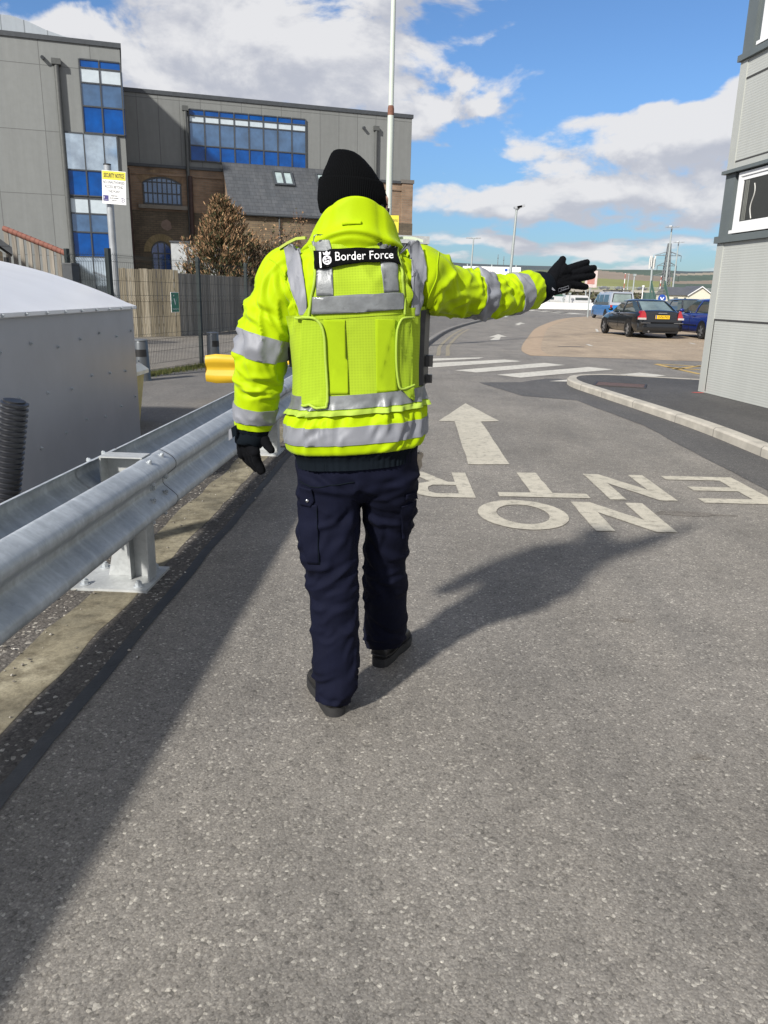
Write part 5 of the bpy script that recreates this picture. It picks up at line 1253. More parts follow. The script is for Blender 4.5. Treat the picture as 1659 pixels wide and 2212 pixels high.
# telecom mast
TM = at(1405, 640, 200); ttop = at(1410, 556, 200)
tm = thing('telecom_mast', (TM.x, 200, 0), 'slim telecom mast with pale antenna panels left of the pylon', 'mast')
MB().tube([(0, 0, 0), (ttop.x - TM.x, 0, ttop.z)], [.32, .22], STEELP, 10).build('shaft', parent=tm)
mb = MB()
for k in range(6):
    a = k * math.pi / 3; mb.box((ttop.x - TM.x + .62 * math.cos(a), .62 * math.sin(a), ttop.z - .9 - .5 * (k % 2)), (.32, .2, 2.6), mat('antenna_white', (.6, .6, .58), .5), rz=a)
    mb.tube([(ttop.x - TM.x, 0, ttop.z - 1), (ttop.x - TM.x + .6 * math.cos(a), .6 * math.sin(a), ttop.z - 1)], .05, STEELP, 5)
mb.build('antenna_panels', parent=tm)
MB().box((-.3, 0, 1.6), (2.4, 2, 3.2), mat('green_cabinet', (.07, .12, .11), .6)).build('equipment_cabinet', parent=tm)
# pylon
PY = 470.; pb, pt = at(1431, 628, PY), at(1437, 526, PY)
py = thing('pylon', (pb.x + 1, PY, 0), 'lattice steel electricity pylon rising beyond the flyover', 'pylon')
PM = mat('pylon_steel', (.17, .18, .19), .6, .3); Hp = pt.z
mb = MB(); hw = lambda z: lerp(3.6, 1.7, min(1, z / (Hp * .45))) if z < Hp * .45 else lerp(1.7, .7, (z - Hp * .45) / (Hp * .55))
lv = [Hp * k / 12 for k in range(13)]
for i in range(12):
    z0, z1 = lv[i], lv[i + 1]; a, b = hw(z0), hw(z1); c0 = [(-a, -a), (a, -a), (a, a), (-a, a)]; c1 = [(-b, -b), (b, -b), (b, b), (-b, b)]
    for k in range(4):
        n_ = (k + 1) % 4
        mb.tube([(*c0[k], z0), (*c1[k], z1)], .26, PM, 4); mb.tube([(*c0[k], z0), (*c1[n_], z1)], .15, PM, 4); mb.tube([(*c0[n_], z0), (*c1[k], z1)], .15, PM, 4); mb.tube([(*c1[k], z1), (*c1[n_], z1)], .15, PM, 4)
mb.build('tower', parent=py)
for zz_, ln in ((.80, 7.6), (.63, 5.6), (.46, 7.4)):
    z = Hp * zz_; mb = MB()
    for s_ in (1, -1):
        for y in (-.9, .9): mb.tube([(s_ * .8, y, z), (s_ * ln, 0, z)], .2, PM, 4); mb.tube([(s_ * .7, y, z + 2.2), (s_ * ln, 0, z)], .17, PM, 4)
        for q in (.35, .65): mb.tube([(s_ * ln * q, .5, z), (s_ * ln * (q - .1), .5, z + 2.2 * (1 - q))], .07, PM, 4)
        mb.tube([(s_ * ln, 0, z), (s_ * ln, 0, z - 3.2)], .14, mat('insulator', (.05, .05, .05), .5), 6)
    mb.build('cross_arm', parent=py)
# white house
HD = 190.; hg = at(1430, 618, HD); hl, hr = at(1409, 640, HD), at(1452, 640, HD)
ho = thing('white_house', (at(1429 + 4, 650, HD).x, HD, 0), 'white rendered house with grey slate roof and gable facing the car park', 'house', rz=.15)
# gable front
HW = mat('white_render', (.66, .63, .52), .9, 0, .05); HR = mat('house_slate', (.085, .09, .105), .7, 0, .1, .6)
gx = at(1466 + 15, 640, HD).x - ho.location.x
ez, az_ = at(1480, 637, HD).z, at(1480, 619, HD).z
gx = at(1519, 640, HD).x - ho.location.x; gwid = 3.1
mb = MB(); mb.prism([(gx - gwid, 0, 0), (gx + gwid, 0, 0), (gx + gwid, 0, ez), (gx, 0, az_), (gx - gwid, 0, ez)], (0, 7, 0), HW)
ml = at(1447, 640, HD).x - ho.location.x
mb.bbox((ml, 1.0, 0), (gx - gwid - .01, 6.5, ez - .1), HW); mb.build('wall', parent=ho)
mb = MB()
for s_ in (1, -1): mb.prism([(gx, -.3, az_ + .02), (gx + s_ * (gwid + .35), -.3, ez - .18), (gx + s_ * (gwid + .35), -.3, ez + .05), (gx, -.3, az_ + .25)], (0, 7.5, 0), HR)
mb.prism([(ml - .2, .6, ez - .1), (ml - .2, 3.8, az_ - .1), (ml - .2, 7, ez - .1)], (gx - ml - .6, 0, 0), HR); mb.build('roof', parent=ho)
mb = MB()
for s_ in (1, -1): mb.prism([(gx, -.33, az_ - .05), (gx + s_ * (gwid + .36), -.33, ez - .27), (gx + s_ * (gwid + .36), -.33, ez - .05), (gx, -.33, az_ + .2)], (0, -.08, 0), WHITEM)
mb.build('bargeboard', parent=ho)
for x in (ml + 1.6, ml + 4.3, ml + 7.0): MB().bbox((x, .93, .9), (x + 1.1, .99, 2.2), CARGL).build('window', parent=ho)
# blue round road sign, speed sign, posts and barrier arms
def roadsign(px, py, Y, r, m, label, shape='disc'):
    c = at(px, py, Y); t = thing('road_sign', (c.x, Y, 0), label, 'sign')
    MB().tube([(0, .06, 0), (0, .06, c.z + r * .8)], .05, STEELP, 8).build('post', parent=t)
    mb = MB()
    if shape == 'disc':
        mb.tube([(0, -.01, c.z), (0, .01, c.z)], r, m, 24); mb.build('disc', parent=t)
        mb = MB(); 
        for s_ in (1, -1): mb.prism([(0, -.02, c.z - r * .6), (s_ * r * .55, -.02, c.z + r * .3), (s_ * r * .3, -.02, c.z + r * .4), (0, -.02, c.z - r * .2)], (0, -.004, 0), WHITEM)
        mb.build('symbol', parent=t)
    else:
        mb.box((0, 0, c.z), (r * 1.5, .03, r * 2.0), m); mb.build('board', parent=t)
        mb = MB(); mb.box((0, -.02, c.z), (r * .9, .006, r * 1.2), mat('pale_red_panel', (.45, .2, .17), .6)); mb.build('symbol', parent=t)
roadsign(1430, 645, 125, .62, BLUEM, 'round blue road sign on a thin post in front of the white house roof')
roadsign(1277, 603, 62, .62, mat('pale_pink_board', (.6, .5, .48), .5), 'pale rectangular board sign on a post just below the fingertips', 'rect')
RW = None
def pole_obj(px, py0, py1, Y, r, m, name, label, cat, striped=False):
    t_, b_ = at(px, py0, Y), at(px, py1, Y); t = thing(name, (b_.x, Y, 0), label, cat); z1 = t_.z
    MB().tube([(0, 0, 0), (0, 0, z1)], r, m, 8).build('shaft', parent=t)
    if striped:
        mb = MB(); n = int(z1 / .9)
        for k in range(0, n, 2): mb.tube([(0, 0, k * .9), (0, 0, k * .9 + .9)], r * 1.06, mat('faded_red', (.38, .10, .08), .6), 8)
        mb.build('red_bands', parent=t)
    else: MB().box((0, 0, z1), (r * 4, r * 3, r * 3), m).build('head', parent=t)
    return t
pole_obj(1344, 590, 660, 160, .07, WHITEM, 'crossing_barrier', 'raised red and white striped level crossing barrier arm', 'barrier', True)
pole_obj(1364, 594, 660, 165, .14, STEELP, 'signal_post', 'grey signal post with lamp head right of the striped barrier arm', 'post')
pole_obj(1385, 618, 660, 150, .09, WHITEM, 'marker_post', 'short white post standing right of the signal post', 'post')
pole_obj(1352, 593, 655, 170, .07, STEELP, 'thin_lamp_post', 'thin lamp post between striped barrier arm and signal post', 'post')
pole_obj(1424.5, 596, 634, 240, .11, WHITEM, 'crossing_barrier', 'white and red barrier arm standing in front of the pylon', 'barrier', True)
# green footbridge stairs
fs = at(1408, 650, 175); ft = thing('footbridge', (fs.x, 175, 0), 'green railed footbridge stairs beside the telecom mast', 'footbridge')
GRN = mat('bridge_green', (.06, .12, .10), .6); STP = mat('bridge_steps', (.22, .23, .20), .8)
mb = MB()
for k in range(12): mb.box((2.2, k * .3, .25 + k * .32), (2.8, .34, .1), STP)
mb.build('steps', parent=ft)
for x in (.7, 3.7):
    mb = MB(); mb.prism([(x, -.2, .5), (x, 3.6, 4.3), (x, 3.6, 5.5), (x, -.2, 1.7)], (.08, 0, 0), GRN); mb.bbox((x - .1, 3.61, 0), (x + .18, 3.9, 5.6), GRN); mb.build('side_rail', parent=ft)
# distant parked vans between the blocks and flyover, low hedge and sheds
def dvan(px, Y, c, label, k=1.):
    b = at(px, 655, Y); t = thing('parked_van', (b.x, Y, 0), label, 'van')
    m = paint('van_paint_%d' % px, c); q = lambda w_, a, b2, z: [(a, -w_, z), (b2, -w_, z), (b2, w_, z), (a, w_, z)]
    mb = MB(); mb.loft([q(.9, -2.3, 2.3, .3), q(.95, -2.4, 2.4, .9), q(.9, -2.4, 1.7, 1.2 * k), q(.8, -2.3, 1.1, 1.9 * k)], m); mb.build('body', parent=t)
    MB().box((.2, -.9, 1.35 * k), (2., .06, .4), CARGL).build('side_window', parent=t)
    mb = MB(); [mb.tube([(a, -.96, .34), (a, .96, .34)], .34, TYRE, 12) for a in (-1.5, 1.5)]; mb.build('wheels', parent=t)
dvan(1250, 128, (.62, .62, .62), 'white van parked behind the white blocks, right end'); dvan(1222, 140, (.55, .57, .58), 'pale van parked behind the white blocks, left of the red one', .9)
dvan(1243, 150, (.3, .03, .03), 'small dark red vehicle parked behind the white vans', .8); dvan(1200, 150, (.05, .12, .09), 'dark green vehicle parked beyond the blocks under the hand', 1.1); dvan(1178, 135, (.6, .6, .58), 'white van parked beyond the blocks beneath the glove wrist', 1.)
for k, (px, y0) in enumerate(((1186, 632), (1216, 636), (1229, 634), (1263, 618), (1174, 640))):
    pole_obj(px, y0, 660, 120 + 3 * k, .09, STEELP, 'lamp_column' if k < 3 else 'signal_column', ['thin grey post below the palm of the raised glove', 'thin grey post below the ring finger', 'thin post beside the pale van', 'thin post below the fingertips near the camper van', 'short post at the glove wrist'][k], 'post')
mb = MB()
def leafcloud(mb, c, r, n, s_, mats):
    for k in range(n):
        d = Vector((random.gauss(0, 1), random.gauss(0, 1), random.gauss(0, 1))).normalized() * (random.random() ** .4); p = Vector(c) + Vector((d.x * r[0], d.y * r[1], d.z * r[2]))
        a, b = Vector((random.gauss(0, 1), random.gauss(0, 1), random.gauss(0, 1))).normalized(), Vector((random.gauss(0, 1), random.gauss(0, 1), random.gauss(0, 1))).normalized()
        mb.add([p - a * s_, p + b * s_, p + a * s_, p - b * s_ * .6], [(0, 1, 2, 3)], random.choice(mats))
HG = [mat('hedge_brown', (.10, .085, .055), .9), mat('hedge_olive', (.075, .08, .04), .9)]
for px in range(1130, 1580, 9): c = at(px, 648, 230); leafcloud(mb, (c.x, 230, 1.6), (1.4, 1, 2.0), 40, .5, HG)
mb.build('hedge', fix=False, label='low brown scrub hedge along the foot of the flyover', cat='hedge', kind='stuff')
o = sheet('railway_yard', [(5, 120), (60, 90), (220, 330), (20, 330)], .0, GROUNDM); tag(o, kind='structure')

# ================================================================== downland hills
def field_mat(name, c, sc=.01): return mat(name, c, .95, 0, .16, sc, stretch=(1, .25, 1))
FIELDS = [field_mat('field_yellow_green', (.20, .21, .07)), field_mat('field_tan', (.235, .19, .145)), field_mat('field_green', (.066, .095, .068)), field_mat('field_dark', (.062, .078, .082)), field_mat('field_pale', (.28, .245, .19)), field_mat('field_olive', (.105, .125, .075))]  # slight distance haze is mixed into these field colours
mb = MB(); NA, NR = 260, 150
def hill_h(a, r):
    t = max(0., min(1., (r - 700) / 2100.)); s_ = t * t * (3 - 2 * t)
    top = 106 - 1.1 * (a - 5) + 7 * noise.noise(Vector((a * .3, 0, 3))) + 22 * math.exp(-((a + 30) / 20) ** 2)
    return 6 * noise.noise(Vector((a * .2, r * .002, 0))) * s_ + s_ * top
rows = []
for i in range(NR + 1):
    r = 650 * (3100 / 650.) ** (i / NR); rows.append([(r * math.sin(rad(lerp(-60, 60, j / NA))), r * math.cos(rad(lerp(-60, 60, j / NA))), hill_h(lerp(-60, 60, j / NA), r) - 1.) for j in range(NA + 1)])
vs = [p for r_0 in rows for p in r_0]
for m in FIELDS: mb.mat(m)
for i in range(NR):
    for j in range(NA):
        a = lerp(-60, 60, (j + .5) / NA); r = 650 * (3100 / 650.) ** ((i + .5) / NR); h = hill_h(a, r)
        e_ = (h - 1.4) / r * 1790 + 6 * noise.noise(Vector((a * .22, 1.5, 0)))
        k = 0 if e_ < 43 - .6 * (a - 15) else 1 if e_ < 56 - 2.2 * (a - 16) else 2 if e_ < 66 else 3
        if a > 19.5: k = 3 if e_ > 56 else 4 if e_ > 52 else 2 if e_ > 41 else 1 if e_ > 36 - (a - 19.5) else 2
        if a < 13.2: k = 3 if e_ > 58 else 5 if e_ > 47 + 3 * math.sin(a * .9) else 2
        mb.f.append((i * (NA + 1) + j, i * (NA + 1) + j + 1, (i + 1) * (NA + 1) + j + 1, (i + 1) * (NA + 1) + j)); mb.mi.append(k); mb.sm.append(True)
mb.v = vs
mb.build('hills', kind='structure')
for px, y0, lb_ in ((1245.6 * .864, 636, 'taller transmitter mast on the hilltop'), (1260 * .864, 641, 'shorter transmitter mast on the hilltop')):
    c = at(px, y0 * .864, 2750); t = thing('transmitter_mast', (c.x, 2750, c.z - 60), lb_ + ' behind the billboard', 'mast')
    MB().tube([(0, 0, 0), (0, 0, 60)], [1.4, .9], PM, 5).build('shaft', parent=t); MB().box((0, 0, 48), (3.4, 3.4, 3), PM).build('antenna', parent=t)

# ================================================================== conifer and bare shrubs behind the timber fence
CB = [mat('needles_brown', (.27, .155, .08), .9, 0, .25, 3), mat('needles_tan', (.40, .25, .135), .9, 0, .2, 3), mat('needles_dark', (.085, .055, .03), .9, 0, .2, 3)]
CGN = [mat('needles_olive', (.075, .075, .03), .9, 0, .2, 3), mat('needles_green', (.045, .055, .022), .9, 0, .2, 3)]
BARK = mat('bark', (.07, .05, .038), .9, 0, .3, 8)
tb = at(482, 600, 31.0); TZ = at(482, 437, 31).z
tr = thing('conifer_tree', (tb.x, 31, 0), 'bushy conifer with browning foliage behind the dark timber fence', 'tree')
MB().tube([(0, 0, 0), (.05, 0, TZ * .5), (0, 0, TZ * .92)], [.13, .08, .02], BARK, 8).build('trunk', parent=tr)
mb = MB(); mbr = MB(); rnd = random.Random(3)
for k in range(330):
    t = rnd.random() ** .8; z = lerp(.5, TZ, t); R = 1.72 * max(.02, 1 - t ** 2.1) ** .75 * (1 + .16 * math.sin(z * 5)) + .05; a = rnd.uniform(0, 2 * math.pi); R *= rnd.uniform(.5, 1.0) + .22 * noise.noise(Vector((math.cos(a) * 1.6, math.sin(a) * 1.6, z * 1.1)))
    tip = Vector((R * math.cos(a), R * math.sin(a), z + R * .25)); base = Vector((0, 0, z - R * .25))
    mbr.tube([base, base.lerp(tip, .6) - Vector((0, 0, .05)), tip], [.02, .012, .004], BARK, 4, False)
    nt_ = 72
    for q in range(nt_):
        s_ = .45 + .58 * q / nt_; p = base.lerp(tip, s_) + Vector((rnd.gauss(0, .10), rnd.gauss(0, .10), rnd.gauss(0, .10)))
        up2 = (Vector((math.cos(a) * .5, math.sin(a) * .5, .9)) + Vector((rnd.gauss(0, .4), rnd.gauss(0, .4), rnd.gauss(0, .3)))).normalized()
        sd_ = up2.cross(Vector((rnd.gauss(0, 1), rnd.gauss(0, 1), rnd.gauss(0, 1)))).normalized(); ln = rnd.uniform(.08, .16); w_ = ln * .13
        outer = s_ > .8
        browny = rnd.random() < (.80 if outer else .35) * (.55 + .65 * t)
        m = rnd.choice(CB if outer else CB[::2]) if browny else rnd.choice(CGN)
        mb.add([p - sd_ * w_, p + sd_ * w_, p + up2 * ln * .7 + sd_ * w_ * .8, p + up2 * ln, p + up2 * ln * .7 - sd_ * w_ * .8], [(0, 1, 2, 3, 4)], m)
mb.build('foliage', parent=tr, fix=False); mbr.build('branches', parent=tr)
TWIG = [mat('twig_red_brown', (.16, .085, .06), .9), mat('twig_grey', (.12, .10, .08), .9)]
def shrub(px, pyt, Y, w_, label, n, mats, leaves=0):
    b = at(px, 600, Y); zt2 = at(px, pyt, Y).z; t = thing('bare_shrub', (b.x, Y, 0), label, 'shrub', rz=0); r2 = random.Random(px)
    mb = MB(); ml_ = MB()
    for k in range(n):
        a = r2.uniform(0, 6.28); h = zt2 * r2.uniform(.55, 1.0); rr_ = w_ * r2.uniform(.2, 1.); p = [Vector((0, 0, .0))]
        for s_ in (.3, .6, .8, 1.): p.append(Vector((rr_ * math.cos(a) * s_ + r2.gauss(0, .06), rr_ * math.sin(a) * s_ + r2.gauss(0, .06), h * s_)))
        mb.tube(p, [.022, .016, .011, .008, .004], r2.choice(mats), 4, False)
        for q in range(9):
            s_ = r2.uniform(.35, 1.); i = min(int(s_ * 4), 3); base = p[i].lerp(p[i + 1], s_ * 4 - i if s_ < 1 else 1); e = base + Vector((r2.gauss(0, .22), r2.gauss(0, .22), r2.uniform(.1, .5)))
            mb.tube([base, e], [.007, .003], r2.choice(mats), 3, False)
            for _ in range(leaves):
                c = base.lerp(e, r2.random()); a1, b1 = Vector((r2.gauss(0, 1), r2.gauss(0, 1), r2.gauss(0, 1))).normalized() * .05, Vector((r2.gauss(0, 1), r2.gauss(0, 1), r2.gauss(0, 1))).normalized() * .05
                ml_.add([c - a1, c + b1, c + a1, c - b1], [(0, 1, 2, 3)], r2.choice(CB + CGN))
    mb.build('stems', parent=t, fix=False)
    if leaves: ml_.build('leaves', parent=t, fix=False)
shrub(612, 470, 33, 1.0, 'reddish bare shrub with sparse leaves right of the conifer', 60, TWIG, 3)
shrub(575, 520, 32, 1.1, 'low greyish tangled shrub between the conifer and the red shrub', 60, TWIG[1:], 5)
shrub(655, 540, 34, .9, 'low bare shrub nearest the sleeve behind the timber fence', 40, TWIG, 2)
shrub(425, 560, 31.5, .7, 'small olive shrub at the left foot of the conifer', 40, TWIG[1:], 7)
# ================================================================== the officer
O = Vector((-.09, 2.45, 0))
def lp_(px, py, Y): return at(px, py, Y) - O
HIVIS = cloth('hi_vis_fabric', (.35, .495, .0), .62, 1400, .03, .04, crumple=.55, cs=11)
MESHV = cloth('hi_vis_mesh', (.325, .46, .022), .75, 1400, .05, .05, dots=.0062, crumple=.3, cs=12)
HIDARK = cloth('hi_vis_velcro', (.29, .42, .008), .9, 700, .25, .08)
PIPING = cloth('vest_piping', (.33, .46, .06), .6, 900, .05, .04)
TAPE = mat('reflective_tape', (.215, .225, .255), .6, .1, .05, 7, .04, 40)
VTAPE = mat('prismatic_tape', (.17, .182, .19), .42, .2, .3, 16, .12, 70, coat=.12)
NAVYC = cloth('navy_cloth', (.0046, .0058, .0165), .85, 800, .25, .2, sheen=0, crumple=.7, cs=9)
NAVYR = cloth('navy_rib', (.004, .007, .011), .9, 800, .25, .12, sheen=0)
KNIT = cloth('black_knit', (.003, .0033, .004), .95, 500, .4, .2, sheen=0)
GLOVEM = cloth('black_glove', (.0035, .004, .0055), .92, 900, .25, .15, sheen=0)
LEATHER = mat('black_leather', (.010, .010, .011), .42, 0, .2, 14, .15, 120)
SOLE = mat('boot_sole', (.018, .018, .019), .75, 0, .2, 30)
SKIN = mat('skin', (.56, .34, .25), .5, 0, .08, 14)
HAIR = mat('dark_hair', (.012, .009, .008), .5, 0, .2, 30)
SILVER = mat('embroidery_silver', (.62, .62, .66), .6, 0, .1, 40)
def cap(mb, p, q, r0, r1, seg=14):
    p, q = Vector(p), Vector(q); d = (q - p); L = d.length or 1e-6; d = d / L
    a = d.orthogonal().normalized(); b = d.cross(a); rings = []
    for k in range(5):
        t = math.pi / 2 * (1 - k / 4); rings.append((p - d * r0 * math.sin(t), max(r0 * math.cos(t), r0 * .04)))
    for k in range(5):
        t = math.pi / 2 * k / 4; rings.append((q + d * r1 * math.sin(t), max(r1 * math.cos(t), r1 * .04)))
    mb.loft([[c + (a * math.cos(2 * math.pi * j / seg) + b * math.sin(2 * math.pi * j / seg)) * r for j in range(seg)] for c, r in rings])
def chain(mb, pts, rr):
    for i in range(len(pts) - 1): cap(mb, pts[i], pts[i + 1], rr[i], rr[i + 1])
# arm centrelines (local), read off the photo at their real depth
LA = [Vector((-.115, .0, 1.44)), lp_(622, 587, 2.45), lp_(597, 642, 2.445), lp_(580, 700, 2.44), lp_(566, 760, 2.44), lp_(557, 830, 2.46), lp_(550, 892, 2.475), lp_(546, 938, 2.48)]
LR = [.060, .064, .074, .078, .081, .074, .065, .054]
RA = [Vector((.130, .01, 1.425)), lp_(903, 607, 2.50), lp_(962, 624, 2.56), lp_(1022, 637, 2.63), lp_(1080, 641, 2.70), lp_(1130, 631, 2.77), lp_(1163, 622, 2.81)]
RR = [.096, .108, .082, .071, .067, .065, .059]
# ---- body: one continuous skin surface, mostly covered by clothing
bmB = MB()
chain(bmB, [(0, .0, .95), (0, .0, 1.1), (0, .0, 1.3), (-.0, .0, 1.42)], [.125, .12, .125, .105]); chain(bmB, [(-.085, 0, .95), (.085, 0, .95)], [.085, .085])
chain(bmB, [(-.13, 0, 1.42), (.13, 0, 1.42)], [.075, .075]); chain(bmB, [(-.0, 0, 1.42), (-.015, .01, 1.53), (-.018, .02, 1.58)], [.07, .055, .055])
chain(bmB, LA[:1] + [LA[2], LA[4], LA[6], LA[7]], [.055, .045, .042, .034, .030]); chain(bmB, RA[:1] + [RA[2], RA[3], RA[5], RA[6]], [.06, .045, .042, .034, .030])
LLEG = [lp_(700, 1010, 2.46), lp_(708, 1180, 2.46), lp_(722, 1330, 2.43), lp_(722, 1500, 2.42)]; RLEG = [lp_(835, 1010, 2.47), lp_(835, 1180, 2.58), lp_(838, 1290, 2.68), lp_(834, 1345, 2.76)]
for lg in (LLEG, RLEG): chain(bmB, lg, [.075, .052, .040, .034])
hc = Vector((-.005, .045, 1.655))                       # head centre
hy = Matrix.Rotation(rad(-14), 3, 'Z')
def head(mb):
    rings = []; n = 24
    for i in range(17):
        t = math.pi * i / 16; z = -math.cos(t); s_ = max(math.sin(t), .04); ring = []
        for k in range(n):
            a = 2 * math.pi * k / n; x, y = math.cos(a) * s_ * .077, math.sin(a) * s_ * .098
            if z < -.1:
                q = (-.1 - z); x *= 1 - .28 * q; y = y * (1 - .12 * q) + (.012 * q if y > 0 else .02 * q)
            if y > 0 and abs(x) < .03: y += .006 * math.exp(-((z + .05) / .4) ** 2)
            ring.append(hc + hy @ Vector((x, y, z * .118)))
        rings.append(ring)
    mb.loft(rings)
    W_ = lambda x, y, z: hc + hy @ Vector((x, y, z))
    cap(mb, W_(0, .098, .012), W_(0, .116, -.022), .008, .013); cap(mb, W_(-.012, .104, -.026), W_(.012, .104, -.026), .009, .009)
    cap(mb, W_(-.020, .094, -.055), W_(.020, .094, -.055), .007, .007); cap(mb, W_(-.016, .093, -.064), W_(.016, .093, -.064), .008, .008); cap(mb, W_(-.01, .082, -.10), W_(.01, .082, -.10), .018, .018)
    for s_ in (1, -1):
        cap(mb, W_(s_ * .032, .083, .008), W_(s_ * .034, .083, .008), .013, .013); cap(mb, W_(s_ * .018, .094, .024), W_(s_ * .048, .083, .026), .007, .006)
        cap(mb, W_(s_ * .079, -.008, .018), W_(s_ * .077, .0, -.022), .014, .010)
head(bmB)
me = remesh(bmB.v, bmB.f, .0055, 3)
person = link_mesh('person', me, SKIN); person.location = O
tag(person, 'officer seen from behind in yellow hi-vis coat and black beanie, right arm stretched out sideways', 'person')
for s_ in (1, -1):
    e = hc + hy @ Vector((s_ * .033, .091, .008)); mb = MB(); mb.sphere(e, .0095, WHITEM, 12, 8); ey = mb.build('eye', parent=person)
    mb = MB(); mb.sphere(e + hy @ Vector((0, .0065, 0)), .0045, INKM, 8, 6); mb.build('pupil', parent=ey)

# ---- sewn cloth folds: short curved creases laid over a (turn, length) map
def foldset(seed, spec):
    rr_ = random.Random(seed); F_ = []
    for n, u_, du_, l_, dl_, a_, da_, w_, h_ in spec:
        for _ in range(n): F_.append((rad(u_ + rr_.uniform(-du_, du_)), l_ + rr_.uniform(-dl_, dl_), rad(a_ + rr_.uniform(-da_, da_)), rr_.uniform(.025, .065), w_ * rr_.uniform(.7, 1.3), h_ * rr_.uniform(.6, 1.3) * (1 if rr_.random() < .72 else -.8), rr_.uniform(-7, 7)))
    return F_
def folds(F_, u, l, r=.08):
    d = 0.
    for u0_, l0_, a_, ln, w_, h_, k_ in F_:
        dl = l - l0_
        if abs(dl) > .14: continue
        du = (u - u0_ + math.pi) % (2 * math.pi) - math.pi
        dx = du * r
        if abs(dx) > .14: continue
        al = dx * math.cos(a_) + dl * math.sin(a_); pe = -dx * math.sin(a_) + dl * math.cos(a_) + k_ * al * al
        if abs(al) > 2.2 * ln or abs(pe) > 5 * w_: continue
        d += h_ * math.exp(-(al / ln) ** 2) * (math.exp(-(pe / w_) ** 2) - .65 * math.exp(-((pe - 1.7 * w_) / (1.1 * w_)) ** 2))
    return d
# ---- trousers: pixel-true silhouettes, joined and creased
def ring_at(xl, xr, y, Y, dep=.95, sh=0., n=24, pw=2.3, z=None):
    a, b = lp_(xl, y, Y), lp_(xr, y, Y); c = (a + b) / 2; hw_ = (b - a).length / 2; out = []
    for k in range(n):
        t = 2 * math.pi * k / n; ct, st_ = math.cos(t), math.sin(t)
        x = math.copysign(abs(ct) ** (2 / pw), ct) * hw_; yv = math.copysign(abs(st_) ** (2 / pw), st_) * hw_ * dep
        out.append(Vector((c.x + x, c.y + yv + sh, c.z + x * (b - a).z / (2 * hw_))))
    return out
tm_ = MB()
tm_.loft([ring_at(642, 903, 955, 2.46, .76), ring_at(641, 902, 990, 2.46, .74), ring_at(641, 900, 1025, 2.46, .68), ring_at(648, 894, 1050, 2.465, .58), ring_at(670, 875, 1072, 2.47, .4)])
tm_.loft([ring_at(650, 762, 985, 2.46, 1.2), ring_at(643, 774, 1030, 2.455, 1.28), ring_at(648, 777, 1075, 2.455, 1.18), ring_at(644, 777, 1105, 2.455, 1.08), ring_at(642, 776, 1150, 2.45, 1.06), ring_at(652, 773, 1195, 2.44, 1.03), ring_at(664, 771, 1235, 2.435, 1.0), ring_at(669, 772, 1290, 2.43, 1.0),
          ring_at(672, 774, 1340, 2.425, 1.0), ring_at(675, 774, 1390, 2.42, 1.02), ring_at(678, 773, 1440, 2.41, 1.05), ring_at(682, 769, 1480, 2.405, 1.08), ring_at(687, 757, 1512, 2.40, 1.1), ring_at(690, 754, 1545, 2.40, 1.08)])
tm_.loft([ring_at(784, 895, 985, 2.46, 1.2), ring_at(774, 900, 1030, 2.465, 1.28), ring_at(780, 898, 1065, 2.485, 1.18), ring_at(783, 901, 1095, 2.515, 1.08), ring_at(786, 893, 1130, 2.545, 1.08), ring_at(788, 880, 1165, 2.575, 1.08), ring_at(789, 879, 1205, 2.61, 1.05), ring_at(788, 881, 1250, 2.65, 1.05),
          ring_at(787, 882, 1295, 2.695, 1.06), ring_at(788, 878, 1335, 2.74, 1.1), ring_at(791, 874, 1362, 2.77, 1.15), ring_at(794, 868, 1388, 2.80, 1.15), ring_at(797, 864, 1420, 2.81, 1.1)])
def creased(me, fn):
    n = len(me.vertices); co = np.empty(n * 3); no = np.empty(n * 3); me.vertices.foreach_get('co', co)
    me.vertex_normals.foreach_get('vector', no) if hasattr(me, 'vertex_normals') else me.vertices.foreach_get('normal', no)
    co = co.reshape(-1, 3); no = no.reshape(-1, 3)
    for i in range(n): co[i] += no[i] * fn(co[i])
    me.vertices.foreach_set('co', co.ravel()); me.update()
def ridge(v, s=1.): return 1 - 2 * abs(noise.noise(v))
TCL = [(.0, -.055, -.045), (.35, -.065, -.035), (.6, -.088, -.005), (.9, -.10, .0)]; TCR = [(.05, .045, .36), (.3, .045, .25), (.55, .052, .15), (.75, .06, .05), (.9, .07, .01)]
def tcen(T, z):
    for i in range(len(T) - 1):
        if z <= T[i + 1][0]: k = max(0, (z - T[i][0]) / (T[i + 1][0] - T[i][0])); return lerp(T[i][1], T[i + 1][1], k), lerp(T[i][2], T[i + 1][2], k)
    return T[-1][1:]
TF = None
def trou(p):
    global TF
    if TF is None:
        TF = [foldset(21 + 7 * q, [(26, 0, 180, .10, .07, 10 * (1 - 2 * q), 40, .011, .0055), (22, -90, 90, .47, .09, 25 * (1 - 2 * q), 30, .012, .005), (14, -90, 80, .66, .06, 40 * (1 - 2 * q), 30, .012, .005), (12, 0, 180, .28, .06, 30, 40, .012, .0045), (12, -90, 80, .80, .05, 20 * (2 * q - 1), 25, .012, .006)]) for q in (0, 1)]
    q = 0 if p[0] < 0.0 else 1; cx0, cy0 = tcen(TCR if q else TCL, p[2])
    return trou0(p) + folds(TF[q], math.atan2(p[1] - cy0, p[0] - cx0), p[2], .095)
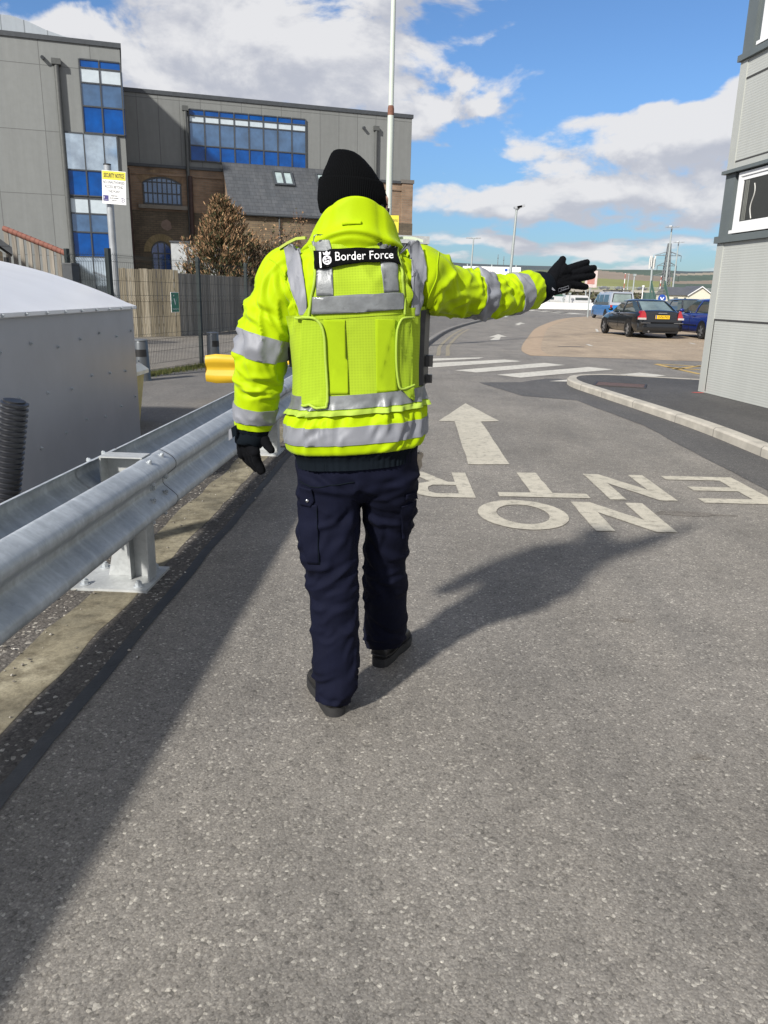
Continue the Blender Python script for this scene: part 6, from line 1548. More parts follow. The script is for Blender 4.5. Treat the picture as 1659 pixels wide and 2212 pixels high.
def trou0(p):
    x, y, z = p
    leg = x < -.02 + .02
    side = -1 if x < 0 else 1
    cx_ = -.10 if x < 0 else .05
    q = (x - cx_) * 5
    diag = z * 9 + q * 1.1 * side
    k_knee = math.exp(-((z - .50) / .12) ** 2); k_hem = math.exp(-((z - .12) / .13) ** 2); k_seat = math.exp(-((z - .80) / .10) ** 2)
    a = ridge(Vector((q * .8, y * 5, diag * 1.3 + 3 * side))) * .0085 * (.45 + k_knee + .9 * k_hem)
    b = ridge(Vector((q * .5 + 9, y * 3, z * 16 + q * 1.6))) * .007 * k_seat
    c = noise.noise(Vector((x * 22, y * 22, z * 7 + 4))) * .003
    return a + b + c - .002
me = remesh(tm_.v, tm_.f, .006, 5); creased(me, trou)
hemL, hemR = lp_(722, 1514, 2.40), lp_(832, 1394, 2.81)
bm = bmesh.new(); bm.from_mesh(me)
for hp, nv in ((hemL, Vector((.10, .28, 1))), (hemR, Vector((-.10, .30, 1)))): bmesh.ops.bisect_plane(bm, geom=bm.verts[:] + bm.edges[:] + bm.faces[:], plane_co=hp, plane_no=nv.normalized())
kill = []
for f in bm.faces:
    c = f.calc_center_median()
    hp, nv = (hemL, Vector((.10, .28, 1))) if c.x < .012 else (hemR, Vector((-.10, .30, 1)))
    if (c - hp).dot(nv) < 0: kill.append(f)
bmesh.ops.delete(bm, geom=kill, context='FACES'); bm.to_mesh(me); bm.free()
trousers = link_mesh('trousers', me, NAVYC, person)
def bvh_of(objs):
    V, Fc = [], []
    for o in objs:
        n0 = len(V); V += [v.co.copy() for v in o.data.vertices]; Fc += [tuple(i + n0 for i in p.vertices) for p in o.data.polygons]
    return BVHTree.FromPolygons(V, Fc)
def drape_pt(bvh, x, z, off, y0=-1.5):
    h = bvh.ray_cast(Vector((x, y0, z)), Vector((0, 1, 0)))
    if h[0] is None:
        h = bvh.find_nearest(Vector((x, -.12, z)))
    n_ = h[1].copy()
    if n_.y > 0: n_ = -n_
    return h[0] + n_ * off
def drape(name, bvh, polys, off, m, parent, cell=.010, px=None, Yp=2.31, skirt=True, extra=None, sm_=10):
    """lay flat cloth pieces (outlines given in x,z or photo points at depth Yp) on the surface behind them"""
    bm = bmesh.new()
    for poly in polys:
        P = [lp_(a, b, Yp) for a, b in poly] if px is None else [Vector((a, 0, b)) for a, b in poly]
        f = bm.faces.new([bm.verts.new((p.x, 0, p.z)) for p in P])
    bmesh.ops.triangulate(bm, faces=bm.faces[:])
    xs = [v.co.x for v in bm.verts]; zs_ = [v.co.z for v in bm.verts]
    for ax, lo, hi in ((0, min(xs), max(xs)), (2, min(zs_), max(zs_))):
        k = lo + cell
        while k < hi:
            co = [0, 0, 0]; no = [0, 0, 0]; co[ax] = k; no[ax] = 1
            bmesh.ops.bisect_plane(bm, geom=bm.verts[:] + bm.edges[:] + bm.faces[:], plane_co=co, plane_no=no); k += cell
    bmesh.ops.remove_doubles(bm, verts=bm.verts[:], dist=1e-5)
    edge_v = [e for e in bm.edges if e.is_boundary]
    for v in bm.verts: v.co = drape_pt(bvh, v.co.x, v.co.z, off + (extra(v.co.x, v.co.z) if extra else 0))
    base_y = {v: v.co.y for v in bm.verts}
    for _ in range(sm_):
        ny = {v: sum(e.other_vert(v).co.y for e in v.link_edges) / max(1, len(v.link_edges)) for v in bm.verts}
        for v in bm.verts: v.co.y = min(.5 * v.co.y + .5 * ny[v], base_y[v])
    if skirt:
        r = bmesh.ops.extrude_edge_only(bm, edges=edge_v)
        for g in r['geom']:
            if isinstance(g, bmesh.types.BMVert): g.co.y += off + .004
    bmesh.ops.recalc_face_normals(bm, faces=bm.faces[:])
    me = bpy.data.meshes.new(name); bm.to_mesh(me); bm.free()
    return link_mesh(name, me, m, parent)
def pipe_on(name, bvh, pts, r, m, parent, off=.004, Yp=2.31, n=8, px=None):
    P = [lp_(a, b, Yp) for a, b in pts]; P = spline(P, n); Q = [drape_pt(bvh, p.x, p.z, off) for p in P]
    mb = MB(); mb.tube(Q, r, m, 8); return mb.build(name, parent=parent)
tb_ = bvh_of([trousers])
zl_p = lambda x, y: ((700 + x * .3256) * .864, (1100 + y * .3256) * .864)
pf = drape('pocket_flap', tb_, [[zl_p(*p) for p in ((152, 365), (250, 365), (268, 470), (236, 515), (158, 512))]], .006, NAVYC, trousers, .008, Yp=2.34)
pb_ = lp_(*zl_p(218, 468), 2.34); mb = MB(); q = drape_pt(tb_, pb_.x, pb_.z, .009); mb.sphere(q, (.006, .004, .006), CHROME, 10, 6); mb.build('button', parent=pf)
drape('pocket', tb_, [[zl_p(*p) for p in ((150, 515), (285, 500), (300, 960), (205, 955), (140, 700))]], .0035, NAVYC, trousers, .012, Yp=2.34)
pipe_on('seam', tb_, [zl_p(*p) for p in ((285, 520), (290, 700), (303, 960))], .0012, NAVYR, trousers, .004, 2.34)
pipe_on('seam', tb_, [zl_p(*p) for p in ((150, 330), (230, 348), (300, 350), (420, 340), (570, 315))], .0016, NAVYR, trousers, .001, 2.34)
drape('pocket_flap', tb_, [[zl_p(*p) for p in ((960, 372), (1040, 378), (1046, 430), (955, 420))]], .005, NAVYC, trousers, .010, Yp=2.45)
drape('pocket', tb_, [[zl_p(*p) for p in ((925, 440), (1040, 432), (1030, 540), (985, 610), (955, 760), (930, 740))]], .004, NAVYC, trousers, .012, Yp=2.5)
# ---- boots
def boot(h, ang, Ln=.285):
    d = Vector((math.cos(rad(ang)), math.sin(rad(ang)), 0)); s_ = Vector((d.y, -d.x, 0)); c = Vector(h)
    P = lambda u, v, z: c + d * u + s_ * v + Vector((0, 0, z))
    mb = MB(); st = [(-.0, .030, .028, .075), (.015, .036, .026, .11), (.05, .039, .026, .15), (.085, .041, .026, .155), (.13, .043, .026, .115), (.19, .049, .026, .088), (.235, .048, .026, .075), (.268, .038, .027, .060), (.283, .022, .03, .048)]
    rings = []
    for u, w_, z0, z1 in st:
        rings.append([P(u * Ln / .285, w_ * math.copysign(abs(math.cos(t)) ** .75, math.cos(t)), z0 + (z1 - z0) * (.5 + .5 * math.copysign(abs(math.sin(t)) ** .8, math.sin(t)))) for t in [2 * math.pi * k / 20 for k in range(20)]])
    mb.loft(rings); me = remesh(mb.v, mb.f, .005, 3); b = link_mesh('boot', me, LEATHER, person)
    mb = MB(); cont = [(-.010, 0), (-.008, .013), (-.001, .025), (.016, .035), (.07, .041), (.12, .040), (.18, .050), (.23, .051), (.265, .042), (.288, .022), (.294, 0)]
    out = cont + [(u, -v) for u, v in cont[-2:0:-1]]
    mb.loft([[P(u * q, v * q, z) for u, v in out] for z, q in ((.0, .985), (.012, 1.0), (.020, 1.0), (.022, .98), (.030, 1.0), (.034, .97))], SOLE); mb.build('sole', parent=b, ang=.5)
    mb = MB(); mb.tube([P(u * 1.01, v * 1.01, .05) for u, v in ((.09, -.043), (.03, -.04), (.0, -.030), (-.006, 0), (.0, .030), (.03, .04), (.09, .043))], .003, LEATHER, 6); mb.build('welt', parent=b)
    return b
lh = gp(722, 1545) - O; rh = gp(822, 1440) - O
boot(Vector((lh.x + .008, lh.y - .005, .0)), 109, .275); boot(Vector((rh.x - .008, rh.y, 0)), 68, .275)

# ---- jacket: torso and sleeves
JR = [(.905, -.004, .196, .150), (.922, -.004, .205, .158), (.94, -.004, .217, .168), (.975, -.004, .223, .172), (1.02, -.003, .220, .170), (1.055, -.002, .205, .160), (1.09, 0, .198, .154), (1.18, 0, .196, .150), (1.30, -.004, .200, .148), (1.38, -.008, .205, .142), (1.43, -.010, .205, .134), (1.47, -.012, .198, .122), (1.50, -.014, .180, .108), (1.525, -.016, .152, .096), (1.55, -.018, .118, .084), (1.575, -.02, .085, .074)]
JZ = [r[0] for r in JR]
def jint(z):
    i = max(0, min(len(JR) - 2, next((k for k in range(len(JR) - 1) if z <= JR[k + 1][0]), len(JR) - 2)))
    t = (z - JR[i][0]) / (JR[i + 1][0] - JR[i][0]); t = max(0, min(1, t)); t = t * t * (3 - 2 * t) * .4 + t * .6
    return [lerp(JR[i][k], JR[i + 1][k], t) for k in range(1, 4)]
def tilt(p):
    k = max(0., min(1., (1.48 - p.z) / .08 + .35))
    p.z += .085 * p.x * k; p.y += .10 * p.x * max(0, min(1, (p.z - .95) / .4)); return p
JF = foldset(5, [(34, -90, 85, 1.035, .022, 75, 25, .010, .007), (14, -90, 85, .955, .02, 70, 30, .009, .004), (16, -150, 22, 1.40, .07, 55, 30, .010, .007), (16, -30, 22, 1.42, .06, 125, 30, .010, .008), (10, -90, 60, 1.50, .03, 15, 30, .009, .005)])
def jdisp(u, z):
    gath = .0022 * math.sin(u * 70 + 2 * math.sin(u * 9)) * max(0, min(1, (.935 - z) / .01)) * (1 if z < .935 else 0)
    q = Vector((math.cos(u) * 1.5, math.sin(u) * 1.5, 0))
    h = math.exp(-((z - 1.045) / .035) ** 2); m = math.exp(-((z - .975) / .05) ** 2)
    d = .010 * h * ridge(Vector((u * 3.6, z * 9 + math.sin(u * 3), 1))) + .006 * m * ridge(Vector((u * 1.9, z * 6, 5)))
    d += .004 * noise.noise(Vector((q.x * 1.6, q.y * 1.6, z * 5)))
    d += .009 * math.exp(-((z - 1.44) / .07) ** 2) * ridge(Vector((u * 2.2, z * 9 + u * 2, 2)))
    return d + gath + folds(JF, u, z, .19)
def TS(u, z, off=0.):
    cx_, a, b = jint(z); cu, su = math.cos(u), math.sin(u); e = 2 / 2.35
    d = jdisp(u, z) + off
    return tilt(Vector((cx_ + math.copysign(abs(cu) ** e, cu) * (a + d), math.copysign(abs(su) ** e, su) * (b + d), z)))
NU = 120
def tband(name, z0, z1, off, m, parent, n=14, u0=0., u1=2 * math.pi, zf0=None, zf1=None, back=.004):
    mb = MB(); rings = []; closed = abs(u1 - u0 - 2 * math.pi) < 1e-6
    us = [lerp(u0, u1, k / NU) for k in range(NU + (0 if closed else 1))]
    rows = [(0, off - back)] + [(k / n, off) for k in range(n + 1)] + [(1, off - back)]
    for t, o_ in rows: rings.append([TS(u, lerp(zf0(u) if zf0 else z0, zf1(u) if zf1 else z1, t), o_) for u in us])
    mb.loft(rings, m, closed, (False, False)); return mb.build(name, parent=parent, fix=False, ang=1.2)
jk = MB(); rings = []
NU = 200
for k in range(150): z = lerp(.93, 1.575, k / 149); rings.append([TS(2 * math.pi * j / NU, z) for j in range(NU)])
jk.loft(rings, HIVIS)
def sleeve_geo(pts, rr, seed, side):
    FS = foldset(int(seed * 10), [(26, 0, 180, .30, .07, 25 * side, 40, .011, .0075), (16, 0, 180, .13, .06, 60 * side, 35, .011, .008), (16, 0, 180, .455, .04, 10, 30, .009, .0065), (12, 0, 180, .38, .05, 30 * side, 40, .009, .005)])
    C_ = spline(pts, 12); R_ = spline([(r, 0, 0) for r in rr], 12); R_ = [v.x for v in R_]; n = len(C_)
    Lc = [0.]
    for i in range(1, n): Lc.append(Lc[-1] + (C_[i] - C_[i - 1]).length)
    fr = []; a = Vector((0, -1, 0))
    for i in range(n):
        t = (C_[min(i + 1, n - 1)] - C_[max(i - 1, 0)]).normalized(); a = (a - t * a.dot(t)).normalized(); fr.append((t, a.copy(), t.cross(a)))
    tot = Lc[-1]
    def S(u, s_, off=0.):
        l_ = s_ * tot; i = 0
        while i < n - 2 and Lc[i + 1] < l_: i += 1
        k = (l_ - Lc[i]) / max(1e-6, Lc[i + 1] - Lc[i]); c = C_[i].lerp(C_[i + 1], k); r = lerp(R_[i], R_[i + 1], k)
        t, a, b = [fr[i][q].lerp(fr[i + 1][q], k).normalized() for q in range(3)]
        cu, su = math.cos(u), math.sin(u)
        el_ = math.exp(-((s_ - .50) / .16) ** 2); sh_ = math.exp(-((s_ - .22) / .12) ** 2); cf = math.exp(-((s_ - .92) / .06) ** 2)
        q = Vector((cu * 1.1, su * 1.1, l_ * 13 + su * 1.3 + seed))
        rq = ridge(q); r2 = ridge(Vector((cu * .8 + seed, su * .8, l_ * 7 - cu * 1.6)))
        d = (rq * abs(rq) * .6 + rq * .5 - .45) * (.003 + .012 * el_ + .009 * sh_ + .007 * cf) + (r2 - .5) * (.002 + .008 * sh_ + .006 * el_)
        d += noise.noise(Vector((cu * 1.5, su * 1.5, l_ * 5 + seed))) * .005
        d += folds(FS, u, l_, r)
        return c + (a * cu + b * su) * (r + d + off)
    return S
SL = sleeve_geo(LA, LR, 3.7, -1); SR = sleeve_geo(RA, RR, 11.3, 1)
for S in (SL, SR): jk.loft([[S(2 * math.pi * j / 96, s_) for j in range(96)] for s_ in [lerp(.02, .965, k / 170) for k in range(171)]], HIVIS)
jacket = jk.build('jacket', parent=person, ang=1.4)
tband('hem_tape', .963, 1.018, .0035, TAPE, jacket, 10)
tband('waistband', .878, .935, -.006, NAVYR, jacket, 8)
mb = MB()
def sband(name, S, s0, s1, off, m, n=12, slant=0.):
    mb = MB(); rings = []
    for t, o_ in [(0, off - .004)] + [(k / n, off) for k in range(n + 1)] + [(1, off - .004)]:
        rings.append([S(2 * math.pi * j / 64, lerp(s0, s1, t) + slant * math.cos(2 * math.pi * j / 64), o_) for j in range(64)])
    mb.loft(rings, m, True, (False, False)); return mb.build(name, parent=jacket, fix=False, ang=1.3)
sband('sleeve_tape', SL, .488, .588, .003, TAPE); sband('sleeve_tape', SL, .845, .93, .003, TAPE)
sband('sleeve_tape', SR, .475, .585, .003, TAPE); sband('sleeve_tape', SR, .775, .865, .003, TAPE)
for nm, S, pts in (('cuff', SL, None), ('cuff', SR, None)):
    mb = MB(); rings = []
    for s_, o_ in ((.93, -.008), (.955, -.006), (.975, -.004), (.988, -.006), (1.0, -.012)):
        rings.append([S(2 * math.pi * j / 64, s_, o_ - (.002 if j % 2 else 0)) for j in range(64)])
    mb.loft(rings, NAVYR, True, (False, False)); mb.build('cuff', parent=jacket, ang=1.2)
# cuffs drawn past the sleeve ends
def ext_cuff(P, rr, nm='cuff_strap'):
    mb = MB(); mb.tube(spline(P, 6), [v.x for v in spline([(r, 0, 0) for r in rr], 6)], NAVYR, 28); return mb.build(nm, parent=jacket, ang=1.)
dL = (LA[7] - LA[6]).normalized(); ext_cuff([LA[7] - dL * .035, LA[7], lp_(537, 950, 2.48), lp_(536, 957, 2.48)], [.046, .049, .046, .040], 'knit_cuff')
dR = (RA[6] - RA[5]).normalized(); ext_cuff([RA[6] - dR * .03, RA[6], RA[6] + dR * .03, RA[6] + dR * .045], [.055, .056, .050, .042], 'knit_cuff')
mb = MB(); mb.prism([lp_(*p, 2.435) for p in ((494, 929), (504, 922), (507, 942), (494, 952))], (0, .012, 0), TAPE); mb.prism([lp_(*p, 2.434) for p in ((499, 925), (510, 918), (511, 940), (502, 946))], (0, .01, 0), NAVYR); mb.build('cuff_tab', parent=jacket)
cz = lambda x, y: (1123.2 + x * .1042, 518.4 + y * .1042)
mb = MB(); mb.prism([lp_(*cz(*p), 2.775) for p in ((300, 690), (440, 715), (560, 870), (650, 965), (560, 985), (420, 850))], (0, .006, 0), NAVYC); cs_ = mb.build('cuff_tab', parent=jacket)
mb = MB(); mb.prism([lp_(*cz(*p), 2.772) for p in ((555, 968), (650, 960), (735, 1045), (700, 1050))], (0, .003, 0), TAPE); mb.build('tab_lining', parent=cs_)
jb = bvh_of([jacket])
z5 = lambda x, y: (475.2 + x * .2969, 302.4 + y * .2969)
z6 = lambda x, y: (475.2 + x * .2969, 648 + y * .2969)
drape('brace_tape', jb, [[z5(*p) for p in ((452, 790), (520, 755), (560, 745), (590, 860), (625, 1000), (645, 1150), (645, 1285), (600, 1282), (560, 1180), (500, 1000), (470, 900))]], .005, TAPE, jacket, .010, Yp=2.36, sm_=40)
drape('brace_tape', jb, [[z5(*p) for p in ((1335, 727), (1385, 717), (1450, 745), (1482, 820), (1500, 920), (1500, 1020), (1478, 1150), (1440, 1275), (1388, 1285), (1402, 1150), (1408, 1000), (1390, 860))]], .005, TAPE, jacket, .010, Yp=2.38, sm_=90)
pipe_on('sleeve_seam', jb, [z5(*p) for p in ((340, 860), (400, 900), (470, 1010), (530, 1150), (575, 1270))], .0016, HIVIS, jacket, .001, 2.36)
pipe_on('sleeve_seam', jb, [z5(*p) for p in ((1600, 810), (1580, 900), (1570, 1010), (1520, 1130), (1500, 1230))], .0016, HIVIS, jacket, .001, 2.42)
# epaulettes
EPM = cloth('epaulette_olive', (.42, .50, .10), .7); EPG = mat('epaulette_grey', (.50, .56, .45), .45, 0, .08)
mb = MB(); P = [lp_(*z5(*p), 2.44) for p in ((625, 716), (560, 722), (500, 752), (440, 790))]; rings = [[p + Vector((0, -.028, -.004)), p + Vector((0, .028, .0)), p + Vector((0, .028, .006)), p + Vector((0, -.028, .004))] for p in P]; mb.loft(rings, EPM, smooth=False); mb.build('epaulette', parent=jacket)
mb = MB(); P = [lp_(*z5(*p), 2.47) for p in ((1290, 716), (1350, 710), (1410, 715), (1475, 735))]; rings = [[p + Vector((0, -.028, -.006)), p + Vector((0, .028, .0)), p + Vector((0, .028, .006)), p + Vector((0, -.028, .002))] for p in P]; mb.loft(rings, EPG, smooth=False); mb.build('epaulette', parent=jacket)
# collar
cb2 = MB()
def collar_ring(t, inner=0.):
    out = []
    n = 72
    for k in range(n):
        u = 2 * math.pi * k / n - math.pi / 2            # back is u = -90 deg
        bk = .5 + .5 * math.cos(u + math.pi / 2)         # 1 at the back, 0 in front
        ztop = 1.495 + .173 * bk ** 1.35; zbot = 1.475
        z = lerp(zbot, ztop, t); fl = lerp(.157, .118, t ** 1.4) - inner; fb = lerp(.130, .108, t) - inner
        d = .007 * ridge(Vector((u * 1.6, t * 2.2, 8))) * (1 - .5 * t) + .012 * math.exp(-((t - .44 - .06 * math.cos(2 * (u + math.pi / 2))) / .09) ** 2) * bk - .010 * math.exp(-((t - .27) / .08) ** 2) * bk
        du = abs(u + math.pi / 2); du = min(du, 2 * math.pi - du)
        d += .013 * max(0, min(1, (du - .60) / .16)) * (1 - .75 * t) - .006 * math.exp(-((du - .58) / .05) ** 2) - .007 * math.exp(-((t - .36 - .10 * math.cos(2.2 * du)) / .035) ** 2) * bk
        x, y = math.cos(u) * (fl + d), math.sin(u) * (fb + d)
        out.append(Vector((-.026 + .014 * t + x, .012 + y, z + .03 * x)))
    return out
cb2.loft([collar_ring(t) for t in [k / 40 for k in range(41)]] + [collar_ring(1 - t, .007) for t in [k / 8 for k in range(9)]], HIVIS, True, (False, False))
collar = cb2.build('collar', parent=jacket, ang=1.4)
cbv = bvh_of([collar]); drape('hanging_loop', cbv, [[z5(*p) for p in ((885, 592), (1025, 585), (1025, 605), (885, 618))]], .004, HIVIS, collar, .01, Yp=2.30)

# ---- tabard over the jacket
VO = .009
v_ = MB(); rings = []
zt_v = lambda u: 1.345
for k in range(26):
    t = k / 25; rings.append([TS(2 * math.pi * j / NU, lerp(1.062, 1.35, t), VO) for j in range(NU)])
v_.loft(rings, MESHV, True, (False, False))
# back panel above the armholes
rowsP = [(1.335, 645, 888), (1.37, 666, 888), (1.40, 676, 884), (1.43, 680, 878), (1.46, 681, 872), (1.49, 678, 866), (1.515, 672, 860), (1.535, 664, 852), (1.55, 668, 842), (1.562, 680, 830)]
vb = MB(); rings = []
for i in range(45):
    t = i / 44 * (len(rowsP) - 1); k = min(int(t), len(rowsP) - 2); q = t - k
    z, xl_, xr_ = [lerp(rowsP[k][j], rowsP[k + 1][j], q) for j in range(3)]
    a, b = lp_(xl_, 600, 2.31).x, lp_(xr_, 600, 2.31).x; cx_, A0, _ = jint(z)
    row = []
    for j in range(41):
        x = lerp(a, b, j / 40); c = max(-.999, min(.999, (x - cx_) / (A0 + VO))); c2_ = math.copysign(abs(c) ** (2.35 / 2), c); u = -math.acos(c2_); row.append(TS(u, z, VO + .002))
    rings.append(row)
v_.loft(rings, MESHV, False, (False, False))
vest = v_.build('tabard', parent=person, fix=False, ang=1.3)
vb_ = bvh_of([vest])
dz = lambda name, pts, off, m, par=vest, f=z5, Yp=2.30, cell=.010, **k: drape(name, vb_, [[f(*p) for p in pts]], off, m, par, cell, Yp=Yp, **k)
dz('tape_vertical', ((645, 705), (690, 678), (745, 662), (790, 720), (805, 800), (822, 1000), (826, 1135), (705, 1135), (700, 960), (690, 830)), .003, VTAPE)
dz('tape_vertical', ((1150, 668), (1210, 690), (1270, 730), (1288, 850), (1300, 1105), (1190, 1112), (1170, 930), (1158, 780)), .003, VTAPE)
dz('tape_horizontal', ((680, 1145), (1335, 1108), (1335, 1232), (1000, 1256), (672, 1268)), .006, VTAPE)
tband('tape_waist', 1.072, 1.112, VO + .004, VTAPE, vest, 8)
tband('hem_binding', 1.054, 1.068, VO + .004, PIPING, vest, 4)
dz('velcro_panel', ((755, 1305), (912, 1310), (925, 1650), (942, 1845), (790, 1850), (775, 1600)), .003, HIDARK)
dz('velcro_panel', ((1128, 1305), (1275, 1310), (1280, 1600), (1290, 1830), (1140, 1840)), .003, HIDARK)
FLAP = cloth('tabard_flap', (.30, .44, .02), .75, 1400, .05, .05, dots=.0062)
dz('side_flap', [(598, 1300), (690, 1297), (738, 1335), (764, 1420), (775, 1600)] + [(x, y + 1164) for x, y in ((786, 560), (790, 730), (775, 778), (735, 783), (600, 770), (590, 500))], .007, FLAP)
pipe_on('piping', vb_, [z5(*p) for p in ((560, 1292), (640, 1290), (700, 1300), (742, 1345), (766, 1430), (776, 1600), (787, 1760), (791, 1890), (778, 1940), (735, 1948), (600, 1936))], .0038, PIPING, vest, .011, 2.30)
dz('side_flap', [(1385, 1300), (1330, 1298), (1292, 1340), (1272, 1420), (1270, 1600), (1282, 1740), (1305, 1815), (1370, 1830), (1395, 1805), (1400, 1500)], .007, FLAP)
pipe_on('piping', vb_, [z5(*p) for p in ((1400, 1300), (1335, 1296), (1295, 1335), (1273, 1420), (1270, 1600), (1282, 1745), (1308, 1818), (1400, 1795))], .0034, PIPING, vest, .011, 2.30)
dz('folded_corner', [(1308, 1818), (1400, 1812), (1408, 1920), (1370, 1895)], .010, FLAP)
pipe_on('piping', vb_, [z5(*p) for p in ((672, 775), (685, 830), (693, 950), (690, 1050), (668, 1150), (650, 1285))], .0036, PIPING, vest, .005, 2.30)
pipe_on('piping', vb_, [z5(*p) for p in ((1286, 775), (1296, 830), (1318, 950), (1338, 1090), (1342, 1270))], .0036, PIPING, vest, .005, 2.30)
pipe_on('piping', vb_, [z5(*p) for p in ((770, 668), (900, 674), (1050, 674), (1140, 668))], .0036, PIPING, vest, .004, 2.30)
# badge
bdg = drape('badge', vb_, [[z5(*p) for p in ((678, 820), (1284, 786), (1296, 902), (1150, 893), (850, 916), (692, 943))]], .011, KNIT, vest, .012, Yp=2.295)
bb_ = bvh_of([bdg])
def on_badge(mb, geo, cx2, cy2, ang, m, off=.0012):
    vs, fs = geo; ca, sa = math.cos(ang), math.sin(ang); c = lp_(*z5(cx2, cy2), 2.288)
    mb.add([drape_pt(bb_, c.x + a * ca - b * sa, c.z + a * sa + b * ca, off) for a, b in vs], fs, m)
def densify(vs, fs): return vs, fs
mb = MB(); u1 = .2969 * 2.29 / 1661
on_badge(mb, text_geo('Border Force', height=58 * u1 * 1.0, width=405 * u1, bold=.0), 1048, 836, rad(5.0 - 1.25), WHITEM, .0018); mb.build('lettering', parent=bdg, fix=False)
mb = MB(); on_badge(mb, ([(sx * .0024, -.0235 + .047 * k / 14) for k in range(15) for sx in (-1, 1)], [(2 * k, 2 * k + 1, 2 * k + 3, 2 * k + 2) for k in range(14)]), 727, 876, rad(6), WHITEM, .0018); mb.build('white_bar', parent=bdg, fix=False)
mb = MB()
def ringgeo(r0, r1, a0=0, a1=360, n=20, sx=1., oy=0.):
    vs, fs = [], []
    for k in range(n + 1):
        t = rad(lerp(a0, a1, k / n)); vs += [(sx * r0 * math.cos(t), oy + r0 * math.sin(t)), (sx * r1 * math.cos(t), oy + r1 * math.sin(t))]
        if k: fs.append((2 * k - 2, 2 * k - 1, 2 * k + 1, 2 * k))
    return vs, fs
for geo in (ringgeo(.0085, .0128, sx=1., oy=-.002), ([(-.009, .0125), (.009, .0125), (.011, .0215), (.006, .0175), (.002, .022), (-.002, .022), (-.006, .0175), (-.011, .0215)], [tuple(range(8))]), ([(-.003, -.018), (.003, -.018), (.001, -.024), (-.001, -.024)], [(0, 1, 2, 3)]),
            ([(-.007, .004), (-.001, .004), (-.001, -.001), (-.007, -.001)], [(0, 1, 2, 3)]), ([(.001, -.002), (.007, -.002), (.005, -.008), (.001, -.009)], [(0, 1, 2, 3)]), ([(.0016, .001), (.0066, .001), (.0066, .004), (.0016, .004)], [(0, 1, 2, 3)]), ([(-.006, -.003), (-.001, -.003), (-.001, -.0085), (-.005, -.007)], [(0, 1, 2, 3)]), ([(-.0012, .0215), (.0012, .0215), (.0012, .0265), (-.0012, .0265)], [(0, 1, 2, 3)])):
    on_badge(mb, geo, 776, 868, rad(6), SILVER, .0018)
mb.build('crest', parent=bdg, fix=False)
# armour and pouches showing at the sides
mb = MB(); q = [TS(u, z, VO + .012) for z in (1.14, 1.33) for u in (rad(-8), rad(40))]
rings = [[TS(rad(a), z, VO + o_) for a, o_ in ((-26, .0), (-20, .008), (0, .013), (30, .02), (36, .0))] for z in (1.115, 1.13, 1.18, 1.22, 1.26, 1.31, 1.34)]
mb.loft(rings, BLACKM, True, (True, True)); pch = mb.build('side_pouch', parent=person, ang=.6)
c = TS(rad(-6), 1.185, VO + .012); mb = MB(); mb.box(c, (.03, .03, .035), BLACKM); mb.build('buckle', parent=pch); mb = MB(); mb.box(c + Vector((.004, 0, -.055)), (.022, .02, .025), BLACKM); mb.build('buckle', parent=pch)
mb = MB(); rings = [[TS(rad(a), z, VO + o_) for a, o_ in ((172, .0), (177, .008), (184, .008), (188, .0))] for z in (1.195, 1.20, 1.25, 1.255)]; mb.loft(rings, BLACKM); mb.build('side_strap', parent=person)

# ---- beanie
hb = MB()
PRX = [(319, 729, 747), (320.5, 724, 757), (323, 719, 766), (330, 714, 778), (339, 710, 788), (356, 703, 804), (370, 696, 813), (384, 693, 821), (406, 690, 828), (420, 689, 833), (436, 689, 834), (452, 691, 828), (466, 694, 818)]
def hat_ring(y, xl_, xr_, off=0., n=72, dp=1.06):
    a, b = lp_(xl_, y, 2.46), lp_(xr_, y, 2.46); c = (a + b) / 2; hw_ = (b.x - a.x) / 2 + off; out = []
    for k in range(n):
        u = 2 * math.pi * k / n
        d = .0022 * noise.noise(Vector((math.cos(u) * 2, math.sin(u) * 2, y * .05))) - .004 * math.exp(-((u - rad(258)) / .10) ** 2) * max(0, (390 - y) / 70)
        out.append(Vector((c.x + math.cos(u) * (hw_ + d), c.y + .035 + math.sin(u) * (hw_ * dp + d), c.z + math.cos(u) * hw_ * -.05)))
    return out
hb.loft([hat_ring(*p) for p in PRX], KNIT, True, (True, False))
def knit_mat():
    m, n, l, b = newmat('ribbed_knit')
    t = n.new('ShaderNodeTexCoord'); s = n.new('ShaderNodeSeparateXYZ'); l.new(t.outputs['Object'], s.inputs[0])
    a = math_(n, l, 'ARCTAN2', math_(n, l, 'ADD', s.outputs[0], .02), math_(n, l, 'ADD', s.outputs[1], -.045)); h = math_(n, l, 'SINE', math_(n, l, 'MULTIPLY', a, 110.))
    f = noise_n(n, l, ocoord(n, l), 300, 3)
    b.inputs['Base Color'].default_value = (.0022, .0025, .003, 1); b.inputs['Roughness'].default_value = .97; b.inputs['Specular IOR Level'].default_value = .08
    bump(n, l, b, math_(n, l, 'ADD', h, f), .5, .0025); return m
RKNIT = knit_mat()
for k_ in hb.mats: pass
hb.mats = [RKNIT]
hat = hb.build('beanie', parent=person, ang=1.4)
mb = MB(); fold = [(386, 692, 822), (392, 690, 825), (406, 689, 829), (420, 688, 834), (436, 688, 835), (452, 690, 829), (462, 693, 822)]
mb.loft([hat_ring(386, 692, 822, 0)] + [hat_ring(*p, .0055) for p in fold] + [hat_ring(464, 694, 820, -.002)], RKNIT, True, (False, False)); mb.build('turn_up', parent=hat, ang=1.3)
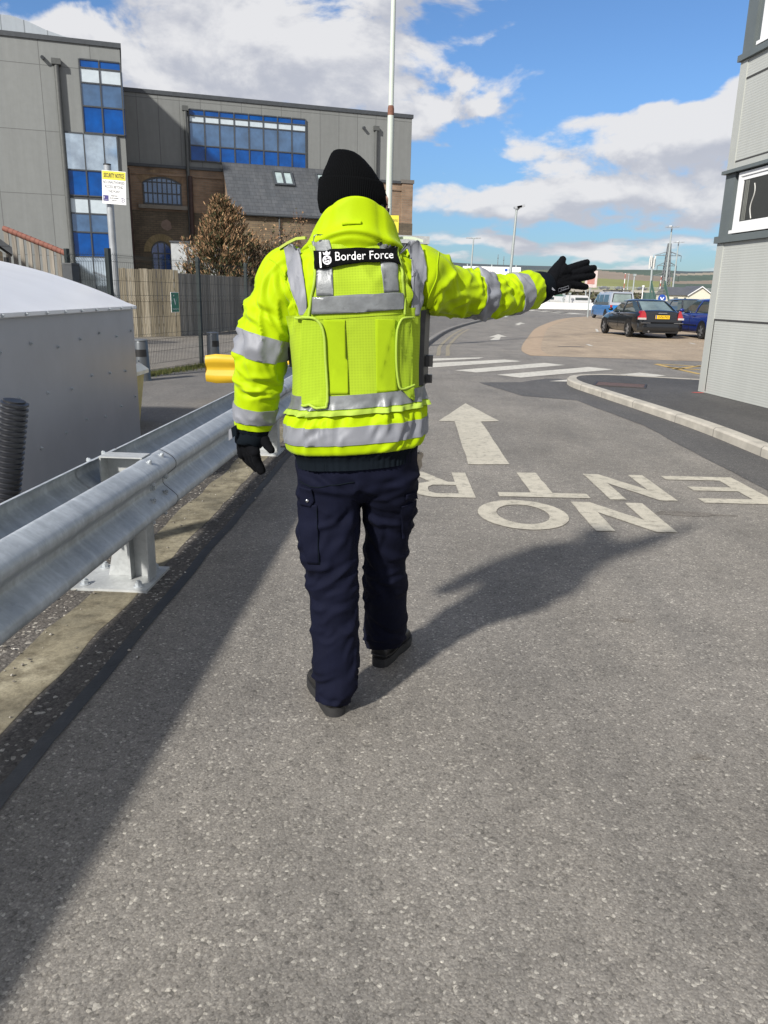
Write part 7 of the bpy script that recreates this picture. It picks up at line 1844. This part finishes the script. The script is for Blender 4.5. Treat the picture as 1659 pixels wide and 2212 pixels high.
# hair and spectacle arm at the right cheek
mb = MB()
for k in range(9):
    p = lp_(829 + k * .5, 436, 2.50 + .004 * k); mb.tube([p, p + Vector((.003, .01, -.022)), p + Vector((-.006 - .001 * k, .012, -.045 - .002 * k))], [.004, .004, .001], HAIR, 5)
for s_ in (1, -1):
    if s_ == -1: mb.build('hair', parent=person, fix=False); mb = MB()
    for k in range(14):
        p = hc + hy @ Vector((s_ * (.070 + .008 * math.sin(k)), -.05 + .008 * k, .0)); mb.tube([p, p + Vector((0, 0, -.06 - .01 * (k % 3)))], [.008, .003], HAIR, 5)
mb.build('hair', parent=person, fix=False)

# ---- gloves, fingers bent and unequal
def glove(name, palm, fingers, thumb, extra=()):
    mb = MB()
    for a, b, r0, r1 in palm: cap(mb, a, b, r0, r1)
    for pts, rr in fingers + [thumb]: chain(mb, pts, rr)
    for a, b, r0, r1 in extra: cap(mb, a, b, r0, r1)
    me = remesh(mb.v, mb.f, .0024, 2)
    creased(me, lambda p: .0008 * ridge(Vector(p) * 70))
    return link_mesh(name, me, GLOVEM, person)
g = lambda x, y, Y: lp_(*cz(x, y), Y)
kn = [g(985, 610, 2.905), g(1020, 705, 2.905), g(1030, 805, 2.90), g(1010, 915, 2.89)]; wr_ = g(560, 965, 2.82)
tips = [(1385, 465, 2.975), (1528, 585, 2.985), (1505, 740, 2.98), (1362, 975, 2.96)]; fr_ = [.0135, .0142, .0140, .0128]
fing = []
for k, t in enumerate(tips):
    T_ = g(*t); m1 = kn[k].lerp(T_, .48) + Vector((0, -.006, .0)); m2 = kn[k].lerp(T_, .78) + Vector((0, -.003, 0)); r = fr_[k]
    fing.append(([kn[k], m1, m2, T_], [r * 1.12, r * 1.05, r * .98, r * .86]))
palm = [(wr_, kn[k].lerp(wr_, .08), .027, .0158) for k in range(4)] + [(g(700, 800, 2.85), g(930, 690, 2.895), .022, .018), (g(680, 960, 2.85), g(960, 900, 2.885), .020, .015), (g(640, 850, 2.83), g(760, 650, 2.86), .022, .018), (g(620, 900, 2.83), g(900, 575, 2.88), .022, .0165), (g(600, 1040, 2.83), g(960, 985, 2.88), .022, .0175), (g(700, 700, 2.85), g(960, 640, 2.89), .020, .018)]
thumb = ([g(690, 720, 2.85), g(790, 560, 2.875), g(860, 465, 2.885), g(885, 405, 2.888)], [.023, .0185, .0150, .0128])
glv = glove('glove', palm, fing, thumb, [(g(430, 965, 2.79), wr_, .036, .030)])
gbv = bvh_of([glv])
mb = MB(); c0_, c1_ = g(745, 1040, 2.86), g(1005, 968, 2.88)
def onG(x, y, off): p = g(x, y, 2.86); return drape_pt(gbv, p.x, p.z, off)
e_ = [(745, 1020), (770, 1005), (880, 985), (1000, 952), (1010, 1000), (890, 1035), (790, 1068), (755, 1075), (745, 1020)]
mb.tube([onG(*p, .0012) for p in e_], .0009, TAPE, 5)
geo = text_geo('SEALSKINZ', height=.0050, width=.0245); ctr = g(880, 1015, 2.86); ca, sa = math.cos(rad(15)), math.sin(rad(15))
mb.add([drape_pt(gbv, ctr.x + a * ca - b * sa, ctr.z + a * sa + b * ca, .0012) for a, b in geo[0]], geo[1], TAPE); mb.build('glove_label', parent=glv, fix=False)
# hanging left hand
h = lambda x, y, Y: lp_(414.7 + x * .1667, 734.4 + y * .1667, Y)
wl_ = h(735, 1280, 2.48)
knL = [h(815, 1450, 2.455), h(775, 1470, 2.475), h(725, 1470, 2.49), h(680, 1465, 2.505)]
tipL = [(912, 1690, 2.47), (885, 1700, 2.485), (830, 1670, 2.50), (760, 1610, 2.51)]
fing = []
for k, t in enumerate(tipL):
    T_ = h(*t); m1 = knL[k].lerp(T_, .5) + Vector((-.006, .004, .0)); r = [.0132, .0136, .0132, .0122][k]
    fing.append(([knL[k], m1, knL[k].lerp(T_, .8) + Vector((-.002, .002, 0)), T_], [r * 1.2, r * 1.1, r, r * .85]))
palm = [(wl_, q, .028, .0175) for q in knL] + [(h(660, 1330, 2.49), h(650, 1480, 2.50), .022, .016)]
thumb = ([h(860, 1230, 2.47), h(935, 1290, 2.46), h(985, 1375, 2.455), h(1025, 1425, 2.45)], [.022, .0170, .0145, .0125])
glove('glove', palm, fing, thumb, [(h(725, 1230, 2.48), wl_, .040, .034)])

# ---- keys on the right hip, a thing of their own
kp = lp_(905, 968, 2.47) + O
kt = thing('key_bunch', kp, 'bunch of steel keys with dark fob hanging at the right hip of the officer', 'keys')
KM = mat('key_steel', (.42, .38, .32), .35, .8, .1)
rel = lambda x, y: (lp_((700 + x * .3256) * .864, (1100 + y * .3256) * .864, 2.46) + O) - kp
mb = MB(); cr_ = rel(1048, 92); mb.tube([cr_ + Vector((.009 * math.cos(t), .002 * math.sin(3 * t), .009 * math.sin(t))) for t in [k * math.pi / 8 for k in range(17)]], .0012, CHROME, 6)
mb.tube([rel(1046, 70) + Vector((0, 0, .03)), rel(1046, 72)], .004, BLACKM, 6); mb.build('ring', parent=kt)
for k, (a, b, c_k) in enumerate((((1050, 105), (1066, 232), 0), ((1072, 98), (1086, 205), .006), ((1060, 110), (1074, 215), -.005))):
    A0, B0_ = rel(*a) + Vector((0, c_k, 0)), rel(*b) + Vector((0, c_k, 0)); d = (B0_ - A0).normalized(); s2 = Vector((d.z, 0, -d.x))
    mb = MB(); bow = [A0 + d * .010 + (d * math.cos(t) + s2 * math.sin(t)) * .0125 for t in [q * math.pi / 5 for q in range(10)]]; mb.prism(bow, (0, .002, 0), KM)
    mb.prism([A0 + d * .02 - s2 * .004, A0 + d * .02 + s2 * .004, A0 + d * .030 + s2 * .0035, A0 + d * .032 + s2 * .006, A0 + d * .038 + s2 * .003, B0_ + s2 * .004, B0_ + d * .003, B0_ - s2 * .004], (0, .0018, 0), KM); mb.build('key', parent=kt)
mb = MB(); fb = rel(1036, 185); mb.tube([fb + Vector((0, .004, 0)), fb + Vector((0, .010, 0))], .0125, BLACKM, 16); mb.build('fob', parent=kt)
